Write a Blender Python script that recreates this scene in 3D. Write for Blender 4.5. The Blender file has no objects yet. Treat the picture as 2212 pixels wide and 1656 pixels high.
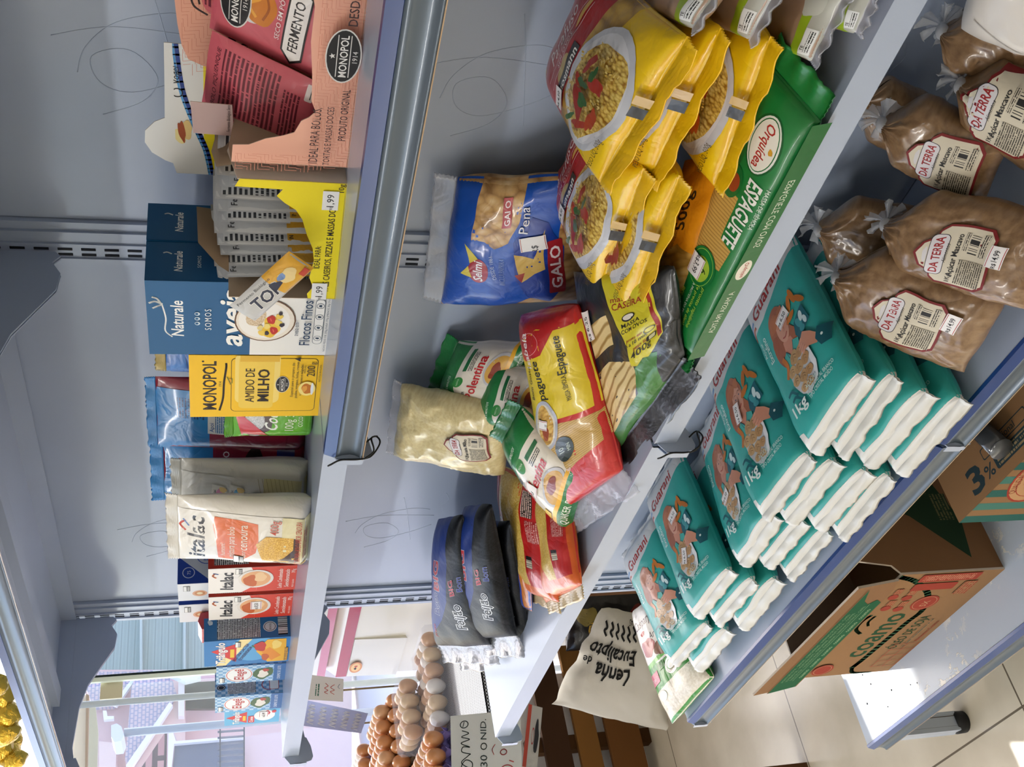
import bpy, math, random
from mathutils import Vector, Matrix, noise
from mathutils.geometry import tessellate_polygon
sc = bpy.context.scene
PI = math.pi
# ---------------------------------------------------------------- camera
# measured from the slot rows and shelf edges: right / up / back axes of the upright picture
CR = Vector((0.61796, 0.78621, -0.00190)); CU = Vector((-0.21062, 0.16790, 0.96304)); CB = Vector((0.75746, -0.59475, 0.26936))
CB = CB.normalized(); CU = (CU - CB*CU.dot(CB)).normalized(); CR = CU.cross(CB)
CAM = Vector((1.8507, -0.9257, 1.4378)); FPX = 2306.7
cam = bpy.data.objects.new('camera', bpy.data.cameras.new('camera')); sc.collection.objects.link(cam)
cam.data.sensor_fit = 'HORIZONTAL'; cam.data.sensor_width = 36; cam.data.lens = FPX/2212*36
cam.data.clip_start = 0.02; cam.data.clip_end = 200
cam.matrix_world = Matrix(((-CU.x, CR.x, CB.x, CAM.x), (-CU.y, CR.y, CB.y, CAM.y), (-CU.z, CR.z, CB.z, CAM.z), (0, 0, 0, 1)))
sc.camera = cam
# ---------------------------------------------------------------- sky, sun, exposure
w = bpy.data.worlds.new('world'); sc.world = w; w.use_nodes = True
nt = w.node_tree; bg = nt.nodes['Background']
sky = nt.nodes.new('ShaderNodeTexSky'); sky.sky_type = 'NISHITA'; sky.sun_disc = False
sky.sun_elevation = math.radians(46); sky.sun_rotation = math.radians(-70); sky.air_density = 1.0; sky.dust_density = 2.0
nt.links.new(sky.outputs[0], bg.inputs[0]); bg.inputs[1].default_value = 0.30
SUN_DIR = Vector((0.94, -0.34, -1.03)).normalized()
sl = bpy.data.lights.new('sun', 'SUN'); sl.energy = 2.9; sl.angle = math.radians(0.6); sl.color = (1, 0.96, 0.9)
so = bpy.data.objects.new('sun', sl); sc.collection.objects.link(so)
so.rotation_euler = SUN_DIR.to_track_quat('-Z', 'Y').to_euler(); so.location = (-8, 4, 8)
sc.view_settings.view_transform = 'Standard'; sc.view_settings.look = 'None'
sc.view_settings.gamma = 1; sc.view_settings.use_curve_mapping = False
sc.view_settings.exposure = 0.86
sc.cycles.max_bounces = 7; sc.cycles.transparent_max_bounces = 12; sc.cycles.sample_clamp_indirect = 6
sc.cycles.caustics_reflective = False; sc.cycles.caustics_refractive = False
W = 0.914
Z1, Z2, Z3, Z4 = 1.326, 0.9525, 0.5785, 0.222

def at(px, py, x=None, y=None, z=None):
    """the place in the room where a sight line through the photograph meets the plane x=, y= or z="""
    d = CR*((1656-py-828)/FPX) + CU*((1106-px)/FPX) - CB
    if x is not None: t = (x-CAM.x)/d.x
    elif y is not None: t = (y-CAM.y)/d.y
    else: t = (z-CAM.z)/d.z
    return CAM + d*t
# ---------------------------------------------------------------- object helpers
def link(o, parent=None):
    sc.collection.objects.link(o)
    if parent is not None: o.parent = parent
    return o
def tag(o, label=None, cat=None, group=None, kind=None):
    if label: o['label'] = label
    if cat: o['category'] = cat
    if group: o['group'] = group
    if kind: o['kind'] = kind
    return o
def empty(name, mat, label=None, cat=None, group=None):
    o = bpy.data.objects.new(name, None); link(o); o.empty_display_size = 0.05
    o.matrix_world = mat if isinstance(mat, Matrix) else Matrix.Translation(Vector(mat))
    return tag(o, label, cat, group)
def copy_tree(o, parent=None):
    c = o.copy(); link(c, parent)
    for ch in list(o.children): copy_tree(ch, c)
    return c
def frame(O, X, Y):
    """matrix with origin O, x axis towards X, y axis as near as possible to Y, z = outward normal"""
    O = Vector(O); x = (Vector(X)-O).normalized(); y = Vector(Y)-O; y = (y - x*y.dot(x)).normalized(); z = x.cross(y)
    return Matrix(((x.x, y.x, z.x, O.x), (x.y, y.y, z.y, O.y), (x.z, y.z, z.z, O.z), (0, 0, 0, 1)))
def upright(O, deg):
    """box frame standing at O: x axis turned by deg about z, y axis straight up (front faces -y when deg = 0)"""
    a = math.radians(deg); O = Vector(O)
    return frame(O, O+Vector((math.cos(a), math.sin(a), 0)), O+Vector((0, 0, 1)))
# ---------------------------------------------------------------- materials
MATS = {}
def hexc(h):
    h = h.lstrip('#'); v = [int(h[i:i+2], 16)/255 for i in (0, 2, 4)]
    return tuple((c/12.92 if c <= 0.04045 else ((c+0.055)/1.055)**2.4) for c in v) + (1,)
FIN = {  # roughness, coat, bump strength, bump scale, specular
    'card': (0.45, 0.0, 0.02, 60, 0.3), 'matte': (0.85, 0.0, 0.0, 1, 0.3), 'paper': (0.6, 0.0, 0.05, 120, 0.4), 'film': (0.30, 0.26, 0.30, 26, 0.4),
    'dull': (0.42, 0.0, 0.25, 14, 0.1), 'crinkle': (0.3, 0.3, 0.75, 9, 0.5), 'soft': (0.36, 0.2, 0.2, 16, 0.4), 'cardboard': (0.9, 0.0, 0.08, 90, 0.2), 'paint': (0.28, 0.2, 0.01, 30, 0.5), 'metal': (0.3, 0, 0.02, 30, 0.5), 'gloss': (0.12, 0.5, 0.0, 1, 0.5)}
def nodes_of(m):
    m.use_nodes = True; n = m.node_tree; b = n.nodes['Principled BSDF']
    return n, n.nodes.new, n.links.new, b
def add_bump(n, new, lk, b, strength, scale, crease=False):
    tc = new('ShaderNodeTexCoord'); tx = new('ShaderNodeTexNoise'); tx.inputs['Scale'].default_value = scale; tx.inputs['Detail'].default_value = 3
    tx.inputs['Distortion'].default_value = 0.6 if crease else 0
    lk(tc.outputs['Object'], tx.inputs['Vector'])
    src = tx.outputs[0]
    if crease:   # sharp little folds of a plastic film
        r = new('ShaderNodeMath'); r.operation = 'SUBTRACT'; lk(src, r.inputs[0]); r.inputs[1].default_value = 0.5
        r2 = new('ShaderNodeMath'); r2.operation = 'ABSOLUTE'; lk(r.outputs[0], r2.inputs[0]); src = r2.outputs[0]
    bp = new('ShaderNodeBump'); bp.inputs['Strength'].default_value = strength; bp.inputs['Distance'].default_value = 0.012 if crease else 0.004
    lk(src, bp.inputs['Height']); lk(bp.outputs[0], b.inputs['Normal'])
    return tc
def M(key, fin='card'):
    """material cache; key is a hex colour or the name of a pattern in PAT"""
    k = key+'|'+fin
    if k in MATS: return MATS[k]
    m = bpy.data.materials.new(key.strip('#')+'_'+fin); MATS[k] = m
    n, new, lk, b = nodes_of(m)
    r, coat, bs, bsc, sp = FIN[fin]
    b.inputs['Roughness'].default_value = r; b.inputs['Coat Weight'].default_value = coat; b.inputs['Coat Roughness'].default_value = 0.08
    b.inputs['Specular IOR Level'].default_value = sp
    if bs: add_bump(n, new, lk, b, bs, bsc, fin in ('film', 'soft', 'dull', 'crinkle'))
    if key.startswith('#'): b.inputs['Base Color'].default_value = hexc(key); m.diffuse_color = hexc(key)
    else: PAT[key.split(':')[0]](n, new, lk, b, *key.split(':')[1:])
    return m
PAT = {}
def pat(f): PAT[f.__name__] = f; return f
def uvn(new): return new('ShaderNodeUVMap')
def ramp(new, stops, interp='LINEAR'):
    r = new('ShaderNodeValToRGB'); e = r.color_ramp; e.interpolation = interp
    while len(e.elements) < len(stops): e.elements.new(0.5)
    for el, (p, c) in zip(e.elements, stops): el.position = p; el.color = hexc(c)
    return r
@pat
def speck(n, new, lk, b, c1='#caa878', c2='#7a5a34', scale='3', lo='0.45', hi='0.6'):
    """grains, crumbs, kernels: two colours mixed by noise; uv unit = 1 cm"""
    t = new('ShaderNodeTexNoise'); t.inputs['Scale'].default_value = float(scale); t.inputs['Detail'].default_value = 4
    r = ramp(new, [(float(lo), c1), (float(hi), c2)]); lk(uvn(new).outputs[0], t.inputs[0]); lk(t.outputs[0], r.inputs[0]); lk(r.outputs[0], b.inputs['Base Color'])
@pat
def cells(n, new, lk, b, c1='#e8cf8a', c2='#b98f48', scale='2', c3='#f3e2ae'):
    """piled pasta or beans: voronoi cells, the shade between pieces painted in as darker rims"""
    t = new('ShaderNodeTexVoronoi'); t.inputs['Scale'].default_value = float(scale); t.inputs['Randomness'].default_value = 1
    mp = new('ShaderNodeMapping'); mp.inputs['Scale'].default_value = (1, 0.45, 1); mp.inputs['Rotation'].default_value = (0, 0, 0.7)
    nz = new('ShaderNodeTexNoise'); nz.inputs['Scale'].default_value = 1.2; mx = new('ShaderNodeMix'); mx.data_type = 'VECTOR'; mx.inputs[0].default_value = 0.25
    u = uvn(new); lk(u.outputs[0], mx.inputs[4]); lk(nz.outputs[1], mx.inputs[5]); lk(u.outputs[0], nz.inputs[0]); lk(mx.outputs[1], mp.inputs[0]); lk(mp.outputs[0], t.inputs[0])
    r = ramp(new, [(0.0, c3), (0.45, c1), (0.8, c2)]); lk(t.outputs[0], r.inputs[0]); lk(r.outputs[0], b.inputs['Base Color'])
@pat
def lines(n, new, lk, b, c1='#e8cf8a', c2='#b98f48', scale='3', rot='0', dist='1.5'):
    """long strands (spaghetti, noodles)"""
    t = new('ShaderNodeTexWave'); t.inputs['Scale'].default_value = float(scale); t.inputs['Distortion'].default_value = float(dist); t.inputs['Detail'].default_value = 2; t.inputs['Detail Scale'].default_value = 0.4
    mp = new('ShaderNodeMapping'); mp.inputs['Rotation'].default_value = (0, 0, math.radians(float(rot))); mp.inputs['Scale'].default_value = (1, 0.25, 1)
    lk(uvn(new).outputs[0], mp.inputs[0]); lk(mp.outputs[0], t.inputs[0]); r = ramp(new, [(0.0, c1), (0.6, c1), (1.0, c2)]); lk(t.outputs[0], r.inputs[0]); lk(r.outputs[0], b.inputs['Base Color'])
@pat
def tiny(n, new, lk, b, bgc='#ffffff', ink='#333333', pitch='0.25', dens='0.45'):
    """small print: rows of broken dashes on a ground colour"""
    u = uvn(new); s = new('ShaderNodeSeparateXYZ'); lk(u.outputs[0], s.inputs[0])
    def mth(op, a, c=None):
        q = new('ShaderNodeMath'); q.operation = op
        for i, v in enumerate((a, c)):
            if v is None: continue
            if isinstance(v, float): q.inputs[i].default_value = v
            else: lk(v, q.inputs[i])
        return q.outputs[0]
    row = mth('DIVIDE', s.outputs[1], float(pitch)); fr = mth('FRACT', row); fl = mth('FLOOR', row)
    on = mth('LESS_THAN', fr, 0.55)
    cb = new('ShaderNodeCombineXYZ'); lk(mth('DIVIDE', s.outputs[0], float(pitch)*0.45), cb.inputs[0]); lk(mth('MULTIPLY', fl, 7.31), cb.inputs[1])
    wn = new('ShaderNodeTexNoise'); wn.inputs['Scale'].default_value = 1.0; wn.inputs['Detail'].default_value = 1; lk(cb.outputs[0], wn.inputs[0])
    g = mth('GREATER_THAN', wn.outputs[0], float(dens)); a = mth('MULTIPLY', on, g)
    mx = new('ShaderNodeMix'); mx.data_type = 'RGBA'; mx.inputs[6].default_value = hexc(bgc); mx.inputs[7].default_value = hexc(ink); lk(a, mx.inputs[0]); lk(mx.outputs[2], b.inputs['Base Color'])
@pat
def barcode(n, new, lk, b, bgc='#ffffff', ink='#111111', pitch='0.06'):
    u = uvn(new); s = new('ShaderNodeSeparateXYZ'); lk(u.outputs[0], s.inputs[0])
    d = new('ShaderNodeMath'); d.operation = 'DIVIDE'; lk(s.outputs[0], d.inputs[0]); d.inputs[1].default_value = float(pitch)
    f = new('ShaderNodeMath'); f.operation = 'FLOOR'; lk(d.outputs[0], f.inputs[0])
    wn = new('ShaderNodeTexWhiteNoise'); wn.noise_dimensions = '1D'; lk(f.outputs[0], wn.inputs['W'])
    g = new('ShaderNodeMath'); g.operation = 'GREATER_THAN'; lk(wn.outputs[0], g.inputs[0]); g.inputs[1].default_value = 0.5
    mx = new('ShaderNodeMix'); mx.data_type = 'RGBA'; mx.inputs[6].default_value = hexc(bgc); mx.inputs[7].default_value = hexc(ink); lk(g.outputs[0], mx.inputs[0]); lk(mx.outputs[2], b.inputs['Base Color'])
@pat
def check(n, new, lk, b, c1='#bcd8f0', c2='#5f9bd0', scale='1.6'):
    t = new('ShaderNodeTexChecker'); t.inputs['Scale'].default_value = float(scale); t.inputs[1].default_value = hexc(c1); t.inputs[2].default_value = hexc(c2)
    lk(uvn(new).outputs[0], t.inputs[0]); lk(t.outputs[0], b.inputs['Base Color'])
def clear_film(name, tint='#ffffff', alpha=0.25, rough=0.12):
    if name in MATS: return MATS[name]
    m = bpy.data.materials.new(name); MATS[name] = m; n, new, lk, b = nodes_of(m)
    b.inputs['Base Color'].default_value = hexc(tint); b.inputs['Roughness'].default_value = rough; b.inputs['Alpha'].default_value = alpha
    b.inputs['Coat Weight'].default_value = 0.6; b.inputs['Coat Roughness'].default_value = 0.05
    add_bump(n, new, lk, b, 0.5, 22, True)
    return m
# ---------------------------------------------------------------- mesh builder
class MB:
    def __init__(s): s.v = []; s.f = []; s.m = []; s.uv = []; s.sm = []; s.mats = []; s.mi = {}
    def mat(s, m):
        if isinstance(m, tuple): m = M(*m)
        elif isinstance(m, str): m = M(m)
        if m.name not in s.mi: s.mi[m.name] = len(s.mats); s.mats.append(m)
        return s.mi[m.name]
    def add(s, verts, faces, m, uvs=None, smooth=False):
        b = len(s.v); i = s.mat(m); s.v += [tuple(v) for v in verts]
        for f in faces:
            s.f.append([b+k for k in f]); s.m.append(i); s.sm.append(smooth)
            s.uv += [(uvs[k] if uvs else (verts[k][0]*100, verts[k][1]*100)) for k in f]
    def box(s, a, c, m):
        (x0, y0, z0), (x1, y1, z1) = a, c
        v = [(x, y, z) for z in (z0, z1) for y in (y0, y1) for x in (x0, x1)]
        s.add(v, [(0, 2, 3, 1), (4, 5, 7, 6), (0, 1, 5, 4), (2, 6, 7, 3), (0, 4, 6, 2), (1, 3, 7, 5)], m)
    def prism(s, prof, x0, x1, m, axis='x', smooth=False):
        """closed 2-D profile extruded along an axis; profile is (y,z) for x, (x,z) for y, (x,y) for z"""
        def p(t, q):
            if axis == 'x': return (q, t[0], t[1])
            if axis == 'y': return (t[0], q, t[1])
            return (t[0], t[1], q)
        k = len(prof); v = [p(t, x0) for t in prof]+[p(t, x1) for t in prof]
        s.add(v, [(i, (i+1) % k, k+(i+1) % k, k+i) for i in range(k)], m, smooth=smooth)
        tri = tessellate_polygon([[Vector((t[0], t[1], 0)) for t in prof]])
        s.add(v, [tuple(t) for t in tri]+[tuple(k+i for i in reversed(t)) for t in tri], m)
    def tube(s, pts, r, m, n=8, cap=True):
        pts = [Vector(p) for p in pts]; rs = r if isinstance(r, (list, tuple)) else [r]*len(pts); v = []; f = []
        up = Vector((0.13, 0.31, 0.94))
        for i, p in enumerate(pts):
            t = (pts[min(i+1, len(pts)-1)]-pts[max(i-1, 0)]).normalized(); a = t.cross(up)
            if a.length < 1e-3: a = t.cross(Vector((1, 0, 0)))
            a.normalize(); c = t.cross(a)
            for k in range(n): v.append(p+(a*math.cos(2*PI*k/n)+c*math.sin(2*PI*k/n))*rs[i])
        for i in range(len(pts)-1):
            for k in range(n): f.append((i*n+k, i*n+(k+1) % n, (i+1)*n+(k+1) % n, (i+1)*n+k))
        if cap: f += [tuple(range(n))[::-1], tuple((len(pts)-1)*n+k for k in range(n))]
        s.add(v, f, m, smooth=True)
    def lathe(s, prof, m, n=24, c=(0, 0, 0)):
        v = []; f = []
        for (r, z) in prof:
            for k in range(n): v.append((c[0]+r*math.cos(2*PI*k/n), c[1]+r*math.sin(2*PI*k/n), c[2]+z))
        for i in range(len(prof)-1):
            for k in range(n): f.append((i*n+k, i*n+(k+1) % n, (i+1)*n+(k+1) % n, (i+1)*n+k))
        s.add(v, f, m, smooth=True)
    def build(s, name, parent=None, mat=None, merge=False):
        me = bpy.data.meshes.new(name); me.from_pydata(s.v, [], s.f)
        for m in s.mats: me.materials.append(m)
        me.polygons.foreach_set('material_index', s.m); me.polygons.foreach_set('use_smooth', s.sm)
        uvl = me.uv_layers.new(name='UVMap'); flat = [c for uv in s.uv for c in uv[:2]]; uvl.data.foreach_set('uv', flat)
        if merge:
            import bmesh
            bm = bmesh.new(); bm.from_mesh(me); bmesh.ops.remove_doubles(bm, verts=bm.verts, dist=2e-6); bm.to_mesh(me); bm.free()
        me.update(); o = bpy.data.objects.new(name, me); link(o, parent)
        if mat is not None: o.matrix_world = mat
        return o
# ---------------------------------------------------------------- printed artwork (2-D, in cm) laid on a surface
_txt = {}
def glyphs(s, bold, spc=1.0):
    k = (s, bold, spc)
    if k in _txt: return _txt[k]
    c = bpy.data.curves.new('t', 'FONT'); c.body = s; c.size = 1; c.resolution_u = 2; c.offset = bold*0.42; c.space_character = spc
    o = bpy.data.objects.new('t', c); m = o.to_mesh()
    v = [(p.co.x, p.co.y) for p in m.vertices]; f = [tuple(p.vertices) for p in m.polygons]; o.to_mesh_clear()
    bpy.data.objects.remove(o); bpy.data.curves.remove(c)
    _txt[k] = (v, f); return _txt[k]
def clip(poly, ax, lim, keep_low):
    out = []
    for i in range(len(poly)):
        a, c = poly[i-1], poly[i]; ia = (a[ax] <= lim) == keep_low or a[ax] == lim; ic = (c[ax] <= lim) == keep_low or c[ax] == lim
        if ia != ic:
            t = (lim-a[ax])/(c[ax]-a[ax]); q = (a[0]+(c[0]-a[0])*t, a[1]+(c[1]-a[1])*t); out.append(q)
        if ic: out.append(c)
    return out
def gridcut(poly, g):
    res = [poly]
    for ax in (0, 1):
        nxt = []
        for p in res:
            lo = min(q[ax] for q in p); hi = max(q[ax] for q in p); k0 = math.floor(lo/g+1e-6)+1; cur = p
            k = k0
            while k*g < hi-1e-6:
                a = clip(cur, ax, k*g, True); cur = clip(cur, ax, k*g, False)
                if len(a) >= 3: nxt.append(a)
                if len(cur) < 3: break
                k += 1
            if len(cur) >= 3: nxt.append(cur)
        res = nxt
    return res
def in_poly(p, pts):
    r = False
    for i in range(len(pts)):
        a, b = pts[i-1], pts[i]
        if (a[1] > p[1]) != (b[1] > p[1]) and p[0] < (b[0]-a[0])*(p[1]-a[1])/(b[1]-a[1])+a[0]: r = not r
    return r
class Art:
    def __init__(s, w, h, fin='card', bg=None):
        s.w = w; s.h = h; s.fin = fin; s.L = []; s.lim = (0, 0, w, h)
        if bg: s.rect(0, 0, w, h, bg)
    def _p(s, polys, c): s.L.append((c, polys)); return s
    def rect(s, x, y, w, h, c): return s._p([[(x, y), (x+w, y), (x+w, y+h), (x, y+h)]], c)
    def poly(s, pts, c):
        tri = tessellate_polygon([[Vector((p[0], p[1], 0)) for p in pts]])
        out = []
        for t in tri:
            q = [pts[i] for i in t]; ar = (q[1][0]-q[0][0])*(q[2][1]-q[0][1])-(q[1][1]-q[0][1])*(q[2][0]-q[0][0])
            out.append(q if ar > 0 else q[::-1])
        return s._p(out, c)
    def ell(s, cx, cy, rx, ry, c, rot=0, n=28, a0=0, a1=360):
        r = math.radians(rot); pts = []
        for i in range(n if a1-a0 >= 360 else n+1):
            a = math.radians(a0+(a1-a0)*i/n); x = rx*math.cos(a); y = ry*math.sin(a)
            pts.append((cx+x*math.cos(r)-y*math.sin(r), cy+x*math.sin(r)+y*math.cos(r)))
        return s._p([pts], c) if a1-a0 >= 360 else s.poly(pts, c)
    def ring(s, cx, cy, rx, ry, wd, c, rot=0): 
        return s.line([(cx+rx*math.cos(2*PI*i/28)*math.cos(math.radians(rot))-ry*math.sin(2*PI*i/28)*math.sin(math.radians(rot)),
                        cy+rx*math.cos(2*PI*i/28)*math.sin(math.radians(rot))+ry*math.sin(2*PI*i/28)*math.cos(math.radians(rot))) for i in range(29)], wd, c)
    def blob(s, cx, cy, rx, ry, c, seed=0, amp=0.25, n=22, rot=0):
        rnd = random.Random(seed); ph = [rnd.uniform(0, 6.3) for _ in range(4)]; r = math.radians(rot); pts = []
        for i in range(n):
            a = 2*PI*i/n; k = 1+amp*(math.sin(2*a+ph[0])*.5+math.sin(3*a+ph[1])*.35+math.sin(5*a+ph[2])*.25)
            x = rx*k*math.cos(a); y = ry*k*math.sin(a); pts.append((cx+x*math.cos(r)-y*math.sin(r), cy+x*math.sin(r)+y*math.cos(r)))
        return s.poly(pts, c)
    def rrect(s, x, y, w, h, r, c):
        pts = []
        for (cx, cy, a0) in ((x+w-r, y+r, -90), (x+w-r, y+h-r, 0), (x+r, y+h-r, 90), (x+r, y+r, 180)):
            for k in range(5): a = math.radians(a0+k*22.5); pts.append((cx+r*math.cos(a), cy+r*math.sin(a)))
        return s._p([pts], c)
    def line(s, pts, wd, c):
        out = []
        for (a, e) in zip(pts, pts[1:]):
            dx, dy = e[0]-a[0], e[1]-a[1]; l = math.hypot(dx, dy) or 1; nx, ny = -dy/l*wd/2, dx/l*wd/2; ex, ey = dx/l*wd*.3, dy/l*wd*.3
            out.append([(a[0]-nx-ex, a[1]-ny-ey), (e[0]-nx+ex, e[1]-ny+ey), (e[0]+nx+ex, e[1]+ny+ey), (a[0]+nx-ex, a[1]+ny-ey)])
        return s._p(out, c)
    def curve(s, pts, wd, c, n=6):
        q = []
        P = [pts[0]]+list(pts)+[pts[-1]]
        for i in range(1, len(P)-2):
            for k in range(n):
                t = k/n; a, b_, c_, d = P[i-1], P[i], P[i+1], P[i+2]
                q.append(tuple(0.5*((2*b_[j])+(-a[j]+c_[j])*t+(2*a[j]-5*b_[j]+4*c_[j]-d[j])*t*t+(-a[j]+3*b_[j]-3*c_[j]+d[j])*t*t*t) for j in (0, 1)))
        q.append(pts[-1]); return s.line(q, wd, c)
    def text(s, t, x, y, size, c, al='c', bold=0.0, sh=0, wid=None, rot=0, out=None, ow=0.05, spc=1.0, arc=0):
        """size = cap height in cm; wid squeezes the line to that width; rot in degrees; out = outline colour"""
        if out: s.text(t, x, y, size, out, al, bold+ow, sh, wid, rot, None, 0, spc, arc)
        v, f = glyphs(t, bold, spc); k = size/0.70
        if not v: return s
        v0, _ = glyphs(t, 0.0, spc)
        xa = min(p[0] for p in v0); xb = max(p[0] for p in v0); kx = k
        if wid: kx = wid/(xb-xa)
        ax = {'l': xa, 'c': (xa+xb)/2, 'r': xb}[al]; r = math.radians(rot); q = []
        for p in v:
            X = (p[0]-ax)*kx+sh*p[1]*k; Y = p[1]*k
            if arc: Y -= arc*(X/((xb-xa)*kx/2))**2
            q.append((x+X*math.cos(r)-Y*math.sin(r), y+X*math.sin(r)+Y*math.cos(r)))
        return s._p([[q[i] for i in t_] for t_ in f], c)
    def put(s, o, x, y, k=1, rot=0):
        r = math.radians(rot)
        for c, polys in o.L: s.L.append((c, [[(x+k*(p[0]*math.cos(r)-p[1]*math.sin(r)), y+k*(p[0]*math.sin(r)+p[1]*math.cos(r))) for p in q] for q in polys]))
        return s
    def lay(s, mb, S, eps=0.00025, step=0.00006, g=0, x0=0, y0=0, scale=0.01, clipit=True, fin=None, inside=None):
        """S(x, y, h) -> 3-D point for artwork position x, y in metres and height h above the surface"""
        for i, (c, polys) in enumerate(s.L):
            h = eps+i*step if i < 40 else eps+40*step+(i-40)*step*0.5
            vs = []; fs = []; uv = []; idx = {}
            for p in polys:
                if clipit:
                    for ax, lim, low in ((0, 0, False), (0, s.w, True), (1, 0, False), (1, s.h, True)):
                        if any((q[ax] < lim-1e-7) if not low else (q[ax] > lim+1e-7) for q in p): p = clip(p, ax, lim, low)
                        if len(p) < 3: break
                    if len(p) < 3: continue
                if inside and not in_poly((sum(q[0] for q in p)/len(p), sum(q[1] for q in p)/len(p)), inside): continue
                for q in (gridcut(p, g) if g else [p]):
                    fc = []
                    for pt in q:
                        kk = (round(pt[0], 4), round(pt[1], 4))
                        if kk not in idx: idx[kk] = len(vs); vs.append(S(x0+pt[0]*scale, y0+pt[1]*scale, h)); uv.append(pt)
                        if not fc or fc[-1] != idx[kk]: fc.append(idx[kk])
                    if len(fc) > 1 and fc[0] == fc[-1]: fc.pop()
                    if len(fc) >= 3: fs.append(fc)
            if fs: mb.add(vs, fs, (c, fin or s.fin) if isinstance(c, str) else c, uv, smooth=bool(g))
def flat_S(x, y, h): return (x, y, h)
# ---------------------------------------------------------------- packages
def carton(name, fr, w, h, d, side, arts={}, fin='card', label=None, cat='box', group=None):
    """standing carton: local x = width, y = height, z = outward; front at z = 0, back at z = -d. arts: front, right, top, left"""
    mb = MB(); e = 0.0006
    mb.box((0, 0, -d), (w, h, 0), (side, fin))
    F = {'front': lambda x, y, k: (x, y, k), 'right': lambda x, y, k: (w+k, y, -x), 'left': lambda x, y, k: (-k, y, -d+x), 'top': lambda x, y, k: (x, h+k, -y)}
    D = {'front': (w, h), 'right': (d, h), 'left': (d, h), 'top': (w, d)}
    for k, a in arts.items():
        sx = D[k][0]/a.w; sy = D[k][1]/a.h; f0 = F[k]
        a.lay(mb, (lambda x, y, q, f0=f0, sx=sx, sy=sy: f0(x*sx*100, y*sy*100, q)), fin=fin)
    o = mb.build(name, None, fr); tag(o, label, cat, group)
    return o
def bump_f(p, seed, amp, sc_):
    return amp*noise.noise(Vector((p[0]*sc_+seed*3.1, p[1]*sc_-seed*1.7, seed*0.37)))
class Bag:
    """pillow bag; S(x, y, h) maps the front print, x in 0..w and y in 0..hh, h above the film"""
    def __init__(s, w, h, t, seed=0, lump=0.004, ls=18, px=0.5, py=0.5, neck=0.0, crease=0.0, bend=0.0, twist=0.0, slump=0.0, flat=0.0, taper=0.0, back=1.0, waist=0.0, kx=3.0, ky=3.0, rip=0.0):
        s.__dict__.update(locals())
    def T(s, u, v):
        a = max(0.0, 1-abs(2*u-1)**s.kx)**s.px; vv = v**(1+s.slump) if s.slump >= 0 else 1-(1-v)**(1-s.slump)
        c = max(0.0, 1-abs(2*vv-1)**s.ky)**s.py; return a*c
    def P(s, u, v, side):
        t = s.T(u, v); n = bump_f((u*s.w*100/10, v*s.h*100/10), s.seed+(0 if side > 0 else 9), s.lump, s.ls/10.0)*min(1, t*1.6)
        n += bump_f((u*s.w*100/10, v*s.h*100/10), s.seed+5, s.lump*0.5, s.ls/4.0)*min(1, t*1.6)
        if s.crease:
            q_ = Vector((u*s.w*75+s.seed, v*s.h*75, s.seed*.3+(0 if side > 0 else 4))); q_ += Vector((noise.noise(q_*.5), noise.noise(q_*.5+Vector((9, 2, 1))), 0))*1.6
            n += s.crease*(max(0, .22-abs(noise.noise(q_*.55)))*2.2-.25)*min(1, t*1.8)
        rp = s.rip*math.sin(u*s.w*2*PI/0.012)*max(0, abs(2*v-1)-0.75)*4 if s.rip else 0
        wd = 1-s.taper*(v**2)-s.waist*(1-(2*v-1)**2)*(1 if t > 0 else 1)
        if s.neck:
            q = min(1, max(0, (v-(1-s.neck))/s.neck)); q = q*q*(3-2*q); wd *= 1-0.86*q; n *= 1+1.5*q*(1-q)
            n += .0035*q*math.sin(u*40+s.seed)*(1-q*.6)
        x = (u-0.5)*s.w*wd+0.5*s.w; y = v*s.h
        x += bump_f((v*s.h*10, 3.3), s.seed+2, s.lump*0.9, 2.2)*(1 if u > .5 else .6)
        y += bump_f((u*s.w*10, 7.7), s.seed+3, s.lump*0.7, 2.6)
        z = (s.t/2*t + n)*(1 if side > 0 else -s.back) + rp
        z += s.bend*4*v*(1-v)+s.twist*(2*u-1)*(v-0.5)
        return Vector((x, y, z))
    def S(s, x, y, h=0):
        u = min(max(x/s.w, 0.0), 1.0); v = min(max(y/s.h, 0.0), 1.0); p = s.P(u, v, 1)
        if not h: return p
        e = 0.01; u1 = min(u+e, 1); u0 = max(u-e, 0); v1 = min(v+e, 1); v0 = max(v-e, 0)
        nn = (s.P(u1, v, 1)-s.P(u0, v, 1)).cross(s.P(u, v1, 1)-s.P(u, v0, 1)); nn.normalize()
        return p+nn*h
    def mesh(s, mb, m, nu=22, nv=30, mback=None, ends=None):
        us = [0.5-0.5*math.cos(PI*i/nu) for i in range(nu+1)]; vs = [0.5-0.5*math.cos(PI*i/nv) for i in range(nv+1)]
        for side in (1, -1):
            v = []; uv = []
            for b_ in vs:
                for a in us: v.append(s.P(a, b_, side)); uv.append((a*s.w*100, b_*s.h*100))
            f = []
            for j in range(nv):
                for i in range(nu):
                    q = (j*(nu+1)+i, j*(nu+1)+i+1, (j+1)*(nu+1)+i+1, (j+1)*(nu+1)+i); f.append(q if side > 0 else q[::-1])
            mm = m if side > 0 or mback is None else mback
            if ends:
                e0 = [q for q in f if min(k//(nu+1) for k in q) < ends[0] or max(k//(nu+1) for k in q) > nv-ends[1]]; f = [q for q in f if q not in e0]; mb.add(v, e0, ends[2], uv, smooth=True)
            mb.add(v, f, mm, uv, smooth=True)
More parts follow.
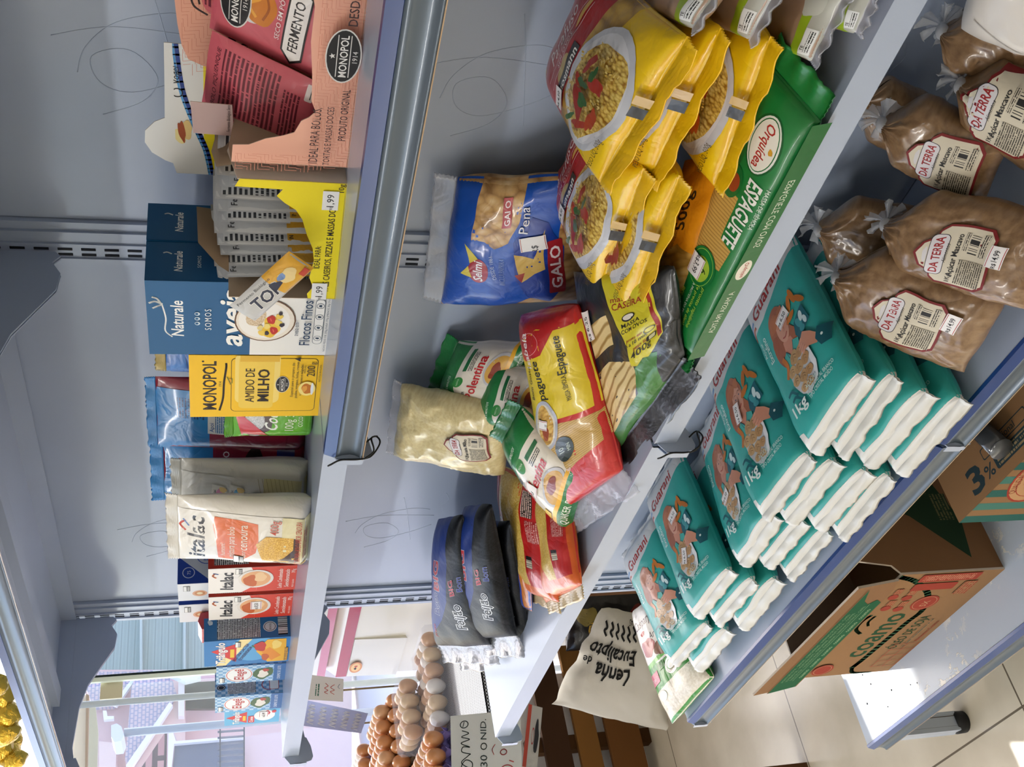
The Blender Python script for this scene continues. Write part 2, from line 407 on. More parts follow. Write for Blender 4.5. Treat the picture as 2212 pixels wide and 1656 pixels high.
def crimp(w, d, mat, y0=0.0, sgn=1, ridges=6, jag=True, curl=0.0, seed=0, name='end_seal', parent=None, thick=0.0012, bow=0.0):
    """flat heat-sealed end of a bag: a thin ribbed strip running along x, from y0 outwards"""
    mb = MB(); n = 26; rows = ridges*2+1; v = []; rnd = random.Random(seed)
    jj = [rnd.uniform(-.0012, .0012) if jag else 0 for _ in range(n+1)]
    for sd in (1, -1):
        for r in range(rows):
            for i in range(n+1):
                t = r/(rows-1); x = w*i/n; y = y0+sgn*(d*t+(jj[i] if r == rows-1 else 0)); z = sd*thick/2+(0.0009 if r % 2 else -0.0009)+curl*t*t+0.002*math.sin(i*.8+seed)*t+bow*(1-(2*i/n-1)**2)
                v.append((x, y, z))
    f = []; o2 = rows*(n+1)
    for r in range(rows-1):
        for i in range(n):
            q = (r*(n+1)+i, r*(n+1)+i+1, (r+1)*(n+1)+i+1, (r+1)*(n+1)+i); f.append(q); f.append(tuple(o2+k for k in q[::-1]))
    for i in range(n):
        a = (rows-1)*(n+1)+i; f.append((a, a+1, o2+a+1, o2+a))
    for r in range(rows-1):
        for a in (r*(n+1), r*(n+1)+n): f.append((a, a+n+1, o2+a+n+1, o2+a))
    mb.add(v, f, mat, smooth=True)
    return mb.build(name, parent)
def sticker(S, x, y, w, h, txt, parent, rot=0, label='white price sticker with red borders', g=0.5, h0=0.0016):
    """small price tag laid on surface S, x y = centre in metres"""
    a = Art(w, h, 'paper'); a.rect(0, 0, w, h, '#f4f2f2').rect(0.06, 0.1, w-.12, 0.07, '#b04038').rect(0.06, h-.17, w-.12, 0.07, '#b04038')
    a.text(txt, w*.58, h*.33, h*.36, '#26262a', bold=.01, wid=w*.5 if len(txt) > 3 else None); a.text('R$', w*.14, h*.33, h*.24, '#26262a', bold=.01)
    r = math.radians(rot); mb = MB()
    def SS(px, py, k):
        dx = px-w*.005; dy = py-h*.005; return S(x+dx*math.cos(r)-dy*math.sin(r), y+dx*math.sin(r)+dy*math.cos(r), k)
    a.lay(mb, SS, eps=h0, g=g); o = mb.build('price_sticker', parent)
    return tag(o, label)
# ---------------------------------------------------------------- setting: floor, walls, ceiling
def mk(name): m = bpy.data.materials.new(name); MATS[name] = m; return (m,)+nodes_of(m)
m, n, new, lk, b = mk('floor_tiles')
g = new('ShaderNodeNewGeometry'); mp = new('ShaderNodeMapping'); mp.vector_type = 'POINT'; mp.inputs['Location'].default_value = (0.613, 0.38, 0)
br = new('ShaderNodeTexBrick'); br.offset = 0; br.inputs['Scale'].default_value = 1.0; br.inputs['Mortar Size'].default_value = 0.0022; br.inputs['Mortar Smooth'].default_value = 0.1
br.inputs['Brick Width'].default_value = 0.8; br.inputs['Row Height'].default_value = 0.8; br.inputs['Color1'].default_value = hexc('#dcd7ca'); br.inputs['Color2'].default_value = hexc('#e0dacd'); br.inputs['Mortar'].default_value = hexc('#6f675b')
nz = new('ShaderNodeTexNoise'); nz.inputs['Scale'].default_value = 3.5; nz.inputs['Detail'].default_value = 8; r = ramp(new, [(0.35, '#d9d3c6'), (0.65, '#f6f2e8')])
mx = new('ShaderNodeMix'); mx.data_type = 'RGBA'; mx.blend_type = 'MULTIPLY'; mx.inputs[0].default_value = 1
lk(g.outputs['Position'], mp.inputs[0]); lk(mp.outputs[0], br.inputs['Vector']); lk(g.outputs['Position'], nz.inputs[0]); lk(nz.outputs[0], r.inputs[0])
lk(br.outputs['Color'], mx.inputs[6]); lk(r.outputs[0], mx.inputs[7]); lk(mx.outputs[2], b.inputs['Base Color']); b.inputs['Roughness'].default_value = 0.22
def struct(name, mb, mat=None, kind='structure'):
    o = mb.build(name, None, mat); return tag(o, kind=kind)
XF = -2.0   # storefront plane
mb = MB(); mb.box((XF-0.1, -4.5, -0.08), (4.5, 3.2, 0), MATS['floor_tiles']); struct('floor', mb)
mb = MB(); mb.box((XF-0.1, -4.5, 2.95), (4.5, 3.2, 3.05), ('#eceae6', 'paper')); struct('ceiling', mb)
mb = MB(); mb.box((XF-0.1, 3.1, 0), (4.5, 3.2, 2.95), ('#e9e6df', 'paper')); struct('wall_back', mb)
mb = MB(); mb.box((4.4, -4.5, 0), (4.5, 3.1, 2.95), ('#e3e0d8', 'paper')); struct('wall_right', mb)
mb = MB(); mb.box((XF-0.1, -4.6, 0), (4.5, -4.5, 2.95), ('#e3e0d8', 'paper')); struct('wall_front', mb)
mb = MB(); mb.box((XF-0.1, -4.5, 1.915), (XF+0.02, 3.1, 1.985), ('#eef0ea', 'paper')); mb.box((XF-0.1, -4.5, 2.75), (XF+0.02, 3.1, 2.95), ('#eef0ea', 'paper')); mb.box((XF-0.1, -4.5, 0), (XF, -1.6, 1.915), ('#e3e0d8', 'paper')); mb.box((XF-0.1, 1.75, 0), (XF, 3.1, 1.915), ('#e3e0d8', 'paper')); struct('wall_left', mb)
# ---------------------------------------------------------------- shelving unit
PB = ('#a9b7c9', 'paint')
mb = MB(); SH = []
m, n, new, lk, b = mk('shelf_enamel')
tcn = new('ShaderNodeTexCoord'); nz = new('ShaderNodeTexNoise'); nz.inputs['Scale'].default_value = 3; nz.inputs['Detail'].default_value = 6; r = ramp(new, [(0.3, '#a3b0c7'), (0.7, '#adbad0')])
lk(tcn.outputs['Object'], nz.inputs[0]); lk(nz.outputs[0], r.inputs[0]); lk(r.outputs[0], b.inputs['Base Color'])
nz2 = new('ShaderNodeTexNoise'); nz2.inputs['Scale'].default_value = 160; bp = new('ShaderNodeBump'); bp.inputs['Strength'].default_value = 0.08; bp.inputs['Distance'].default_value = 0.001
lk(tcn.outputs['Object'], nz2.inputs[0]); lk(nz2.outputs[0], bp.inputs['Height']); lk(bp.outputs[0], b.inputs['Normal'])
b.inputs['Roughness'].default_value = 0.32; b.inputs['Coat Weight'].default_value = 0.25; b.inputs['Coat Roughness'].default_value = 0.12
EN = MATS['shelf_enamel']
# back panels between the uprights, with the pressed swirl marks
def smooth2(pts, n=6):
    P = [pts[0]]+list(pts)+[pts[-1]]; q = []; D = range(len(pts[0]))
    for i in range(1, len(P)-2):
        for k in range(n):
            t = k/n; a, b_, c_, d = P[i-1], P[i], P[i+1], P[i+2]
            q.append(tuple(0.5*((2*b_[j])+(-a[j]+c_[j])*t+(2*a[j]-5*b_[j]+4*c_[j]-d[j])*t*t+(-a[j]+3*b_[j]-3*c_[j]+d[j])*t*t*t) for j in D))
    return q+[tuple(pts[-1])]
def swirl(mb, x, z, k=1.0):
    def C(pts): mb.tube([(x+k*a, 0.01215, z+k*c) for a, c in smooth2(pts)], 0.0006, EN, 6)
    C([(-.05, .05), (-.03, .01), (0, -.005), (.03, .02), (.02, .055), (-.01, .05), (-.02, .02), (0, -.03), (.02, -.06)])
    C([(.0, .07), (.03, .06), (.06, .03), (.075, -.02), (.07, -.05)]); C([(-.03, -.03), (.02, -.02), (.07, -.01), (.11, 0)]); C([(.04, .09), (.055, .03), (.05, -.06)])
    C([(.06, -.075), (.08, -.07), (.1, -.078), (.12, -.07)])
for k, (x0, x1) in enumerate(((0.0, W), (W, 2*W))):
    mb = MB(); mb.box((x0+0.043, 0.012, 0.10), (x1-0.018, 0.016, 2.06), EN)
    for zz in (Z1+0.19, Z2+0.2, Z3+0.2): swirl(mb, x0+0.24, zz-.02); 
    o = mb.build('back_panel'); tag(o, 'pale blue-grey steel back panel with pressed swirl marks, '+('left bay of the shelving' if k == 0 else 'right bay of the shelving'), 'shelf back panel', 'back panels of the shelving')
POSTS = []
for k, x in enumerate((0.0, W, 2*W)):
    mb = MB(); mb.box((x-0.017, 0.0025, 0.02), (x+0.030, 0.05, 2.1), EN); mb.box((x+0.030, 0.006, 0.02), (x+0.042, 0.03, 2.1), EN)
    mb.box((x-0.017, 0.0, 0.02), (x-0.009, 0.0028, 2.1), EN); mb.box((x+0.009, 0.0, 0.02), (x+0.014, 0.0028, 2.1), EN)
    post = mb.build('upright_post'); POSTS.append(post); tag(post, 'steel shelving upright with paired slots, '+('at the left end by the street' if k == 0 else ('between the two bays' if k == 1 else 'at the far right end')), 'shelf upright', 'slotted uprights')
    mb = MB(); z = 1.60-0.025*60
    while z < 2.08:
        for dx in (-0.0042, 0.0042): mb.box((x+dx-0.0016, 0.0016, z-0.0078), (x+dx+0.0016, 0.0029, z+0.0078), ('#20242c', 'matte'))
        z += 0.025
    tag(mb.build('slots', post), 'dark slot openings')
def shelf(x0, x1, ztop, depth, kind, label):
    t = 0.027; g = 0.0033; x0 += g; x1 -= g
    r = empty('shelf', (x0, 0, ztop), label, 'shelf', 'shelves of the unit'); L = x1-x0
    mb = MB(); D = depth
    mb.prism([(-D, 0), (-0.002, 0), (-0.002, -.0012), (-D+.0012, -.0012), (-D+.0012, -t+.0012), (-D+.02, -t+.0012), (-D+.02, -t), (-D, -t)], 0, L, EN)
    mb.prism([(-.002, 0), (-.002, -t), (-.0035, -t), (-.0035, 0)], 0, L, EN)
    for xx in (0, L-.0012): mb.prism([(-D, -.001), (-.002, -.001), (-.002, -t), (-D, -t)], xx, xx+.0012, EN)
    mb.box((0.02, -D*.6, -.014), (L-.02, -D*.6+.03, -.0012), EN)
    tray = mb.build('tray', r)
    if kind in ('rail', 'chrome'):
        mb = MB()   # blue strip on the upper edge, channel for price cards below it
        mb.prism([(-D-.001, .0012), (-D-.0055, .0005), (-D-.0105, -.0110), (-D-.0090, -.0120), (-D-.001, -.004)], 0, L, ('#123a7a', 'paint')); tag(mb.build('blue_strip', r), 'glossy dark blue plastic strip')
        mb = MB(); pr = [(-D-.0092, -.0120), (-D-.0068, -.018), (-D-.0058, -.026), (-D-.0078, -.034), (-D-.0115, -.0385), (-D-.0135, -.0385), (-D-.0135, -.0365), (-D-.011, -.0355), (-D-.0085, -.031), (-D-.0072, -.026), (-D-.0082, -.018), (-D-.0102, -.0115)]
        mb.prism([(y, z) for y, z in pr], 0, L, MATS['rail_plastic'], smooth=True)
        mb.box((0, -D-.0138, -.0395), (L, -D-.0112, -.0385), ('#b59a7c', 'gloss')); tag(mb.build('price_rail', r), 'grey glossy price card channel')
    return r
m, n, new, lk, b = mk('rail_plastic'); b.inputs['Base Color'].default_value = hexc('#525f6c'); b.inputs['Roughness'].default_value = 0.34; b.inputs['Metallic'].default_value = 0.25; b.inputs['Coat Weight'].default_value = 0.2
SD = 0.281
Z0 = 1.698
shelf(0, W, Z0, SD, 'rail', 'topmost pale blue steel shelf of the left bay, seen from below')
shelf(W, 2*W, Z0, SD, 'rail', 'topmost pale blue steel shelf of the right bay, seen from below')
shelf(0, W, Z1, SD, '', 'plain fronted steel shelf carrying milk cartons and cake mix')
shelf(W, 2*W, Z1, SD, 'rail', 'steel shelf with blue price rail under the yeast boxes')
shelf(0, W, Z2, SD, '', 'plain fronted steel shelf carrying black beans and corn flakes')
shelf(W, 2*W, Z2, SD, '', 'plain fronted steel shelf under the pasta bags')
shelf(0, W, Z3, SD, 'chrome', 'steel shelf with blue rail under the stacks of white sugar')
shelf(W, 2*W, Z3, SD, 'chrome', 'steel shelf with blue rail under the brown sugar bags')
def base(x0, x1, label):
    D = 0.362; r = empty('base_shelf', (x0, 0, Z4), label, 'shelf', 'base shelves of the unit'); L = x1-x0-.002
    mb = MB(); mb.prism([(-D, 0), (.0, 0), (.0, -.0015), (-D+.0015, -.0015), (-D+.0015, -.032), (-D+.02, -.032), (-D+.02, -.0335), (-D, -.0335)], .001, L, MATS['chipped_enamel'])
    for xx in (.001, L-.0012): mb.prism([(-D, -.001), (0, -.001), (0, -.0335), (-D, -.0335)], xx, xx+.0012, EN)
    mb.build('tray', r)
    mb = MB(); mb.prism([(-D-.001, .0012), (-D-.006, .0005), (-D-.0105, -.0110), (-D-.0090, -.0120), (-D-.001, -.004)], 0, L, ('#16407f', 'paint')); tag(mb.build('blue_strip', r), 'glossy blue plastic strip')
    mb = MB(); pr = [(-.0092, -.0120), (-.0068, -.018), (-.0058, -.026), (-.0078, -.034), (-.0115, -.0385), (-.0135, -.0385), (-.0135, -.0365), (-.011, -.0355), (-.0085, -.031), (-.0072, -.026), (-.0082, -.018), (-.0102, -.0115)]
    mb.prism([(y-D, z) for y, z in pr], 0, L, MATS['rail_plastic'], smooth=True); mb.box((0, -D-.0138, -.0395), (L, -D-.0112, -.0385), ('#b59a7c', 'gloss')); tag(mb.build('price_rail', r), 'grey glossy price card channel')
    return r
m, n, new, lk, b = mk('chipped_enamel')
tcn = new('ShaderNodeTexCoord'); nz = new('ShaderNodeTexNoise'); nz.inputs['Scale'].default_value = 38; nz.inputs['Detail'].default_value = 5; nz.inputs['Roughness'].default_value = .7
n3 = new('ShaderNodeTexNoise'); n3.inputs['Scale'].default_value = 7; rr = ramp(new, [(0.52, '#000000'), (0.62, '#ffffff')]); mu = new('ShaderNodeMath'); mu.operation = 'MULTIPLY'
r = ramp(new, [(0.56, '#000000'), (0.58, '#ffffff')]); lk(tcn.outputs['Object'], nz.inputs[0]); lk(tcn.outputs['Object'], n3.inputs[0]); lk(n3.outputs[0], rr.inputs[0]); lk(nz.outputs[0], r.inputs[0]); lk(r.outputs[0], mu.inputs[0]); lk(rr.outputs[0], mu.inputs[1])
mx = new('ShaderNodeMix'); mx.data_type = 'RGBA'; mx.inputs[6].default_value = hexc('#b4c0ce'); mx.inputs[7].default_value = hexc('#dcdad2'); lk(mu.outputs[0], mx.inputs[0]); lk(mx.outputs[2], b.inputs['Base Color'])
bp = new('ShaderNodeBump'); bp.inputs['Strength'].default_value = 0.5; bp.inputs['Distance'].default_value = 0.001; lk(mu.outputs[0], bp.inputs['Height']); lk(bp.outputs[0], b.inputs['Normal']); b.inputs['Roughness'].default_value = 0.3
base(0, W, 'low base shelf with chipped paint and blue rail, left bay'); base(W, 2*W, 'low base shelf with blue rail, right bay')
mb = MB()
for (x, y, z, s_) in ((0.05, -.3, 0, .0022), (.085, -.275, 0, .0018), (.07, -.25, 0, .0016), (.14, -.31, 0, .002), (.11, -.33, 0, .0014), (.2, -.325, 0, .0013), (.22, -.33, 0, .0012)):
    mb.lathe([(0.0001, .0002), (s_, .0002), (s_*.9, .0006), (.0001, .0008)], ('#33343a', 'matte'), 8, (x, y, Z4))
tag(mb.build('paint_chips'), 'dark specks and grit scattered on the low base shelf', 'grit', kind='stuff')
# feet under the base shelf
for k, x in enumerate((0.012, W, 2*W)):
    r = bpy.data.objects.new('foot', None); link(r, POSTS[k]); r.location = (x, -.33, 0)
    mb = MB(); mb.prism([(-.03, .183), (.325, .183), (.325, .15), (.02, .135), (.008, .115), (.008, .022), (-.03, .022)], -.014, .014, MATS.get('worn') or M('worn', 'paint') if False else ('speck:#a9b3c2:#4b443e:1.2:0.60:0.64', 'paint'))
    mb.build('leg', r)
    mb = MB(); mb.lathe([(.001, 0), (.021, 0), (.022, .02), (.019, .026), (.001, .026)], ('#17181b', 'paper'), 20, (0, -.011, 0)); tag(mb.build('rubber_cap', r), 'black rubber cap')
# brackets
def bracket(x, z, hook, label):
    r = empty('shelf_bracket', (x, 0, z), label, 'bracket', 'brackets carrying the shelves')
    P = [(-.001, -.002), (-SD+.012, -.002), (-SD+.002, -.008), (-SD-.001, -.026), (-SD+.004, -.040), (-SD+.020, -.041), (-SD+.05, -.036), (-.165, -.042), (-.125, -.054), (-.09, -.075), (-.06, -.093), (-.035, -.096), (-.018, -.086), (-.008, -.094), (-.001, -.088)]
    mb = MB()
    for dx in (-.0030, .0010): mb.prism(P, dx, dx+.002, EN)
    mb.build('plate', r)
    mb = MB(); e = -SD   # folded end cheeks in front
    Q = [(e+.030, -.003), (e-.002, -.004), (e-.013, -.012), (e-.014, -.030), (e-.010, -.047), (e-.004, -.050), (e+.014, -.047), (e+.030, -.040)]
    mb.prism(Q, .0036, .0048, EN); mb.prism([(y+.004, zz-.002) for y, zz in Q], -.0058, -.0046, EN)
    mb.prism([(e-.0135, -.012), (e-.0125, -.012), (e-.0125, -.040), (e-.0135, -.040)], -.0058, .0048, EN)
    if z > .3: mb.build('end_cheek', r)
    if hook:
        mb = MB(); mb.tube(smooth2([(-.006, e-.014, -.004), (.0, e-.0165, -.006), (.006, e-.015, -.016), (.0065, e-.015, -.034), (.008, e-.012, -.048), (.012, e+.002, -.058), (.010, e+.012, -.054), (.007, e+.006, -.044)]), .0010, ('#141518', 'paper'), 6)
        mb.tube(smooth2([(.010, e+.012, -.056), (.020, e+.002, -.048), (.014, e-.010, -.050), (.007, e-.015, -.040)]), .0010, ('#141518', 'paper'), 6)
        tag(mb.build('tie_wire', r), 'thin black wire twisted round the bracket')
for k, x in enumerate((0.0, W, 2*W)):
    for (z, nm) in ((Z0, 'topmost shelf'), (Z1, 'carton shelf'), (Z2, 'pasta shelf'), (Z3, 'sugar shelf')):
        bracket(x, z, k == 1 and z in (Z1, Z2), 'grey steel bracket under the '+nm+(', street end' if k == 0 else (', between the bays' if k == 1 else ', right end')))
# ---------------------------------------------------------------- ceiling lights (out in front of the shelves)
def lamp(x, y, L, e, label):
    r = empty('ceiling_light', (x, y, 2.95), label, 'lamp', 'tube lights on the ceiling')
    mb = MB(); mb.box((-L/2, -.07, -.05), (L/2, .07, 0), ('#f0f0ee', 'paper')); mb.build('housing', r)
    m = MATS.get('tube'+str(e))
    if not m:
        m = bpy.data.materials.new('lit_tube'); MATS['tube'+str(e)] = m; n, new, lk, b = nodes_of(m); b.inputs['Emission Color'].default_value = (1, .97, .92, 1); b.inputs['Emission Strength'].default_value = e
    mb = MB(); mb.box((-L/2+.02, -.06, -.075), (L/2-.02, .06, -.0505), m); mb.build('diffuser', r)
lamp(-1.1, -3.3, 1.9, 50, 'long tube light over the aisle towards the street')
lamp(1.9, -3.3, 1.2, 12, 'shorter tube light over the aisle at the far end')
# ================================================================ shelf with cartons, cake mix and yeast
def monopol_oval(a, x, y, k, rot=0):
    o = Art(6, 4); o.ell(0, 0, 3.0, 1.75, '#dcdad6').ell(0, 0, 2.85, 1.62, '#1d1c1e').line([(-2.3, .62), (2.3, .62)], .08, '#e8e6e2').line([(-2.3, -.62), (2.3, -.62)], .08, '#e8e6e2')
    o.text('MONOPOL', 0, -.38, .76, '#f4f2ee', bold=.03, wid=4.6).text('1914', 0, -1.35, .5, '#e8e6e2')
    st = [(math.cos(PI/2+i*PI/5)*(.32 if i % 2 == 0 else .14), 1.08+math.sin(PI/2+i*PI/5)*(.32 if i % 2 == 0 else .14)) for i in range(10)]
    o.poly(st, '#e8e6e2'); a.put(o, x, y, k, rot)
def icon_box(a, x, y, w, h, c='#222222', bg='#f4f4f0'):
    a.rect(x, y, w, h, c).rect(x+.05, y+h*.5, w-.1, h*.5-.05, bg).rect(x+.15, y+.12, w-.3, .09, bg).rect(x+.15, y+.3, w-.3, .07, bg)
# ---- cornstarch box
a = Art(9.5, 13.6, bg='#f7c61c')
a.text('MONOPOL', 4.9, 10.9, 1.35, '#2a1c10', bold=.05, wid=7.4).text('1914', 5.2, 10.35, .3, '#2a1c10')
a.curve([(1.1, 10.55), (3, 10.2), (5.5, 10.1), (7.6, 9.9), (8.3, 9.9)], .22, '#2a1c10').ell(8.6, 12.2, .12, .12, '#2a1c10')
a.rrect(.9, .5, 8.2, 8.9, .5, '#2a1c10').rrect(.96, .56, 8.08, 8.78, .47, '#f7c61c')
a.rrect(2.2, 4.4, 7.6, 4.6, .8, '#f9dd7a').rrect(1.4, 5.0, 7.9, 3.6, .5, '#f4d054').rect(8.6, 4.5, .9, 4.0, '#e9b93a')
a.blob(5.6, 9.5, .45, .18, '#e8a31a', 3).line([(5.2, 9.4), (6.3, 9.8)], .1, '#6b7a22').line([(5.4, 9.3), (6.1, 9.3)], .1, '#6b7a22')
a.text('AMIDO DE', 5.0, 7.0, .95, '#2a1c10', wid=5.2).text('MILHO', 5.0, 5.5, 1.15, '#2a1c10', bold=.045, wid=4.9)
monopol_oval(a, 5.2, 4.1, .42)
a.text('Especial para o preparo de', 5.9, 2.95, .28, '#3a2814', wid=5.2).text('pudins, mingaus, bolos, cremes', 5.9, 2.5, .28, '#3a2814', bold=.01, wid=5.6).text('e massas doces e salgadas', 5.9, 2.05, .28, '#3a2814', bold=.01, wid=4.8)
a.text('200', 7.3, .8, .85, '#2a1c10', wid=1.6).text('g', 8.45, .8, .6, '#2a1c10').text('PESO LÍQ.', 7.6, 1.75, .2, '#2a1c10')
a.ell(4.6, 1.5, 1.1, .9, '#ffe88a').blob(4.6, 1.45, .8, .62, '#c9761c', 2, .15).blob(4.6, 1.75, .5, .25, '#e9a441', 5).ell(4.6, .95, .95, .16, '#e8eef2')
a.text('INDÚSTRIA BRASILEIRA', 7, .15, .2, '#2a1c10', wid=2.6)
a.poly([(9.2, 3.0), (8.8, 2.4), (9.4, 2.4)], '#2a1c10')
O = Vector((.8848, -.2120, Z1))
carton('cornstarch_box', upright(O, 4.7), .0954, .1359, .045, '#f2c21a', {'front': a, 'right': Art(4.5, 13.6, bg='#eebb18')}, label='yellow cornstarch box reading MONOPOL AMIDO DE MILHO 200 g', cat='box')
# ---- oat boxes
def oat_bowl(a, x, y, k):
    o = Art(9, 9); o.ell(0, 0, 3.25, 3.1, '#6a4a30').ell(0, 0, 3.1, 2.95, '#efe6d8').ell(0, .1, 2.75, 2.6, '#f6f3ee')
    o.blob(.9, 1.0, 1.7, 1.1, 'speck:#c8ad88:#e6d6bc:6:0.42:0.58', 4, .15).blob(-1.0, -.6, 1.5, 1.0, '#f0c63c', 7, .3)
    for i, (px, py, c, r) in enumerate(((-1.9, .3, '#f2cf5a', .45), (-1.5, -.9, '#c0281e', .55), (-.3, -1.3, '#ecd064', .5), (.2, -.6, '#c42a20', .6), (-1.9, -.2, '#2b2333', .3), (-.6, -1.7, '#2b2333', .32), (.7, -1.4, '#f2cf5a', .42), (-.8, -.2, '#f4dc7a', .4), (1.2, -1.5, '#2b2333', .26), (-1.0, .5, '#e8d58a', .35))):
        o.blob(px, py, r, r*.8, c, i, .2)
        if c[1] == 'c': o.line([(px-.2, py), (px+.2, py+.1)], .1, '#e56a52')
    a.put(o, x, y, k)
def oat_front(sx=1):
    a = Art(10.5, 17.2, bg='#195a8c'); a.rect(0, 0, 10.5, 7.6, '#f0efeb')
    a.text('Naturale', 5.3, 13.9, 1.15, '#f4f6f6', bold=.035, sh=.12, wid=5.0).curve([(2.7, 15.0), (3.6, 15.6), (5.4, 15.5), (7.4, 15.8)], .14, '#f4f6f6').curve([(7.4, 15.8), (7.7, 16.4), (7.5, 16.9)], .22, '#f4f6f6').curve([(7.3, 15.8), (7.0, 16.3), (6.8, 16.6)], .2, '#f4f6f6').curve([(7.5, 15.9), (8.1, 16.2), (8.3, 16.6)], .2, '#f4f6f6')
    for dx in (-.7, 0, .7): a.ell(5.4+dx, 12.6, .25, .25, '#cfe0ea').ell(5.4+dx, 12.65, .15, .15, '#195a8c')
    a.text('SOMOS', 5.3, 11.3, .62, '#f0f4f6', wid=3.0, spc=1.3)
    a.text('aveia', 5.5, 8.4, 2.2, '#f8f8f4', bold=.05, sh=.22, wid=8.2)
    oat_bowl(a, 5.3, 6.2, .95)
    a.ell(7.6, 8.2, 1.0, 1.0, '#4d9a38').ell(7.6, 8.2, .8, .8, '#77b84e').ell(7.6, 8.2, .65, .65, '#4d9a38').blob(7.6, 8.2, .3, .15, '#d6ecc8', rot=45)
    a.text('aveia em', 4.2, 2.95, .5, '#3a4a60', wid=2.0).text('Flocos Finos', 5.1, 1.75, 1.05, '#1b3a5c', bold=.015, wid=6.6)
    a.rrect(2.0, .55, 6.6, .95, .4, '#2c4258').rrect(2.05, .6, 6.5, .85, .36, '#f0efeb')
    for i in range(4): a.ring(2.9+1.6*i, 1.02, .36, .36, .05, '#2c4258').blob(2.9+1.6*i, 1.02, .15, .18, '#2c4258', i)
    a.text('170g', 9.6, .9, .5, '#1b3a5c').text('NOVO PESO: DE 200g PARA 170g (MENOS 30g OU 15%)', 5.2, .15, .2, '#33485a', wid=8.6)
    return a
def oat_side():
    a = Art(5.2, 17.2, bg='#155080'); a.rect(0, 0, 5.2, 7.0, '#ecebe6')
    a.text('Naturale', 2.6, 13.9, .75, '#eef2f4', bold=.03, sh=.12, wid=2.7).curve([(3.6, 14.9), (3.8, 15.3), (3.7, 15.6)], .14, '#f4f6f6').text('SOMOS', 2.6, 12.2, .34, '#dfe8ee', wid=1.6, spc=1.2)
    a.text('aveia', 2.65, 9.7, 1.5, '#f8f8f4', bold=.05, sh=.2, wid=4.6); oat_bowl(a, 2.9, 7.2, .52); a.ell(4.4, 9.0, .42, .42, '#4d9a38')
    a.text('Flocos Finos', 2.6, 3.4, .5, '#1b3a5c', wid=3.8); a.rect(.5, .5, 4.2, 2.2, 'tiny:#ecebe6:#44586a:0.2:0.42'); return a
fs = []
for i in range(2):
    O = Vector((.9877, -.2097+i*.052, Z1)) + Vector((.001, 0, 0))*i
    carton('oat_box', upright(O, 0.3), .1055, .1728, .0505, '#174f7e', {'front': oat_front(), 'right': oat_side()},
           label='dark blue and white rolled oat box, '+('front one showing a bowl of fruit' if i == 0 else 'rear one, mostly hidden behind the first'), cat='box', group='blue oat boxes')
# ---- milk cartons
def italac():
    a = Art(7.2, 11.9, bg='#f1eeea'); a.poly([(0, 0), (7.2, 0), (7.2, 6.2), (5.2, 5.6), (3.5, 5.2), (0, 5.4)], '#d8402a').poly([(0, 5.4), (2.2, 5.3), (0, 7.4)], '#d8402a')
    a.text('Italac', 3.4, 8.6, 1.7, '#1d1d24', bold=.06, sh=.1, wid=4.9).curve([(4.6, 10.9), (5.2, 11.3), (5.8, 11.0)], .25, '#e07a40').curve([(5.6, 10.6), (5.9, 11.2)], .2, '#4a78b8')
    icon_box(a, 5.4, 7.4, 1.5, .9)
    a.ell(3.9, 5.5, 2.6, 2.4, '#e9e4de').ell(3.9, 5.5, 2.2, 2.0, '#eab07c').blob(3.4, 6.2, 1.5, 1.1, '#c9642a', 3).blob(4.4, 4.9, 1.2, .9, '#f4cd9a', 4)
    a.text('Leite Condensado', 3.7, 1.9, .62, '#fbeee6', bold=.01, sh=.15, wid=5.6).text('Semidesnatado', 3.7, .95, .62, '#fbeee6', bold=.01, sh=.15, wid=5.2).text('395g', 5.8, .22, .5, '#fbeee6', wid=1.1).text('PESO LÍQUIDO', 2.2, .25, .25, '#fbeee6')
    return a
def red_side(): a = Art(4.5, 11.9, bg='#c23a28'); a.rect(.5, 6.5, 3.4, 4.6, 'tiny:#f0ece6:#3a3a3a:0.28:0.4').rect(.5, .6, 3.4, 2.2, 'barcode'); return a
for i, (x, y, dg) in enumerate(((.4399, -.1927, -.7), (.3437, -.1861, -.2))):
    o = carton('condensed_milk_carton', upright((x, y, Z1), dg), .0725, .119, .045, '#efece8', {'front': italac(), 'right': red_side()}, label='red and white condensed milk carton reading Italac, '+('beside the cake mix' if i == 0 else 'with a white price sticker'), cat='carton', group='condensed milk cartons')
    if i: sticker(lambda x, y, h: Vector((x, y, h)), .042, .052, 2.4, 1.6, '8,50', o)
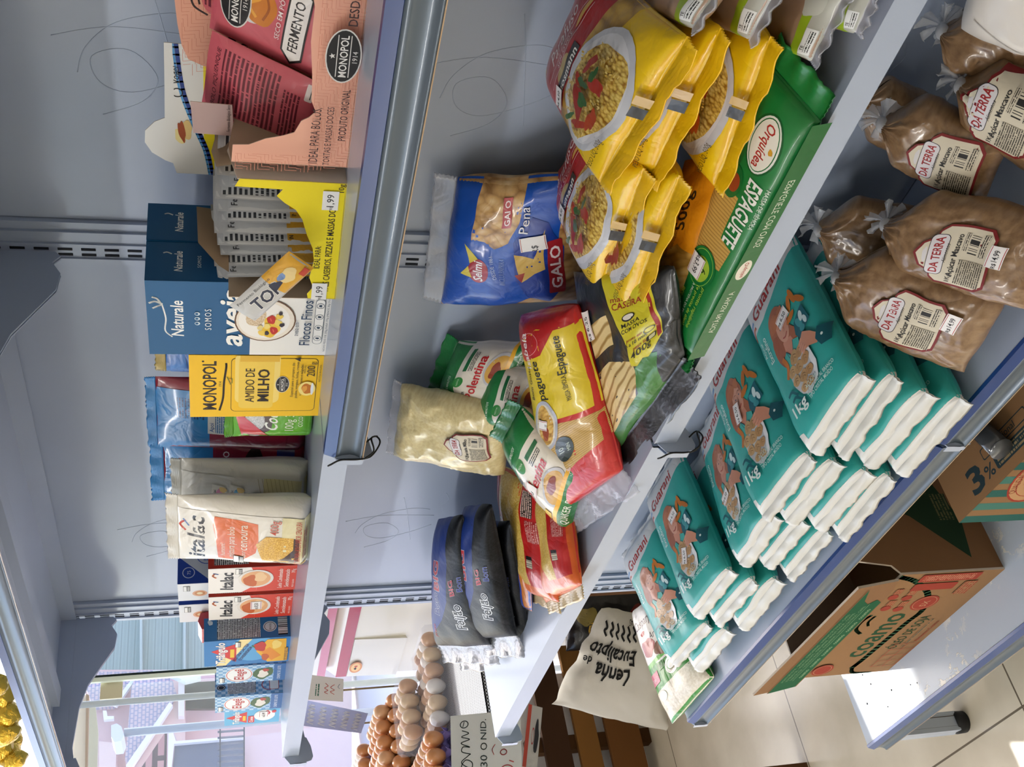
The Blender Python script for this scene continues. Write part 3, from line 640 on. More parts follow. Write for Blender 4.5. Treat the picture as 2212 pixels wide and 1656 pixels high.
def triangulo():
    a = Art(7.8, 12.6, bg='#2d7cc0'); a.ell(5.0, 5.5, 4.0, 3.2, '#5aa6dc').poly([(0, 10.9), (7.8, 7.4), (7.8, 5.6), (0, 9.4)], '#f3e2a4')
    a.poly([(1.0, 7.9), (6.6, 7.9), (4.6, 11.6)], '#cf2f28').text('Triângulo', 3.8, 9.6, 1.3, '#f6f3f0', bold=.06, sh=.15, wid=6.6, out='#1b3f88', ow=.05).rect(2.4, 8.2, 2.6, .6, '#e8c22c')
    a.text('MISTURA LÁCTEA', 3.7, 7.0, .55, '#3a2a5c', bold=.02, wid=5.6, rot=-22, sh=.1).text('CONDENSADA', 3.3, 6.3, .55, '#3a2a5c', bold=.02, wid=4.4, rot=-22)
    a.poly([(.4, 3.2), (4, 5.0), (7.4, 3.4), (7.4, .6), (.4, .4)], '#efb52c').poly([(.8, 2.6), (3.6, 4.2), (5.0, 3.0), (2.2, 1.2)], '#e88f22').blob(5.4, 4.4, 1.3, 1.0, '#c22d24', 3).blob(2.0, 3.6, 1.2, .5, '#c25a20', 6).blob(5.8, 2.0, 1.2, .8, '#f7d772', 8).line([(5.2, 5.2), (5.8, 5.6)], .2, '#3f7a34')
    icon_box(a, 5.6, 7.3, 1.6, .8); a.rect(.6, .2, 4, .6, 'tiny:#e9ad33:#5c3a18:0.2:0.4'); return a
def blue_side(): a = Art(4.3, 12.6, bg='#3878b4'); a.rect(.2, 4.4, 3.8, 6.3, 'tiny:#e8ecf0:#40454e:0.24:0.38').ell(2.1, 3.0, 1.0, 1.0, '#e8ecf0').ring(2.1, 3.0, .8, .8, .08, '#22303e').text('BRASIL', 2.1, 2.8, .3, '#22303e').rect(.4, .4, 3.4, 1.4, 'barcode').blob(3.4, 11.7, .5, .35, '#dce8f2', 2); return a
carton('milk_drink_carton', upright((.2452, -.2149, Z1), 3.2), .0782, .126, .0383, '#2f74b4', {'front': triangulo(), 'right': blue_side()}, label='tall blue carton with red triangle and pudding picture reading Triângulo', cat='carton')
def gingham(front=True):
    a = Art(6.5, 11.0, bg='#8db8dc'); a.rect(0, 0, 6.5, 11.0, 'check:#b9d5ec:#6fa4d2:1.5')
    if front:
        a.ell(3.2, 7.4, 2.7, 2.2, '#eef1f2').ring(3.2, 7.4, 2.5, 2.0, .12, '#c8433a').text('Elegê', 3.2, 6.7, 1.5, '#b52a26', bold=.04, sh=.15, wid=4.0).blob(3.2, 3.6, 2.3, 1.5, '#3c5f2e', 5).blob(3.0, 3.6, 1.4, .9, '#e9e3d6', 7).blob(4.4, 3.2, .6, .5, '#b8412e', 2).rect(0, 0, 6.5, 1.9, '#2a68a8').text('CREME DE LEITE', 3.2, .8, .5, '#e8eef4', wid=5.2); icon_box(a, .6, 9.7, 1.8, .8)
    else:
        a.rect(.5, 4.4, 4.0, 4.6, 'tiny:#e6ebee:#3d444c:0.22:0.38').ell(2.4, 10.0, .7, .7, '#26303c').ring(2.4, 10.0, .5, .5, .08, '#e6ebee').ring(2.4, 2.2, 1.4, 1.2, .14, '#c8433a').rrect(1.0, .6, 3.2, 1.6, .3, '#b9423a').rrect(1.1, .7, 3.0, 1.4, .25, '#eef0f0')
    return a
carton('cream_carton', upright((.0212, -.2003, Z1), -.2), .0665, .11, .0426, '#8fb8da', {'front': gingham(), 'right': gingham(False)}, label='light blue gingham cream carton reading Elegê', cat='carton', group='gingham cream cartons')
carton('cream_carton', upright((.1400, -.2000, Z1), 2), .0600, .108, .0426, '#8fb8da', {'front': gingham(), 'right': gingham(False)}, label='blue gingham cream carton half hidden behind the tall triangle carton', cat='carton', group='gingham cream cartons')
a = Art(6.3, 9.4, bg='#5fb0dc'); a.poly([(.6, 5.6), (5.6, 5.6), (3.4, 9.2)], '#cf2f28').text('Triângulo', 3.1, 6.9, 1.1, '#f6f3f0', bold=.06, sh=.15, wid=5.4, out='#1b3f88').rect(1.7, 5.8, 2.2, .5, '#e8c22c').rrect(.6, 4.3, 3.0, 1.1, .2, '#c43040').text('Creme', 2.1, 4.55, .6, '#f6efe8', bold=.03, wid=2.4)
a.ell(3.6, 2.6, 2.4, 1.8, '#e6ebee').ell(3.6, 2.6, 1.9, 1.4, '#f6f2ee').blob(4.6, 2.1, .9, .5, '#c43040', 4).ell(5.0, 1.0, .6, .4, '#c43040')
o = carton('cream_carton', upright((-.062, -.1924, Z1), 1.4), .0600, .0941, .045, '#5aa6d0', {'front': a, 'right': Art(4.5, 9.4, bg='#58a2cc')}, label='small pale blue cream carton with red triangle, last one towards the street', cat='carton')
sticker(lambda x, y, h: Vector((x, y, h)), .040, .028, 2.2, 1.6, '3,49', o)
def pira():
    a = Art(6.2, 16.4, bg='#eef0f2'); a.ell(2.6, 13.2, 1.1, 1.1, '#e8b088').ell(2.6, 13.2, .8, .8, '#d58a4e').ell(2.6, 13.2, .45, .45, '#f3dcae').text('Piracanjuba', 2.7, 10.6, .95, '#20409c', bold=.03, wid=4.8).poly([(4.6, 8.2), (6.2, 9.8), (6.2, 0), (2, 0), (3, 4)], '#2446a4')
    a.blob(5.0, 9.2, .4, .5, '#c43b34', 3).line([(4.3, 9.6), (4.9, 10.4)], .15, '#3b7a3c').line([(5.0, 10.6), (5.0, 9.7)], .15, '#3b7a3c'); icon_box(a, 3.6, 14.6, 1.8, 1.0); return a
def pira_side(): a = Art(6.5, 16.4, bg='#d4d7db'); a.poly([(0, 16.4), (4.6, 16.4), (0, 11.2)], '#2446a4').poly([(6.5, 13.4), (6.5, 4), (4.0, 9.0)], '#2446a4').ring(1.8, 14.8, .85, .85, .12, '#dde4f4').text('75', 1.8, 14.5, .5, '#dde4f4').ring(4.6, 12.2, 1.4, 1.4, .12, '#3b5cb0').rect(3.7, 11.6, 1.8, 1.0, 'tiny:#d4d7db:#3b5cb0:0.24:0.4').rect(0, 5, 6.5, 2, '#2446a4'); return a
for i, (x, y, dg) in enumerate(((.2031, -.1180, -.7), (.2790, -.1190, -3.4))):
    carton('milk_carton', upright((x, y, Z1), dg), .0613, .1645, .065, '#e6e9ec', {'front': pira(), 'right': pira_side()}, label='white and blue milk carton reading Piracanjuba, '+('left of the two, behind the condensed milk' if i == 0 else 'right of the two, next to the cake mix'), cat='carton', group='white and blue milk cartons')
mb = MB(); mb.prism([(0, 0), (.03, 0), (.034, .10), (.028, .132), (.014, .136), (0, .13)], 0, .05, ('#c8404a', 'film')); o = mb.build('dessert_pouch', None, Matrix.Translation((.19, -.150, Z1))); tag(o, 'red pouch peeping out above the tall triangle carton', 'pouch')
mb = MB(); mb.prism([(0, 0), (.03, 0), (.034, .09), (.028, .112), (.014, .116), (0, .11)], 0, .045, ('#d9787c', 'film')); o = mb.build('dessert_pouch', None, Matrix.Translation((.07, -.135, Z1))); tag(o, 'pinkish red pouch peeping out above the gingham cartons', 'pouch')
# ---- stand-up / pillow bags on this shelf
def standbag(name, O, deg, w, h, t, art, base_c, label, cat, seed, lean=0, group=None, crimp_c=None, fin='film', depth_taper=True, crimp_d=.012, back=None, bend=0, lump=.003, sx=None):
    """bag standing on its gusset: thick at the bottom, flat at the sealed top"""
    fr = upright(O, deg) @ Matrix.Rotation(math.radians(-lean), 4, 'X')
    B = Bag(w, h, t, seed=seed, lump=lump, ls=20, px=.42, py=.5, slump=-.55, kx=4, ky=5, bend=bend)
    def P(u, v, side, B=B):
        a = max(0, 1-abs(2*u-1)**4)**.45; thick = (1-v**1.6)**.8*min(1, (v/.06+.25)) if v < .06 else (1-v**1.6)**.8
        n_ = bump_f((u*w*10, v*h*10), seed+(0 if side > 0 else 9), lump, 2.4)*a*(.4+v*.6)
        return Vector((u*w+bump_f((v*h*10, 1), seed+4, .003, 2), v*h, (t/2*a*thick+n_)*side+bend*v*v))
    B.P = P
    e = empty(name, fr, label, cat, group)
    mb = MB(); B.mesh(mb, (base_c, fin), 20, 24, (back or base_c, fin)); art.lay(mb, B.S, g=.8, fin=fin, eps=.0005); mb.build('pouch', e)
    c = crimp(w, crimp_d, (crimp_c or base_c, fin), h, 1, 5, seed=seed, parent=e, name='top_seal'); c.location.z = bend
    return e, B
a = Art(9.0, 15.6, 'film', bg='#eceae4')
a.text('italac', 4.4, 12.2, 2.0, '#17171c', bold=.035, sh=.12, wid=7.0).curve([(5.4, 14.4), (6.2, 15.0), (7.0, 14.4)], .25, '#c8402c').curve([(6.2, 14.0), (7.2, 14.6)], .2, '#4a78b8')
a.poly([(1.0, 8.0), (1.0, 10.6), (4, 10.8), (7, 11.2), (8.4, 11.0), (8.2, 8.2), (7.8, 6.0), (5, 5.9), (3.0, 6.2)], '#e06a26')
a.text('hummm!', 2.9, 9.8, .6, '#f8e8da', wid=2.4).text('mistura para bolo', 4.3, 8.7, .85, '#f8e8da', bold=.01, wid=5.4).text('sabor', 2.4, 7.4, .6, '#f8e8da', wid=1.5).text('cenoura', 5.4, 7.2, 1.1, '#f8e8da', bold=.015, wid=4.2)
a.rect(0, 0, 9, 3.2, '#e3dcb2').poly([(1.2, 2.4), (1.6, 5.4), (4.6, 6.2), (6.0, 5.0), (5.8, 1.8), (2.4, 1.4)], 'speck:#cf9a2c:#f0c85c:5:0.45:0.6').poly([(.6, 2.2), (1.2, 4.2), (2.0, 3.0), (3.8, 1.8), (5.8, 1.8), (5.6, 1.1), (1.6, 1.1)], '#3c1d18')
a.text('400g', 7.4, 3.6, 1.0, '#c2402c', bold=.01, wid=2.2, out='#f4efe4', ow=.06).text('MISTURA PARA BOLO SABOR CENOURA', 4.6, .9, .7, '#c2402c', wid=8.0).rect(2.4, .3, 5, .4, 'tiny:#e3dcb2:#b4513a:0.2:0.4').poly([(.4, .3), (1.2, .3), (.8, 1.0)], '#e8c02a'); icon_box(a, .5, 7.6, 1.6, 1.2)
standbag('cake_mix_bag', (.652, -.262, Z1), 13, .108, .152, .042, a, '#ebe9e3', 'white and orange carrot cake mix bag reading italac, front of the two', 'bag', 3, lean=4, crimp_d=.014)
a = Art(9.0, 15.6, 'film', bg='#c3c4be'); a.text('italac', 2.0, 12.2, 1.8, '#17171c', bold=.035, sh=.12, wid=6.0).rect(0, 0, 9, 5.2, '#bfb98c')
for i in range(9): a.line([(0, .3+i*.5), (9, 1.9+i*.5)], .05, '#8c8762')
for (x, y, c) in ((4.2, 9.6, '#6fae4c'), (6.4, 10.3, '#d58fb0'), (4.6, 7.8, '#d88a4a'), (6.8, 8.2, '#58a0c0')): a.poly([(x-1, y-.9), (x+.9, y-.6), (x+1.1, y+1), (x-.7, y+1.1)], '#d2d2c8').blob(x, y, .6, .5, c, int(x*7)).blob(x+.4, y-.3, .5, .4, '#d9bd7c', int(x)).text('italac', x-.2, y+.55, .35, '#1c1c22', wid=1.0)
a.poly([(2.8, 4.2), (6.8, 4.4), (6.9, 6.6), (4.8, 7.0), (2.7, 6.5)], '#cf5a2c').text('Italac', 4.8, 5.6, .9, '#f4efe4', bold=.03, wid=2.8).rect(3.3, 4.5, 3.0, .9, 'tiny:#cf5a2c:#f4e6dc:0.28:0.4').rect(3.2, 2.6, 3.6, 1.2, 'tiny:#bfb98c:#c0583c:0.28:0.4')
standbag('cake_mix_bag', (.640, -.203, Z1), 14, .108, .150, .040, a, '#bfc0ba', 'cake mix bag turned to show its printed back, behind the carrot one', 'bag', 8, lean=3, crimp_d=.012)
# yoki bags, coconut, blue bags further back
a = Art(9.5, 18, 'film', bg='#8e1c38'); a.rect(0, 11.6, 9.5, 6.4, '#2e84c8').rect(5.2, 12.2, 3.2, 3.2, 'tiny:#2e84c8:#1c3c74:0.34:0.42').rect(3.2, 9.0, 4.6, 2.8, '#e4e8ea').rect(3.4, 9.2, 4.2, 1.7, 'tiny:#dbe8f2:#3c78b4:0.24:0.36').text('Apoi', 4.2, 11.1, .5, '#2c66ac', bold=.02).rect(0, 0, 9.5, 2.4, '#7a1630').rect(6.4, .6, 2.6, 3.0, 'barcode')
standbag('starch_bag', (.705, -.130, Z1), 14, .110, .178, .036, a, '#8a1b36', 'blue and crimson bag turned back to front, with a pale blue label', 'bag', 12, lean=2, crimp_c='#2e84c8', crimp_d=.012)
a = Art(9.5, 18, 'film', bg='#8e1c38'); a.rect(0, 11.2, 9.5, 6.8, '#2f8bd4'); a.ell(3.0, 14.2, 2.6, 1.5, '#c8202c', rot=20).ell(5.6, 14.9, 1.2, 1.3, '#c8202c').text('yoki', 3.6, 13.6, 1.5, '#f6f4f2', bold=.06, wid=3.8, rot=8).blob(6, 6, 2.5, 1.6, '#1e1014', 4).rect(0, 1.2, 9.5, 2.2, '#2b3580').text('500 g', 6.6, 1.8, 1.0, '#f4f2f0', bold=.03, wid=2.6).poly([(2.0, 2.0), (3.2, 2.0), (2.6, 3.1)], '#e8c02a').text('T', 2.6, 2.15, .5, '#222222', bold=.03).text('Polvilho', 5.5, 9.2, 1.2, '#f0e8ea', wid=5.5)
standbag('starch_bag', (.628, -.158, Z1), 20, .095, .172, .034, a, '#8a1b36', 'blue and crimson bag with a red logo reading yoki, standing behind the cake mix', 'bag', 15, lean=2, crimp_c='#2f8bd4', crimp_d=.016)
a = Art(8, 9, 'film', bg='#5fae22'); a.blob(2.6, 6.6, 2.3, 1.7, '#4a2c1a', 5).blob(2.8, 6.8, 1.7, 1.1, 'speck:#d8dadc:#a8aaae:6:0.4:0.6', 5).text('100g 3.5oz', 4.2, 2.4, 1.0, '#e8f4dc', bold=.01, wid=4.6).text('Coco', 3.6, 4.2, 1.4, '#f2f6ee', bold=.04, sh=.2, wid=3.6).poly([(0, 8), (5, 9), (0, 4.5)], '#c8282a').rect(6.6, 0, 1.4, 9, '#4c9a1c').text('COCO RALADO', 4.6, 1.4, .5, '#e8f4dc', wid=4)
standbag('coconut_bag', (.806, -.176, Z1), 8, .085, .090, .035, a, '#57a41e', 'small bright green grated coconut bag reading 100g 3.5oz', 'bag', 21, lean=-4, crimp_d=.010)
a = Art(8, 16, 'film', bg='#1f6cc0'); a.ell(5.4, 12.6, 1.8, 1.0, '#c8202c').text('yoki', 5.4, 12.2, .8, '#f6f4f2', bold=.05, wid=2.2).rect(0, 0, 8, 9, '#16488c').line([(0, 14), (8, 14.6)], .2, '#174a94')
standbag('starch_bag', (.822, -.098, Z1), 8, .090, .165, .03, a, '#1f64b6', 'blue bag with gold foil edge peeking over the cornstarch box', 'bag', 24, lean=0, crimp_c='#b9a460', crimp_d=.012)
a2 = Art(8, 16, 'film', bg='#1a5cb4'); a2.rect(0, 0, 8, 8, '#12408a').blob(5, 10, 1.6, .8, '#a22c34', 4).blob(4, 12, 2.4, .7, '#4c8ad0', 6)
standbag('starch_bag', (.915, -.088, Z1), -6, .070, .160, .03, a2, '#1a5cb4', 'blue crumpled bag between the cornstarch box and the oat boxes', 'bag', 27, lean=0, crimp_c='#1440a0', crimp_d=.014)
# ---- display boxes of yeast sachets
def qbag(name, BL, BR, TL, t, art, base_c, label, cat, seed=0, group=None, fin='film', lump=.002, px=.5, py=.5, nu=16, nv=22, g=.8, w=None, h=None, parent=None, back=None, cuts=(), seal=None, **kw):
    """bag whose printed face lies on the plane through three points (bottom left, bottom right, top left)"""
    fr = frame(BL, BR, TL); w = w or (Vector(BR)-Vector(BL)).length; h = h or (Vector(TL)-Vector(BL)).dot(Vector((fr[0][1], fr[1][1], fr[2][1])))
    B = Bag(w, h, t, seed=seed, lump=lump, px=px, py=py, **kw)
    e = empty(name, fr, label, cat, group)
    mb = MB(); B.mesh(mb, (base_c, fin) if isinstance(base_c, str) and not base_c.startswith('@') else MATS[base_c[1:]], nu, nv, (back, fin) if back else None)
    if art:
        kx = w*100/art.w; ky = h*100/art.h
        art.lay(mb, (lambda x, y, q: B.S(x*kx, y*ky, q)), g=g, fin=fin, eps=.0004)
    mb.build('bag', e)
    if seal:
        for (where, d, c) in seal:
            if where == 'top': crimp(w*.96, d, c if not isinstance(c, str) else (c, fin), h-.001, 1, 5, seed=seed, parent=e).location.x = w*.02
            if where == 'bottom': crimp(w*.96, d, c if not isinstance(c, str) else (c, fin), .001, -1, 5, seed=seed+1, parent=e).location.x = w*.02
    return e, B
def maze(a, x0, y0, x1, y1, s=1.1, c='#d88a74'):
    """nested right-angle lines, alternating, like the pink printed card"""
    j = 0; y = y0
    while y < y1:
        i = 0; x = x0
        while x < x1:
            fl = (i+j) % 2
            for k in range(3):
                d = s*(.12+.28*k)
                p = [(x+d, y), (x+d, y+s-d), (x+s, y+s-d)] if fl else [(x, y+d), (x+s-d, y+d), (x+s-d, y+s)]
                p = [(min(q[0], x1), min(q[1], y1)) for q in p]; a.line(p, .035, c)
            x += s; i += 1
        y += s; j += 1
PINK = '#efb49c'
def sheet(name, parent, pts, S, c, art=None, th=.0007, fin='card', label=None):
    """a cut piece of card: outline pts (cm) on surface S with real thickness"""
    mb = MB(); k = len(pts); m3 = [S(p[0]*.01, p[1]*.01, 0) for p in pts]+[S(p[0]*.01, p[1]*.01, -th) for p in pts]
    tri = [tuple(t) for t in tessellate_polygon([[Vector((p[0], p[1], 0)) for p in pts]])]
    def area(t): return (pts[t[1]][0]-pts[t[0]][0])*(pts[t[2]][1]-pts[t[0]][1])-(pts[t[1]][1]-pts[t[0]][1])*(pts[t[2]][0]-pts[t[0]][0])
    tri = [t if area(t) > 0 else t[::-1] for t in tri]
    
    ga = Art(999, 999); ga.L.append((c, [[pts[i] for i in t] for t in tri])); ga.lay(mb, S, eps=0, clipit=False, g=1.5, fin=fin)
    gb = Art(999, 999); gb.L.append(('#b9a48c', [[pts[i] for i in t] for t in tri])); gb.lay(mb, S, eps=-th, clipit=False, g=1.5, fin='cardboard'); mb.add(m3, [(i, k+i, k+(i+1) % k, (i+1) % k) for i in range(k)], ('#d9cbb8', 'cardboard'))
    if art: art.lay(mb, S, fin=fin, inside=pts)
    return tag(mb.build(name, parent), label)
# pink box
fr = upright((1.2385, -.2085, Z1), 1.5)
root = empty('yeast_display_box', fr, 'torn open pink patterned baking powder box reading MONOPOL, right end of its shelf', 'box')
Wp, Dp = .2184, .098
out = [(0, 0), (21.84, 0), (21.84, 4.2), (19, 3.9), (17.2, 4.3), (15, 3.8), (12, 3.9), (9, 3.6), (6.6, 3.5), (5.6, 3.1), (5.0, 3.6), (4.6, 4.2), (3.4, 4.7), (3.0, 5.6), (2.6, 7.0), (1.9, 8.3), (1.8, 9.6), (0, 9.7)]
fa = Art(21.84, 9.7); maze(fa, 0, 0, 21.8, 3.35); maze(fa, 0, 3.3, 1.7, 9.4)
fa.text('IDEAL PARA BOLOS,', 3.9, 2.75, .75, '#3a2024', wid=5.6).text('TORTAS E MASSAS DOCES', 3.9, 1.75, .55, '#3a2024', wid=5.9).text('PRODUTO ORIGINAL', 6.1, .62, .62, '#3a2024', bold=.02, wid=5.0).text('DESDE 1914', 16.6, .62, .72, '#3a2024', bold=.02, wid=4.6)
monopol_oval(fa, 11.6, 1.45, .8)
fS = lambda x, y, h: Vector((x, y, h))
sheet('front_wall', root, out, fS, PINK, fa, label='pink printed front wall, torn along its top')
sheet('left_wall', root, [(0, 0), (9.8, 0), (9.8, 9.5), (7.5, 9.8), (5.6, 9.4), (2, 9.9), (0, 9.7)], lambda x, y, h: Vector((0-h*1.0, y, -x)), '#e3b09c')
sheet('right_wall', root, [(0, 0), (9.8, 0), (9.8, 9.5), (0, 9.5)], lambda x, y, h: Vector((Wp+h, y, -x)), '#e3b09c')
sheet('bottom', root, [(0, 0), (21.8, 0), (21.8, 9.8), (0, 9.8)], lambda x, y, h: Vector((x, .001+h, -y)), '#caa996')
# lid folded up at the back, rounded
lid = [(0, 0), (21.8, 0), (21.8, 15.6), (13.5, 15.6), (12.4, 15.8), (11.4, 15.6), (10.9, 14.9), (9.6, 14.2), (6.9, 14.0), (4.8, 13.7), (3.4, 13.2), (2.6, 11.9), (2.2, 10.6), (2.0, 9.6), (.0, 9.4)]
la = Art(21.8, 15.8); maze(la, 0, 3, 21.7, 13.6, 1.25)
la.text('FERMENTO', 7.0, 9.3, .95, '#3a2024', bold=.03, sh=.12, wid=4.6).text('QUÍMICO EM PÓ', 7.0, 8.3, .6, '#3a2024', bold=.005, sh=.12, wid=4.6)
la.curve([(9.6, 12.2), (11.2, 12.6), (12.2, 13.8), (11.2, 14.5), (10.6, 13.6), (11.6, 12.4), (13, 12.8)], .16, '#2a1a1e').curve([(8.6, 11.6), (9.4, 12.6), (10.4, 12.9)], .16, '#2a1a1e').text('F', 12.8, 13.6, 1.3, '#2a1a1e', bold=.02, rot=14)
monopol_oval(la, 14.6, 12.3, .8, 10)
sheet('lid', root, lid, lambda x, y, h: Vector((x, y, -.098+h+.012*max(0, (y-.09)/.06)**2)), PINK, None, label='pink patterned lid panel folded up').parent = root
lidmesh = MB(); la.lay(lidmesh, lambda x, y, h: Vector((x, y, -.098+h+.012*max(0, (y-.09)/.06)**2)), g=1.2, inside=lid)
mbx = lidmesh.build('lid_print', root)
flapc = sheet('side_flap', root, [(0, 0), (3.5, .2), (3.6, 3.6), (.1, 3.4)], lambda x, y, h: Vector((-.012+x*1.0, .094+y, -.050+h+.1*x)), '#b59a96', Art(3.6, 3.6).text('Fermento Biológico Seco', 2.0, .35, .28, '#33282c', bold=.01, wid=3.0), label='dull mauve inner flap reading Fermento Biológico Seco')
def sachet_pink(backside):
    a = Art(9, 12, 'film', bg='#cc5f6c')
    if backside:
        a.text('BOLO PIQUENIQUE', 4.5, 10.6, .45, '#5a1c2a', bold=.01, sh=.2, wid=6.5)
        a.rect(1.0, 3.8, 7.0, 6.4, 'tiny:#cc5f6c:#6a2030:0.5:0.36').rect(1.2, 1.6, 5.6, 1.8, 'tiny:#cc5f6c:#6a2030:0.4:0.38').rrect(6.6, .4, 1.9, .8, .15, '#f2e6e4').rect(6.9, .6, 1.3, .1, '#333333').rect(.1, .6, .5, .9, '#1d1416')
    else:
        a.ell(4.9, 7.9, 2.2, 1.9, '#d8d4d6').blob(5.0, 6.9, 2.1, 1.6, '#cf7c22', 4, .2).curve([(3.6, 7.4), (4.6, 8.2), (5.6, 7.2), (6.4, 7.9)], .3, '#eba63a').curve([(3.6, 6.6), (5, 6.2), (6.4, 6.8)], .25, '#a85a18')
        monopol_oval(a, 4.3, 9.6, .95, 4); a.poly([(.4, 3.2), (1.6, 4.4), (7.4, 4.4), (8.6, 3.2), (7.9, 2.0), (1.1, 2.0)], '#1c1618').poly([(.7, 3.2), (1.7, 4.2), (7.3, 4.2), (8.3, 3.2), (7.7, 2.2), (1.3, 2.2)], '#f4f0ee').text('FERMENTO', 4.5, 2.7, 1.0, '#1c1618', bold=.03, wid=5.4).text('SECO EM PÓ', 4.5, 4.7, .5, '#f6e6e6', bold=.01, wid=4.2)
    return a
def A_(px, py, **k): return at(px, py, **k)
sac = [((655, 338), (690, 195), (548, 262), -.178, True, 'back side'), ((690, 172), (722, 30), (572, 108), -.172, False, 'front side'), ((640, 120), (660, -10), (535, 60), -.150, True, 'hidden one')]
for i, (bl, br, tl, y, bs, nm) in enumerate(sac):
    BL = A_(*bl, y=y); BR = A_(*br, y=y-.004); TL = A_(*tl, y=y+.022)
    qbag('yeast_sachet', BL, BR, TL, .006, sachet_pink(bs), '#c95a68', 'pink baking powder sachet in the pink box, '+('showing small print on its back, leftmost' if i == 0 else ('front with MONOPOL oval and cake' if i == 1 else 'half hidden behind the other two')), 'sachet', 31+i, 'pink sachets in the pink box', lump=.0015, w=.082, h=.098)
# card standing behind
hd = A_(360, 372, y=-.085); fr = upright((hd.x, -.085, Z1), 0)
ha = Art(15, 18); ha.rect(0, 0, 15, 12.0, '#f0dc1e').poly([(0, 11.2), (4, 12.0), (9, 13.8), (15, 14.6), (15, 18), (0, 18)], '#e9e9e6').curve([(0, 11.2), (3, 11.7), (6, 12.7), (10, 13.8), (15, 14.3)], .35, '#1f3f8e').curve([(0, 11.5), (3, 12.0), (6, 13.0), (10, 14.1), (15, 14.6)], .2, '#4f9ad8')
ha.poly([(2.2,7.0),(6,7.4),(6.6,10),(3,11)],'#e9e9e6').ring(9.6, 13.9+.4, .45, .45, .1, '#222222').text('Vogel', 11.4, 14.1, .7, '#222222', sh=.2, wid=1.9)
ha.blob(4.6, 14.2, .5, .9, '#efdf9c', 2, .05, rot=-70).blob(5.4, 13.6, 1.0, .6, '#e6c884', 3).blob(5.2, 14.0, 1.3, .3, '#a34a20', 5, .3, rot=10)
hp = [(0, 0), (14.8, 0), (14.8, 15.3), (10, 15.4), (6.6, 15.5), (6.1, 16.4), (5.0, 17.3), (3.6, 17.4), (2.4, 16.8), (1.5, 15.6), (1.2, 14.9), (0, 14.6)]
hb = empty('display_card', fr, 'white and yellow display card with blue band standing behind the boxes, reading Vogel', 'card')
hs = sheet('card', hb, hp, fS, '#e9e9e6'); mb = MB()
# keep the print inside the card outline: only the part below its edge
ha2 = Art(14.8, 14.6); ha2.L = ha.L; ha2.lay(mb, fS, clipit=True); mb.build('print', hb)
# yellow box
fr = upright((1.0966, -.2315, Z1), 6.4); Wy, Dy = .1324, .096
root = empty('yeast_display_box', fr, 'torn yellow yeast box full of silver sachets, two price stickers on its front', 'box')
out = [(0, 0), (13.24, 0), (13.24, 9.0), (12.4, 9.4), (12.3, 5.4), (11.6, 5.9), (10.9, 5.2), (10.2, 4.2), (9.2, 3.6), (7.5, 3.1), (6.0, 2.5), (4.6, 2.3), (2.6, 2.6), (1.4, 2.2), (.6, 2.7), (0, 2.6)]
fa = Art(13.24, 9.4, bg=None); fa.text('IDEAL PARA:', 5.0, 1.75, .55, '#2c2418', wid=2.6).text('PÃES CASEIROS, PIZZAS E MASSAS DOCES', 6.2, .75, .6, '#2c2418', bold=.01, wid=10.4).text('10g', 12.7, .2, .5, '#2c2418')
ysheet = sheet('front_wall', root, out, fS, '#f3e015', fa, label='bright yellow torn front wall')
for (x0, y0, s_) in ((11.4, .6, '1,99'), (1.0, .9, '1,99')):
    q = Art(2.0, 1.4, 'paper', bg='#f1f1f0'); q.text(s_, 1.0, .4, .62, '#333333', bold=.01, wid=1.3).text('R$', .25, .5, .25, '#333333')
    mb = MB(); q.lay(mb, lambda x, y, h: Vector((x0*.01+x-.01, y0*.01+y, .0008+h))); tag(mb.build('price_sticker', root), 'white price sticker reading 1,99')
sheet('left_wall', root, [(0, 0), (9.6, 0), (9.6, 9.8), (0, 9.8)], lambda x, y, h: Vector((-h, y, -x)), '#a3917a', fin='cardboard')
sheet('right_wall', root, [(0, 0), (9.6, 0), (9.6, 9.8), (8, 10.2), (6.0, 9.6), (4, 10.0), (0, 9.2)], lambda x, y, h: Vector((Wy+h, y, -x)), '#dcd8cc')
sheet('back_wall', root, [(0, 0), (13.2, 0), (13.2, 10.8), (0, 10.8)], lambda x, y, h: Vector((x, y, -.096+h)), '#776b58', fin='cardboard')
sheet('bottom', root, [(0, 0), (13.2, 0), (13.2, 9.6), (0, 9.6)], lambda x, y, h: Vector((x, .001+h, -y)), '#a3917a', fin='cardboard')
sheet('lid_flap', root, [(0, 0), (9.2, 0), (8.6, 3.2), (3.2, 3.0), (.6, 1.0)], lambda x, y, h: Vector((.030+y*.25, .098+y*.9, -x)), '#a99780', fin='cardboard', label='brown inner flap standing up')
sheet('corner_flap', root, [(0, 0), (6.5, 0), (6.2, 1.8), (3.0, 2.6), (.4, 2.0)], lambda x, y, h: Vector((Wy-y*.3, .095+y*.7, -.02-x)), '#e2ded2', label='torn white card edge')
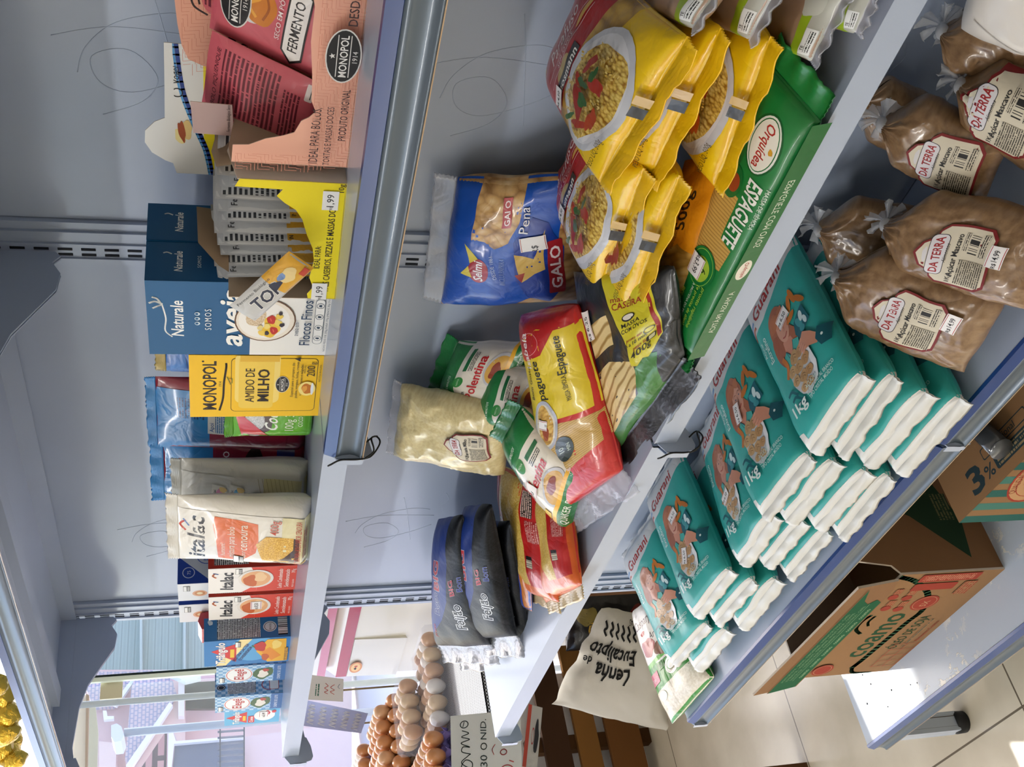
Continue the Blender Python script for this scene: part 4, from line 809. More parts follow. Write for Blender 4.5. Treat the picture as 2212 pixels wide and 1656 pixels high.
def top_sachet(kind):
    a = Art(8.5, 11.5, 'film', bg='#c9ccd0'); a.rect(0, 0, 8.5, 4.6, '#d9a42c').rect(7.6, 0, .9, 11.5, '#8e9196')
    if kind: a.text('Fermento Biológico', 4.2, 9.6, .62, '#22242a', bold=.015, wid=7.2).text('TOP', 4.2, 6.2, 2.3, '#1f2846', bold=.06, sh=.15, wid=5.6, out='#e8e8e6', ow=.08).poly([(5.2, 9.0), (8.2, 7.6), (6.2, 5.8)], '#1f2846').blob(5.6, 3.0, 1.4, 1.2, '#e6cf90', 4).blob(4.4, 3.6, 1.2, .6, '#6c8cc0', 6).rect(1, .6, 2.4, 1.6, '#c23c28')
    else: a.rect(.4, 4.9, 4.6, 6.0, 'tiny:#dcdee0:#33363c:0.5:0.4').poly([(4.6, 9.2), (8.0, 8.4), (7.6, 4.8), (5.4, 5.2)], '#1a2038').text('TOP', 6.4, 5.6, 2.0, '#e8e8e6', bold=.04, wid=2.6).text('Fermento', 6.4, 9.8, .7, '#22242a', bold=.02, wid=3).text('INFORMAÇÃO NUTRICIONAL', 4.2, 4.0, .45, '#22242a', bold=.02, wid=7).blob(3.0, 2.2, 1.5, 1.0, '#d8dce0', 6).blob(5.6, 2.0, 1.4, .7, '#6c8cc0', 8)
    return a
ks = [top_sachet(True), top_sachet(False)]
for i in range(10):
    x = .012+i*.0118; rot = 80-i*.6; lean = (3-i*.5)
    f2 = fr @ Matrix.Translation((x, .004, -.020-.001*(i % 3))) @ Matrix.Rotation(math.radians(rot), 4, 'Y') @ Matrix.Rotation(math.radians(lean), 4, 'Z') 
    O = f2.translation; Xv = O+Vector((f2[0][0], f2[1][0], f2[2][0])); Yv = O+Vector((f2[0][1], f2[1][1], f2[2][1]))
    qbag('yeast_sachet', O, Xv, Yv, .006, ks[i % 2], '#dcdee0', 'silver and yellow yeast sachet standing in the torn yellow box', 'sachet', 50+i, 'silver sachets in the yellow box', lump=.0012, w=.076, h=.104+.003*math.sin(i*2.1), nu=10, nv=14, g=1.0)
ts = Art(15.2, 7.6, 'film', bg='#c2c4c6'); ts.rect(8.2, 0, 7, 7.6, '#d9a42c').text('Fermento Biológico', 5.0, 6.0, .7, '#22242a', bold=.015, wid=8).text('TOP', 5.6, 1.8, 3.2, '#1f2846', bold=.06, sh=.15, wid=6.4, out='#e8e8e6', ow=.08).poly([(8, 5.4), (10.6, 3.4), (7.8, 2.6)], '#1f2846').blob(11.6, 3.8, 1.6, 2.0, '#e6cf90', 4).blob(10.6, 4.6, 1.0, .7, '#6c8cc0', 6).rect(13, .6, 1.6, 1.6, '#c23c28')
qbag('yeast_sachet', A_(550, 692, y=-.262), A_(678, 578, y=-.252), A_(554, 606, y=-.256), .006, ts, '#a8abae', 'silver yeast sachet reading TOP hanging out over the front of the yellow box', 'sachet', 63, None, lump=.0015, nu=12, nv=10)
# ================================================================ shelf with pasta, polenta, beans
WARN = []
def c3(px, py, y, zmin=Z2+.010):
    p = at(px, py, y=y)
    if p.z < zmin: p = at(px, py, z=zmin); WARN.append((px, py, y, round(p.y, 3)))
    return p
class QBag(Bag):
    """pillow bag whose mid plane is stretched between four real corners (bottom left, bottom right, top right, top left)"""
    def __init__(s, c, t, **kw):
        BL, BR, TR, TL = [Vector(p) for p in c]
        cx = (BL+BR+TR+TL)/4; X = ((BR+TR)-(BL+TL)).normalized(); Y = ((TL+TR)-(BL+BR)); Y = (Y-X*Y.dot(X)).normalized(); N = X.cross(Y)
        s.fr = Matrix(((X.x, Y.x, N.x, cx.x), (X.y, Y.y, N.y, cx.y), (X.z, Y.z, N.z, cx.z), (0, 0, 0, 1))); inv = s.fr.inverted()
        s.c = [inv @ p for p in (BL, BR, TR, TL)]
        w = ((BR-BL).length+(TR-TL).length)/2; h = ((TL-BL).length+(TR-BR).length)/2
        super().__init__(w, h, t, **kw)
    def P(s, u, v, side):
        q = super().P(u, v, side); uu = q.x/s.w; vv = q.y/s.h; a, b, c, d = s.c
        p = a*(1-uu)*(1-vv)+b*uu*(1-vv)+c*uu*vv+d*(1-uu)*vv
        return Vector((p.x, p.y, p.z+q.z))
def warpS(B, u0, v0, u1, v1): return lambda x, y, h: B.S((u0+(u1-u0)*x)*B.w, (v0+(v1-v0)*y)*B.h, h)
def quad(name, corners, t, art, base_c, label, cat, seed=0, group=None, fin='film', seals=(), nu=28, nv=40, g=.6, back=None, under=1.0, **kw):
    kw['back'] = under
    B = QBag(corners, t, seed=seed, **kw); e = empty(name, B.fr, label, cat, group)
    mb = MB(); mm = (base_c, fin) if isinstance(base_c, str) else base_c
    B.mesh(mb, mm, nu, nv, back)
    if art:
        cr = B.crease; eps_ = .0008+cr*.28; B.crease = 0
        kx = B.w*100/art.w; ky = B.h*100/art.h; art.lay(mb, (lambda x, y, q: B.S(x*kx, y*ky, q)), g=g*1.0, fin=fin, eps=eps_); B.crease = cr
    mb.build('bag', e)
    for sl in seals:
        where, d, c = sl[:3]; curl = sl[3] if len(sl) > 3 else 0; m_ = (c, fin) if isinstance(c, str) else c
        # seal strip following the edge
        ends = {'top': (B.c[3], B.c[2], 1), 'bottom': (B.c[0], B.c[1], -1), 'left': (B.c[0], B.c[3], -1), 'right': (B.c[1], B.c[2], 1)}[where]
        a, b_, sg = ends; L = (b_-a).length; o = crimp(L, d, m_, 0, 1, 5, seed=seed+3, parent=e, curl=curl)
        X = (b_-a).normalized(); ctr = Vector((0, 0, 0)); out = ((a+b_)/2-ctr); out = (out-X*out.dot(X)).normalized(); N = X.cross(out)
        if N.z < 0: pass
        o.matrix_local = Matrix(((X.x, out.x, N.x, a.x), (X.y, out.y, N.y, a.y), (X.z, out.z, N.z, a.z), (0, 0, 0, 1)))
    return e, B
def tagS(e, B, x, y, w, h, txt, rot=0, label='white price sticker with red lines'):
    """price sticker at fraction x, y of the front"""
    return sticker(lambda a, b, q: B.S(a, b, q), B.w*x, B.h*y, w, h, txt, e, rot, label, g=.5, h0=.003)
# ---- blue penne bag
a = Art(19, 20, 'film'); PASTA = 'cells:#cda36a:#8e683a:1.3:#e6cb98'
a.rect(0, 0, 19, 20, '#1450b4').poly([(12.6, 20), (12.0, 14), (11.2, 12.6), (12.0, 10.4), (14.6, 9.0), (19, 8.0), (19, 15.5), (17.4, 16.0), (14, 16.2)], PASTA)
a.rect(11.8, 16.2, 7.2, 3.8, '#1450b4').poly([(0, 0), (19, 0), (19, 1.0), (16, 2.2), (12, 2.8), (7.0, 3.4), (3.4, 5.6), (1.4, 9.0), (0, 9.4)], PASTA)
a.ell(7.6, 14.9, 2.0, 1.55, '#a5202a').poly([(8.8, 16.2), (11.6, 17.2), (9.6, 15.0)], '#d8c84a').poly([(6.4, 15.9), (6.8, 17.6), (8.4, 16.4)], '#d8c84a').text('Selmi', 7.5, 14.3, 1.35, '#f0eef2', bold=.04, sh=.2, wid=3.2).text('DESDE 1881', 8.4, 12.5, .55, '#b8c8ea', rot=12, wid=3.6).text('INCLUI PAPRIKA', 7.6, 11.0, .8, '#7f9ad4', sh=.2, wid=4.4)
a.poly([(1.6, 4.6), (4.4, 2.6), (10.5, 2.2), (14.2, 4.4), (15.0, 7.0), (12.0, 9.6), (6.0, 9.4), (2.6, 7.6)], '#1a3c98').poly([(5.6, 8.6), (10.4, 9.6), (9.4, 6.6), (13.4, 4.8), (10.0, 5.2), (7.4, 5.0), (6.8, 6.6)], '#d8b460').poly([(5.6, 8.6), (7.0, 9.5), (7.2, 8.0)], '#9c2c24')
a.rrect(3.4, 2.4, 8.4, 2.2, .3, '#a3242c').text('GALO', 7.6, 2.8, 1.45, '#f2e8ec', bold=.05, wid=6.6).rect(14.2, 10.2, 3.6, 1.5, '#b03038').text('GALO', 16, 10.5, .9, '#f2e8ec', bold=.04, wid=3.0).text('Pena', 14.8, 7.4, 1.5, '#e6e6ee', sh=.2, wid=3.4, out='#23336e', ow=.05).curve([(11, .6), (12.2, .2), (13, 1.0)], .18, '#c8d4ee')
e, B = quad('penne_bag', (c3(1262, 642, -.055), c3(1246, 372, -.060), c3(988, 382, -.012), c3(955, 655, -.012)), .055, a, PASTA, 'clear and royal blue penne pasta bag reading Selmi GALO, leaning on the back panel', 'bag', 71, fin='film', lump=.005, ls=16, px=.45, py=.45, waist=.03,
            seals=[('top', .026, clear_film('clear_seal', '#d8dcea', .38))])
tagS(e, B, .62, .33, 2.2, 3.2, '', 4, 'white price sticker with red side lines')
# ---- fusilli bags, yellow and red
BOWLP = 'cells:#dcbc5a:#9a6c22:3.6:#f3dd8a'
def fusilli():
    a = Art(19, 22, 'film', bg='#efc613'); a.rect(0, 11.9, 19, 10.1, '#ab1d20').poly([(0, 12.4), (19, 12.4), (19, 8.2), (0, 7.2)], 'cells:#c9a045:#8e6a2a:.9:#e2c06c')
    a.rect(0, 20.2, 2.4, 1.8, '#efc613').rect(17.8, 13.5, 1.2, 8.5, '#efc613')
    a.text('Parafuso', 9.6, 17.4, 2.2, '#ead8d4', sh=.2, wid=9.5).line([(2.6, 16.7), (16.4, 16.7)], .08, '#ead8d4').line([(2.6, 15.3), (16.4, 15.3)], .08, '#ead8d4').text('SEM OVOS', 8.8, 15.6, .75, '#ead8d4', wid=5.5, spc=1.2)
    a.blob(15.0, 16.0, 2.2, .4, '#cfa24e', 3, .3)
    a.ell(7.0, 14.3, 2.4, 1.0, '#b59c60').rect(2.6, 12.7, 8.8, 1.5, '#2a2a2c').text('mosmann', 7.0, 12.9, 1.05, '#f0eee8', bold=.04, sh=.2, wid=7.4)
    a.ell(8.8, 6.5, 7.9, 6.0, '#c9cbd2').ell(8.8, 6.6, 7.1, 5.3, '#dcdde2').blob(8.6, 6.5, 6.4, 4.7, BOWLP, 5, .12, 30)
    rn = random.Random(4)
    for k in range(60):   # loose spirals drawn over the heap
        x, y = 8.6+rn.uniform(-5, 5), 6.5+rn.uniform(-3.6, 3.6); an = rn.uniform(0, 3.1)
        if ((x-8.6)/5.6)**2+((y-6.5)/4.1)**2 > 1: continue
        for m_ in range(4): a.ell(x+math.cos(an)*m_*.34, y+math.sin(an)*m_*.34, .26, .12, ('#ecd27c', '#d3ae4c')[(m_+k) % 2], rot=math.degrees(an)+60, n=8)
    for (x, y, r, c, s_) in ((7.0, 6.9, 1.9, '#9c2418', 1), (10.2, 5.2, 1.5, '#ac3020', 2), (5.0, 5.0, 1.2, '#a83420', 3), (11.6, 7.9, 1.2, '#a02a1c', 4), (6.6, 3.6, 1.5, '#ac4018', 5), (9.0, 8.6, 1.0, '#a83018', 11), (7.6, 6.4, 1.2, '#32602c', 6), (9.2, 7.6, 1.0, '#32602c', 7), (4.6, 7.2, .9, '#406c38', 8), (11.0, 6.4, .9, '#32602c', 9)): a.blob(x, y, r, r*.5, c, s_, .4, rot=s_*40)
    a.text('PESO LÍQ. 500g', 3.8, .9, .55, '#4a3a14', wid=4.0)
    a.rect(10.0, 0, 1.3, .5, '#1d1d1f').rect(11.5, 0, 1.0, .6, '#c9a86a')
    return a
FU = fusilli(); YF = '#efbe12'; seal_y = ('#e8ae12', 'film')
def fus(cn, label, seed, t=.042, art=FU, seals=None, **kw):
    return quad('fusilli_bag', cn, t, art, YF, label, 'bag', seed, 'yellow and red fusilli bags', lump=.004, ls=15, px=.42, py=.42, seals=seals or [('bottom', .015, YF, .006)], **kw)
e, B = fus((c3(1296, 392, -.205), c3(1488, 78, -.245), c3(1290, -70, -.06), c3(1184, 165, -.03)), 'fusilli bag with red panel and bowl of pasta, on top of the right pile', 81)
tagS(e, B, .16, .60, 2.4, 1.7, '4,50', 10); 
e, B = fus((c3(1402, 388, -.215), c3(1560, 60, -.245), c3(1400, -60, -.06), c3(1290, 200, -.03)), 'fusilli bag second from the top of the right pile, only its crimped yellow end showing', 82)
e, B = fus((c3(1545, 400, -.245), c3(1668, 78, -.25), c3(1540, -40, -.08), c3(1420, 200, -.06)), 'fusilli bag lowest in the right pile, bowl of pasta showing behind the lime banded bags', 83)
e, B = fus((c3(1296, 634, -.165), c3(1392, 362, -.215), c3(1290, 210, -.07), c3(1196, 430, -.018)), 'fusilli bag with red panel, on top of the left pile beside the blue penne', 84)
tagS(e, B, .24, .60, 2.4, 1.6, '4,50', 10)
e, B = fus((c3(1360, 672, -.215), c3(1470, 378, -.24), c3(1380, 220, -.08), c3(1290, 470, -.06)), 'fusilli bag under the top one of the left pile, crimped end hanging over the noodles', 85)
# orange 500 g bag below
a = Art(24, 12, 'film', bg='#d98a12'); a.rect(0, 0, 24, 12, '#dc8f16').poly([(0, 0), (10.5, 0), (13, 5), (11, 9), (6, 12), (0, 12)], 'cells:#c79c50:#8e6a2a:1.1:#e0c488').text('500g', 17.4, 5.0, 2.3, '#2c2218', bold=.05, wid=5.0, rot=4).text('PESO LÍQUIDO', 13.6, 6.0, .6, '#2c2218', wid=2.6).rect(0, 5, 1.6, 3.2, '#1d1a18')
e, B = quad('pasta_bag', (c3(1492, 712, -.245), c3(1590, 330, -.225), c3(1480, 345, -.165), c3(1400, 700, -.175)), .03, a, '#d98a12', 'orange pasta bag reading 500g lying low between the yellow bags and the green spaghetti', 'bag', 88, lump=.004, seals=[('left', .02, clear_film('clear_seal'))])
# ---- green spaghetti packet
a = Art(33, 7.4, 'film', bg='#147a36'); a.poly([(11.4, .2), (20.4, .2), (21.4, 2.4), (20.6, 4.0), (20.2, 6.0), (17.2, 6.2), (16.8, 4.3), (11.6, 4.2)], 'lines:#cda556:#a67c34:0.8:0:0.6')
a.ell(5.2, 4.4, 3.2, 2.0, '#0d5a26').ell(5.2, 4.4, 3.0, 1.8, '#e6e6dc').ell(5.2, 4.4, 2.8, 1.6, '#0d6a2c').ell(5.2, 4.4, 2.7, 1.5, '#efeadc').text('Orquídea', 5.3, 3.9, 1.1, '#b0281e', bold=.035, wid=4.6).blob(5.2, 5.4, .3, .3, '#d8a02c', 3)
a.text('ESPAGUETE', 12.8, 4.6, 1.8, '#f1f0e8', bold=.05, wid=8.0).ell(10.6, 2.7, 1.8, 1.3, '#0f6a2e').ell(10.6, 2.9, 1.0, .8, '#a5441e').text('MASSA DE SÊMOLA', 11.0, 6.7, .35, '#cfe2cc', wid=5)
a.ell(21.6, 3.4, 2.6, 2.4, '#147a36').ring(21.6, 3.4, 2.3, 2.0, .08, '#8cc850').ell(21.8, 3.4, 1.6, 1.5, '#a8c83c').text('6', 21.8, 3.5, .9, '#1c3a1c', bold=.03).text('MIN', 21.8, 2.4, .75, '#1c3a1c', bold=.03, wid=1.8)
a.text('pronto rapidinho', 26.4, 5.0, .6, '#b8d648', wid=6.0).text('(e precisa de óleo)', 26.6, 4.1, .55, '#b8d648', wid=6.0).text('A PROTEÍNA DO TRIGO', 26.4, 3.2, .4, '#e4ecdc', wid=5.2).text('PESO LÍQ. 500g', 28.0, 1.6, .7, '#c8dc40', bold=.02, wid=5.4).text('DE SÊMOLA COM OVOS', 28.2, .7, .4, '#e4ecdc', wid=5.4)
e, B = quad('spaghetti_packet', (c3(1655, 128, -.222), c3(1448, 700, -.220), c3(1500, 768, -.276), c3(1772, 262, -.276)), .026, a, '#137432', 'long green spaghetti packet reading Orquídea ESPAGUETE lying upside down at the shelf edge', 'packet', 90, lump=.0015, px=.35, py=.35, fin='soft', kx=5, ky=4, seals=[('left', .030, '#147a36', .006), ('right', .02, '#147a36', -.004)])
sa = Art(30, 2.2, 'film'); sa.rect(0, 0, 30, 2.2, '#126a2e').text('ESPAGUETE COM OVOS', 10, .7, .8, '#dfe8d8', wid=8).ell(17, 1.1, 1.3, .8, '#efeadc').text('Orquídea', 17, .85, .5, '#b0281e', bold=.03, wid=2.0).text('A MASSA PRÁTICA', 23, .7, .7, '#dfe8d8', wid=6)
mb = MB(); K = B.c
def sideS(x, y, h):
    t = x/.30; p = K[3]*(1-t)+K[2]*t; q = Vector((p.x, p.y, p.z)); q.y += .0035+h; q.z += -.010+y*.95; return q
mb2 = MB(); sa.lay(mb2, lambda x, y, h: sideS(x, y, h), g=2, fin='soft'); tag(mb2.build('side_band', e), 'narrow printed side of the packet')
tagS(e, B, .80-.14, .36, 2.6, 2.2, '3,99', 0, 'white price sticker with red lines')
# ---- noodle bag with yellow label
a = Art(15, 27, 'film', bg='#1b2024'); NO = 'lines:#e2cb94:#a07c40:0.55:80:5'
a.poly([(0, 27), (0, 3), (5, 2), (9.0, 4.0), (10.4, 9.6), (8.6, 13.2), (3.4, 27)], '#1c222c').poly([(.2, 1.5), (7.6, 1.8), (9.4, 6.5), (8.8, 10.4), (4.8, 12.6), (1.4, 12.4)], NO).poly([(2.4, 14.8), (6.2, 15.0), (5.8, 20.2), (2.2, 19.8)], NO).curve([(1.4, 13.6), (4, 14.4), (7.2, 13.6)], .5, '#15202e')
a.poly([(0, 0), (12, 0), (14, 6.5), (11.4, 9.2), (9.2, 8.6), (8.8, 3.6), (3.0, 1.6), (0, 3.6)], '#3c7a2e').poly([(2, .4), (8, 1.0), (7.4, 2.8), (3, 2.2)], '#2f6a26').poly([(11.6, 0), (15, 0), (15, 13), (12.8, 9)], '#16181a')
a.poly([(8.6, 9.6), (9.8, 8.6), (10.6, 9.2), (11.4, 8.4), (12.4, 9.2), (13.8, 11.2), (12.6, 27), (5.4, 27), (7.0, 20), (8.6, 13)], '#d4c828').poly([(13.2, 11.0), (13.7, 11.4), (11.8, 27), (11.1, 27), (12.4, 18)], '#a02a20').poly([(13.8, 11.4), (15, 12), (15, 27), (12.4, 27)], '#15181a')
for t_, x, y, s_, c, w_ in (('massa', 8.4, 22.2, .9, '#a02a20', 2.8), ('CASEIRA', 9.2, 20.8, 1.2, '#a02a20', 4.2), ('MASSA', 9.6, 17.2, .8, '#2a2418', 2.8), ('COM OVOS', 10.0, 16.1, .8, '#2a2418', 4.0), ('pronto em', 9.8, 14.2, .6, '#a02a20', 2.4), ('6 a 10 min.', 10.0, 13.2, .75, '#2a2418', 3.2), ('peso líq.', 10.6, 12.0, .7, '#a02a20', 2.0), ('400g', 10.6, 10.5, 1.35, '#2a2418', 3.0)): a.text(t_, x, y, s_, c, bold=.02, wid=w_, rot=0)
a.ell(9.4, 18.9, 1.0, .7, '#2a2418').ell(9.4, 19.0, .8, .5, '#e8e0d0').ring(12.0, 14.2, .75, .6, .12, '#2a2418').rrect(11.4, 11.6, 1.6, 1.2, .3, '#2a2418').rrect(11.55, 11.75, 1.3, .9, .2, '#d8d0a0')
e, B = quad('noodle_bag', (c3(1322, 985, -.222), c3(1478, 770, -.275), c3(1455, 575, -.245), c3(1240, 590, -.12)), .03, a, '#23282c', 'black and green egg noodle bag with a yellow label reading MASSA COM OVOS 400g', 'bag', 93, lump=.004, px=.4, py=.4, fin='film', seals=[('bottom', .03, '#16181a', 0)])
tagS(e, B, .17, .74, 3.0, 2.0, '6,25', 90, 'white price sticker with red lines')
# ---- red and yellow spaghetti (long pillow)
a = Art(33, 12, 'film', bg='#c5201e'); a.poly([(13.4, 0), (15.4, 4.5), (16.6, 9), (16.8, 12), (6.0, 12), (5.0, 9), (7.2, 4), (8.0, 0)], 'lines:#cdaa60:#a67f3c:0.8:0:0.6').poly([(14.6, 0), (30.5, 0), (31.5, 6), (29.5, 12), (16.6, 12), (17.2, 8), (16, 4)], '#ddc41e').poly([(30.5, 0), (33, 0), (33, 12), (29.0, 12), (27.2, 9.6), (27.6, 5.5), (30.6, 3.0)], '#b51c20').rect(0, 0, 5.2, 12, '#c5201e')
a.ring(29.6, 8.0, 2.3, 1.6, .1, '#e09090', 90).text('Isabela', 28.6, 8.2, 1.3, '#f2e6e4', bold=.03, sh=.2, wid=5.4, rot=0).text('Bom Gosto', 23.6, 8.8, .9, '#2c2a1c', sh=.25, wid=5.2).text('Espaguete', 22.6, 6.4, 1.5, '#22261c', bold=.03, sh=.25, wid=8.4).text('Espaguete', 26.2, 2.2, 1.3, '#22261c', bold=.03, sh=.25, wid=6.6).text('MASSA SÊMOLA.', 20.6, 2.4, .7, '#3a3a20', wid=4.6)
a.ell(16.2, 7.6, 4.2, 2.6, '#b9bcc8').ell(16.2, 7.6, 3.6, 2.1, '#e2dccc').blob(16.2, 7.6, 3.2, 1.8, 'cells:#dfb458:#b08030:2.4:#f0d48c', 4, .12).blob(15.0, 7.8, 1.4, .7, '#a84a28', 6).ell(10.8, 5.2, 2.3, 1.5, '#2f3c38').text('10', 10.8, 5.3, .9, '#c8d4c4').text('MIN', 10.8, 4.2, .6, '#c8d4c4', wid=1.4).text('1kg', 6.4, 5.0, .6, '#e8c8c4', wid=1.6)
e, B = quad('spaghetti_packet', (c3(1345, 1012, -.262), c3(1246, 655, -.158), c3(1128, 680, -.112), c3(1205, 1112, -.205)), .062, a, '#c5201e', 'plump red and yellow spaghetti packet reading Isabela Espaguete with a pasta bowl', 'packet', 96, lump=.003, px=.3, py=.5, ky=2.2, kx=6, fin='film', seals=[('left', .035, clear_film('clear_seal'), .004)])
tagS(e, B, .50, .66, 2.4, 1.4, '', 70, 'small white price sticker')
mb = MB();
# ---- polenta mix
def polenta():
    a = Art(15, 20, 'film', bg='#e9e2d4'); a.rect(0, 14.6, 15, 5.4, '#1a7a3a').poly([(0, 15), (0, 11.4), (4.6, 14.0), (9, 15)], '#1a7a3a').text('PRONTO EM 5 MINUTOS', 4.2, 15.6, .7, '#e8f0e4', bold=.01, wid=7.4, rot=12)
    a.ell(6.6, 13.4, 1.4, 1.4, '#2e8a3c').text('NOVA', 6.6, 13.2, .45, '#e0efd8', wid=1.8).text('QUAKER', 2.6, 10.8, .7, '#232428', bold=.02, wid=3.0).blob(2.6, 12.2, .9, .6, '#232428', 5)
    a.text('Polentina', 7.4, 8.2, 2.3, '#c02224', bold=.06, sh=.12, wid=10.6, out='#f4efe4', ow=.04).rect(9.4, 12.2, 4.6, 1.0, '#1a6a3a').rect(9.4, 10.8, 4.0, 1.2, 'tiny:#e9e2d4:#3a3a34:0.4:0.35').ell(9.6, 4.6, 4.0, 3.2, '#c9c8cc').ell(9.6, 4.6, 3.4, 2.7, '#d8a850').blob(9.6, 5.2, 1.8, 1.2, '#8e3a24', 4).rect(0, 0, 15, 2.4, '#1a7a3a').rect(0, 2.4, 15, .9, '#f0b42c').text('QUAKER Polentina', 7.4, .5, 1.2, '#eaf0e6', bold=.03, wid=10).rect(.8, 3.6, 3.0, 1.6, '#f0c62c')
    return a
PO = polenta()
def pol(cn, label, seed, **kw): return quad('polenta_bag', cn, .05, PO, '#e2dccd', label, 'bag', seed, 'green and cream polenta bags', lump=.005, ls=14, px=.45, py=.45, fin='film', seals=[('top', .02, '#19733a', .004)], **kw)
pol((c3(1110, 865, -.100), c3(1152, 738, -.085), c3(990, 736, -.012), c3(948, 858, -.020)), 'polenta mix bag with crumpled green top, furthest back against the panel', 101)
pol((c3(1180, 930, -.13), c3(1200, 800, -.13), c3(1062, 788, -.07), c3(1030, 905, -.085)), 'polenta mix bag in the middle of the three, mostly covered', 102)
e, B = pol((c3(1232, 1148, -.225), c3(1262, 1010, -.240), c3(1128, 876, -.150), c3(1086, 958, -.150)), 'polenta mix bag in front of the others, its name in red letters', 103)
tagS(e, B, .32, .46, 1.8, 2.2, '', 20, 'blank white price sticker')
# ---- corn flour
FL = 'speck:#e6d8a6:#dac892:2:0.4:0.62'
e, B = quad('corn_flour_bag', (c3(1092, 1024, -.105), c3(1100, 880, -.11), c3(870, 828, -.02), c3(852, 982, -.022)), .055, None, (M(FL, 'crinkle')), 'clear bag of pale corn flour with a paper label, leaning on the panel', 'bag', 106, lump=.007, ls=14, px=.45, py=.45, crease=.0055, nu=44, nv=56, seals=[('top', .014, clear_film('clear_seal'))])
def da_terra(title, w=9, h=9.6):
    a = Art(w, h, 'paper'); P = [(0, .6), (.5, 0), (5.6, 0), (6.2, .7), (8.6, 3.4), (9, 5.4), (8.4, 7.2), (7, 8.6), (5.6, 9.6), (3.6, 9.5), (2.2, 8.6), (.4, 8.4), (0, 7.4)]
    P = [(.2, 1.0), (1.0, .1), (7.8, .1), (8.8, 1.0), (8.8, 6.2), (8.0, 7.0), (7.0, 7.2), (6.2, 8.6), (4.5, 9.4), (2.8, 8.6), (2.0, 7.2), (1.0, 7.0), (.2, 6.2)]
    cx, cy = 4.5, 4.6; a.poly(P, '#7a1618').poly([(cx+(x-cx)*.93, cy+(y-cy)*.93) for x, y in P], '#d6cdb8')
    a.rrect(1.6, 5.5, 5.8, 2.2, .7, '#26242a').rrect(1.68, 5.58, 5.64, 2.04, .66, '#dcd8dc').text('DA TERRA', 4.5, 6.1, 1.05, '#9c1c20', bold=.05, wid=5.0).text('Alimentos', 4.8, 5.35, .45, '#33302c', sh=.3, wid=2.6).blob(4.5, 8.0, 1.0, .3, '#d8d4d6', 3)
    a.text(title, 4.6, 4.2, .72, '#1c1a18', bold=.035, wid=5.8).text('1Kg', 1.4, 4.3, .6, '#33302c', wid=1.2)
    a.rect(.8, .7, 3.4, 3.1, 'tiny:#c6bda6:#4a443a:0.26:0.40').rect(5.0, 2.0, 2.6, 1.2, 'barcode:#d6cdb8:#1c1a18:0.09').rect(5.0, .9, 3.0, .8, 'tiny:#d6cdb8:#3a352c:0.26:0.42').rect(5.4, 3.4, 2.4, .5, 'tiny:#d6cdb8:#3a352c:0.24:0.40')
    return a
def stuck_label(e, B, x, y, k, rot, title, label):
    a = da_terra(title); r = math.radians(rot); mb = MB()
    def SS(px, py, h):
        dx = (px-.045)*k; dy = (py-.047)*k; return B.S(B.w*x+dx*math.cos(r)-dy*math.sin(r), B.h*y+dx*math.sin(r)+dy*math.cos(r), h)
    cr = B.crease; B.crease = 0; a.lay(mb, SS, eps=.0026, g=.7); B.crease = cr; tag(mb.build('paper_label', e), label)
stuck_label(e, B, .56, .30, .72, -62 if False else 8, 'Farinha Milho', 'cream paper label edged in maroon')
# ---- corn flake bags (orange, red, yellow)
YC = 'speck:#d9b24a:#e9cc78:3:0.42:0.6'
def floc():
    a = Art(24, 14, 'film', bg='#e0681c'); a.poly([(3, 4.4), (24, 4.6), (24, 12.0), (18, 10.2), (12, 8.8), (6, 8.6), (3, 7)], YC).rect(3.0, 0, 21, 4.6, '#bf1e1c').text('FLOCÃO', 11.6, 9.8, 2.0, '#f4e0cc', bold=.03, wid=8.0).rect(7, 2.6, 2.4, 1.6, 'barcode:#d8cfb8:#1c1a18:0.12').rect(17.4, 1.8, 5.0, 2.4, 'tiny:#2a2422:#e8cfc4:0.4:0.42').rect(12.4, .8, 4.4, 2.6, 'tiny:#a81a1a:#dcb0a8:0.34:0.46')
    a.ell(20, 12.6, 3.0, 1.0, '#c22424').rrect(4.8, 11.6, 3.4, 1.6, .2, '#f2eee8').rrect(5.0, 11.8, 3.0, 1.2, .2, '#e0681c'); return a
FLC = floc()
def fl(cn, label, seed): return quad('corn_flake_bag', cn, .045, FLC, '#d9601c', label, 'bag', seed, 'orange corn flake bags', lump=.004, ls=14, px=.5, py=.4, under=.4, seals=[('left', .018, '#e6cfa0')])
e, B = fl((c3(1208, 1300, -.175), c3(1175, 1050, -.15), c3(1080, 1000, -.06), c3(1108, 1262, -.08)), 'orange and red corn flake bag, the upper of the two', 111)
e, B = fl((c3(1258, 1262, -.215), c3(1228, 1060, -.19), c3(1150, 1000, -.08), c3(1180, 1300, -.12)), 'orange and red corn flake bag lying under the upper one', 112)
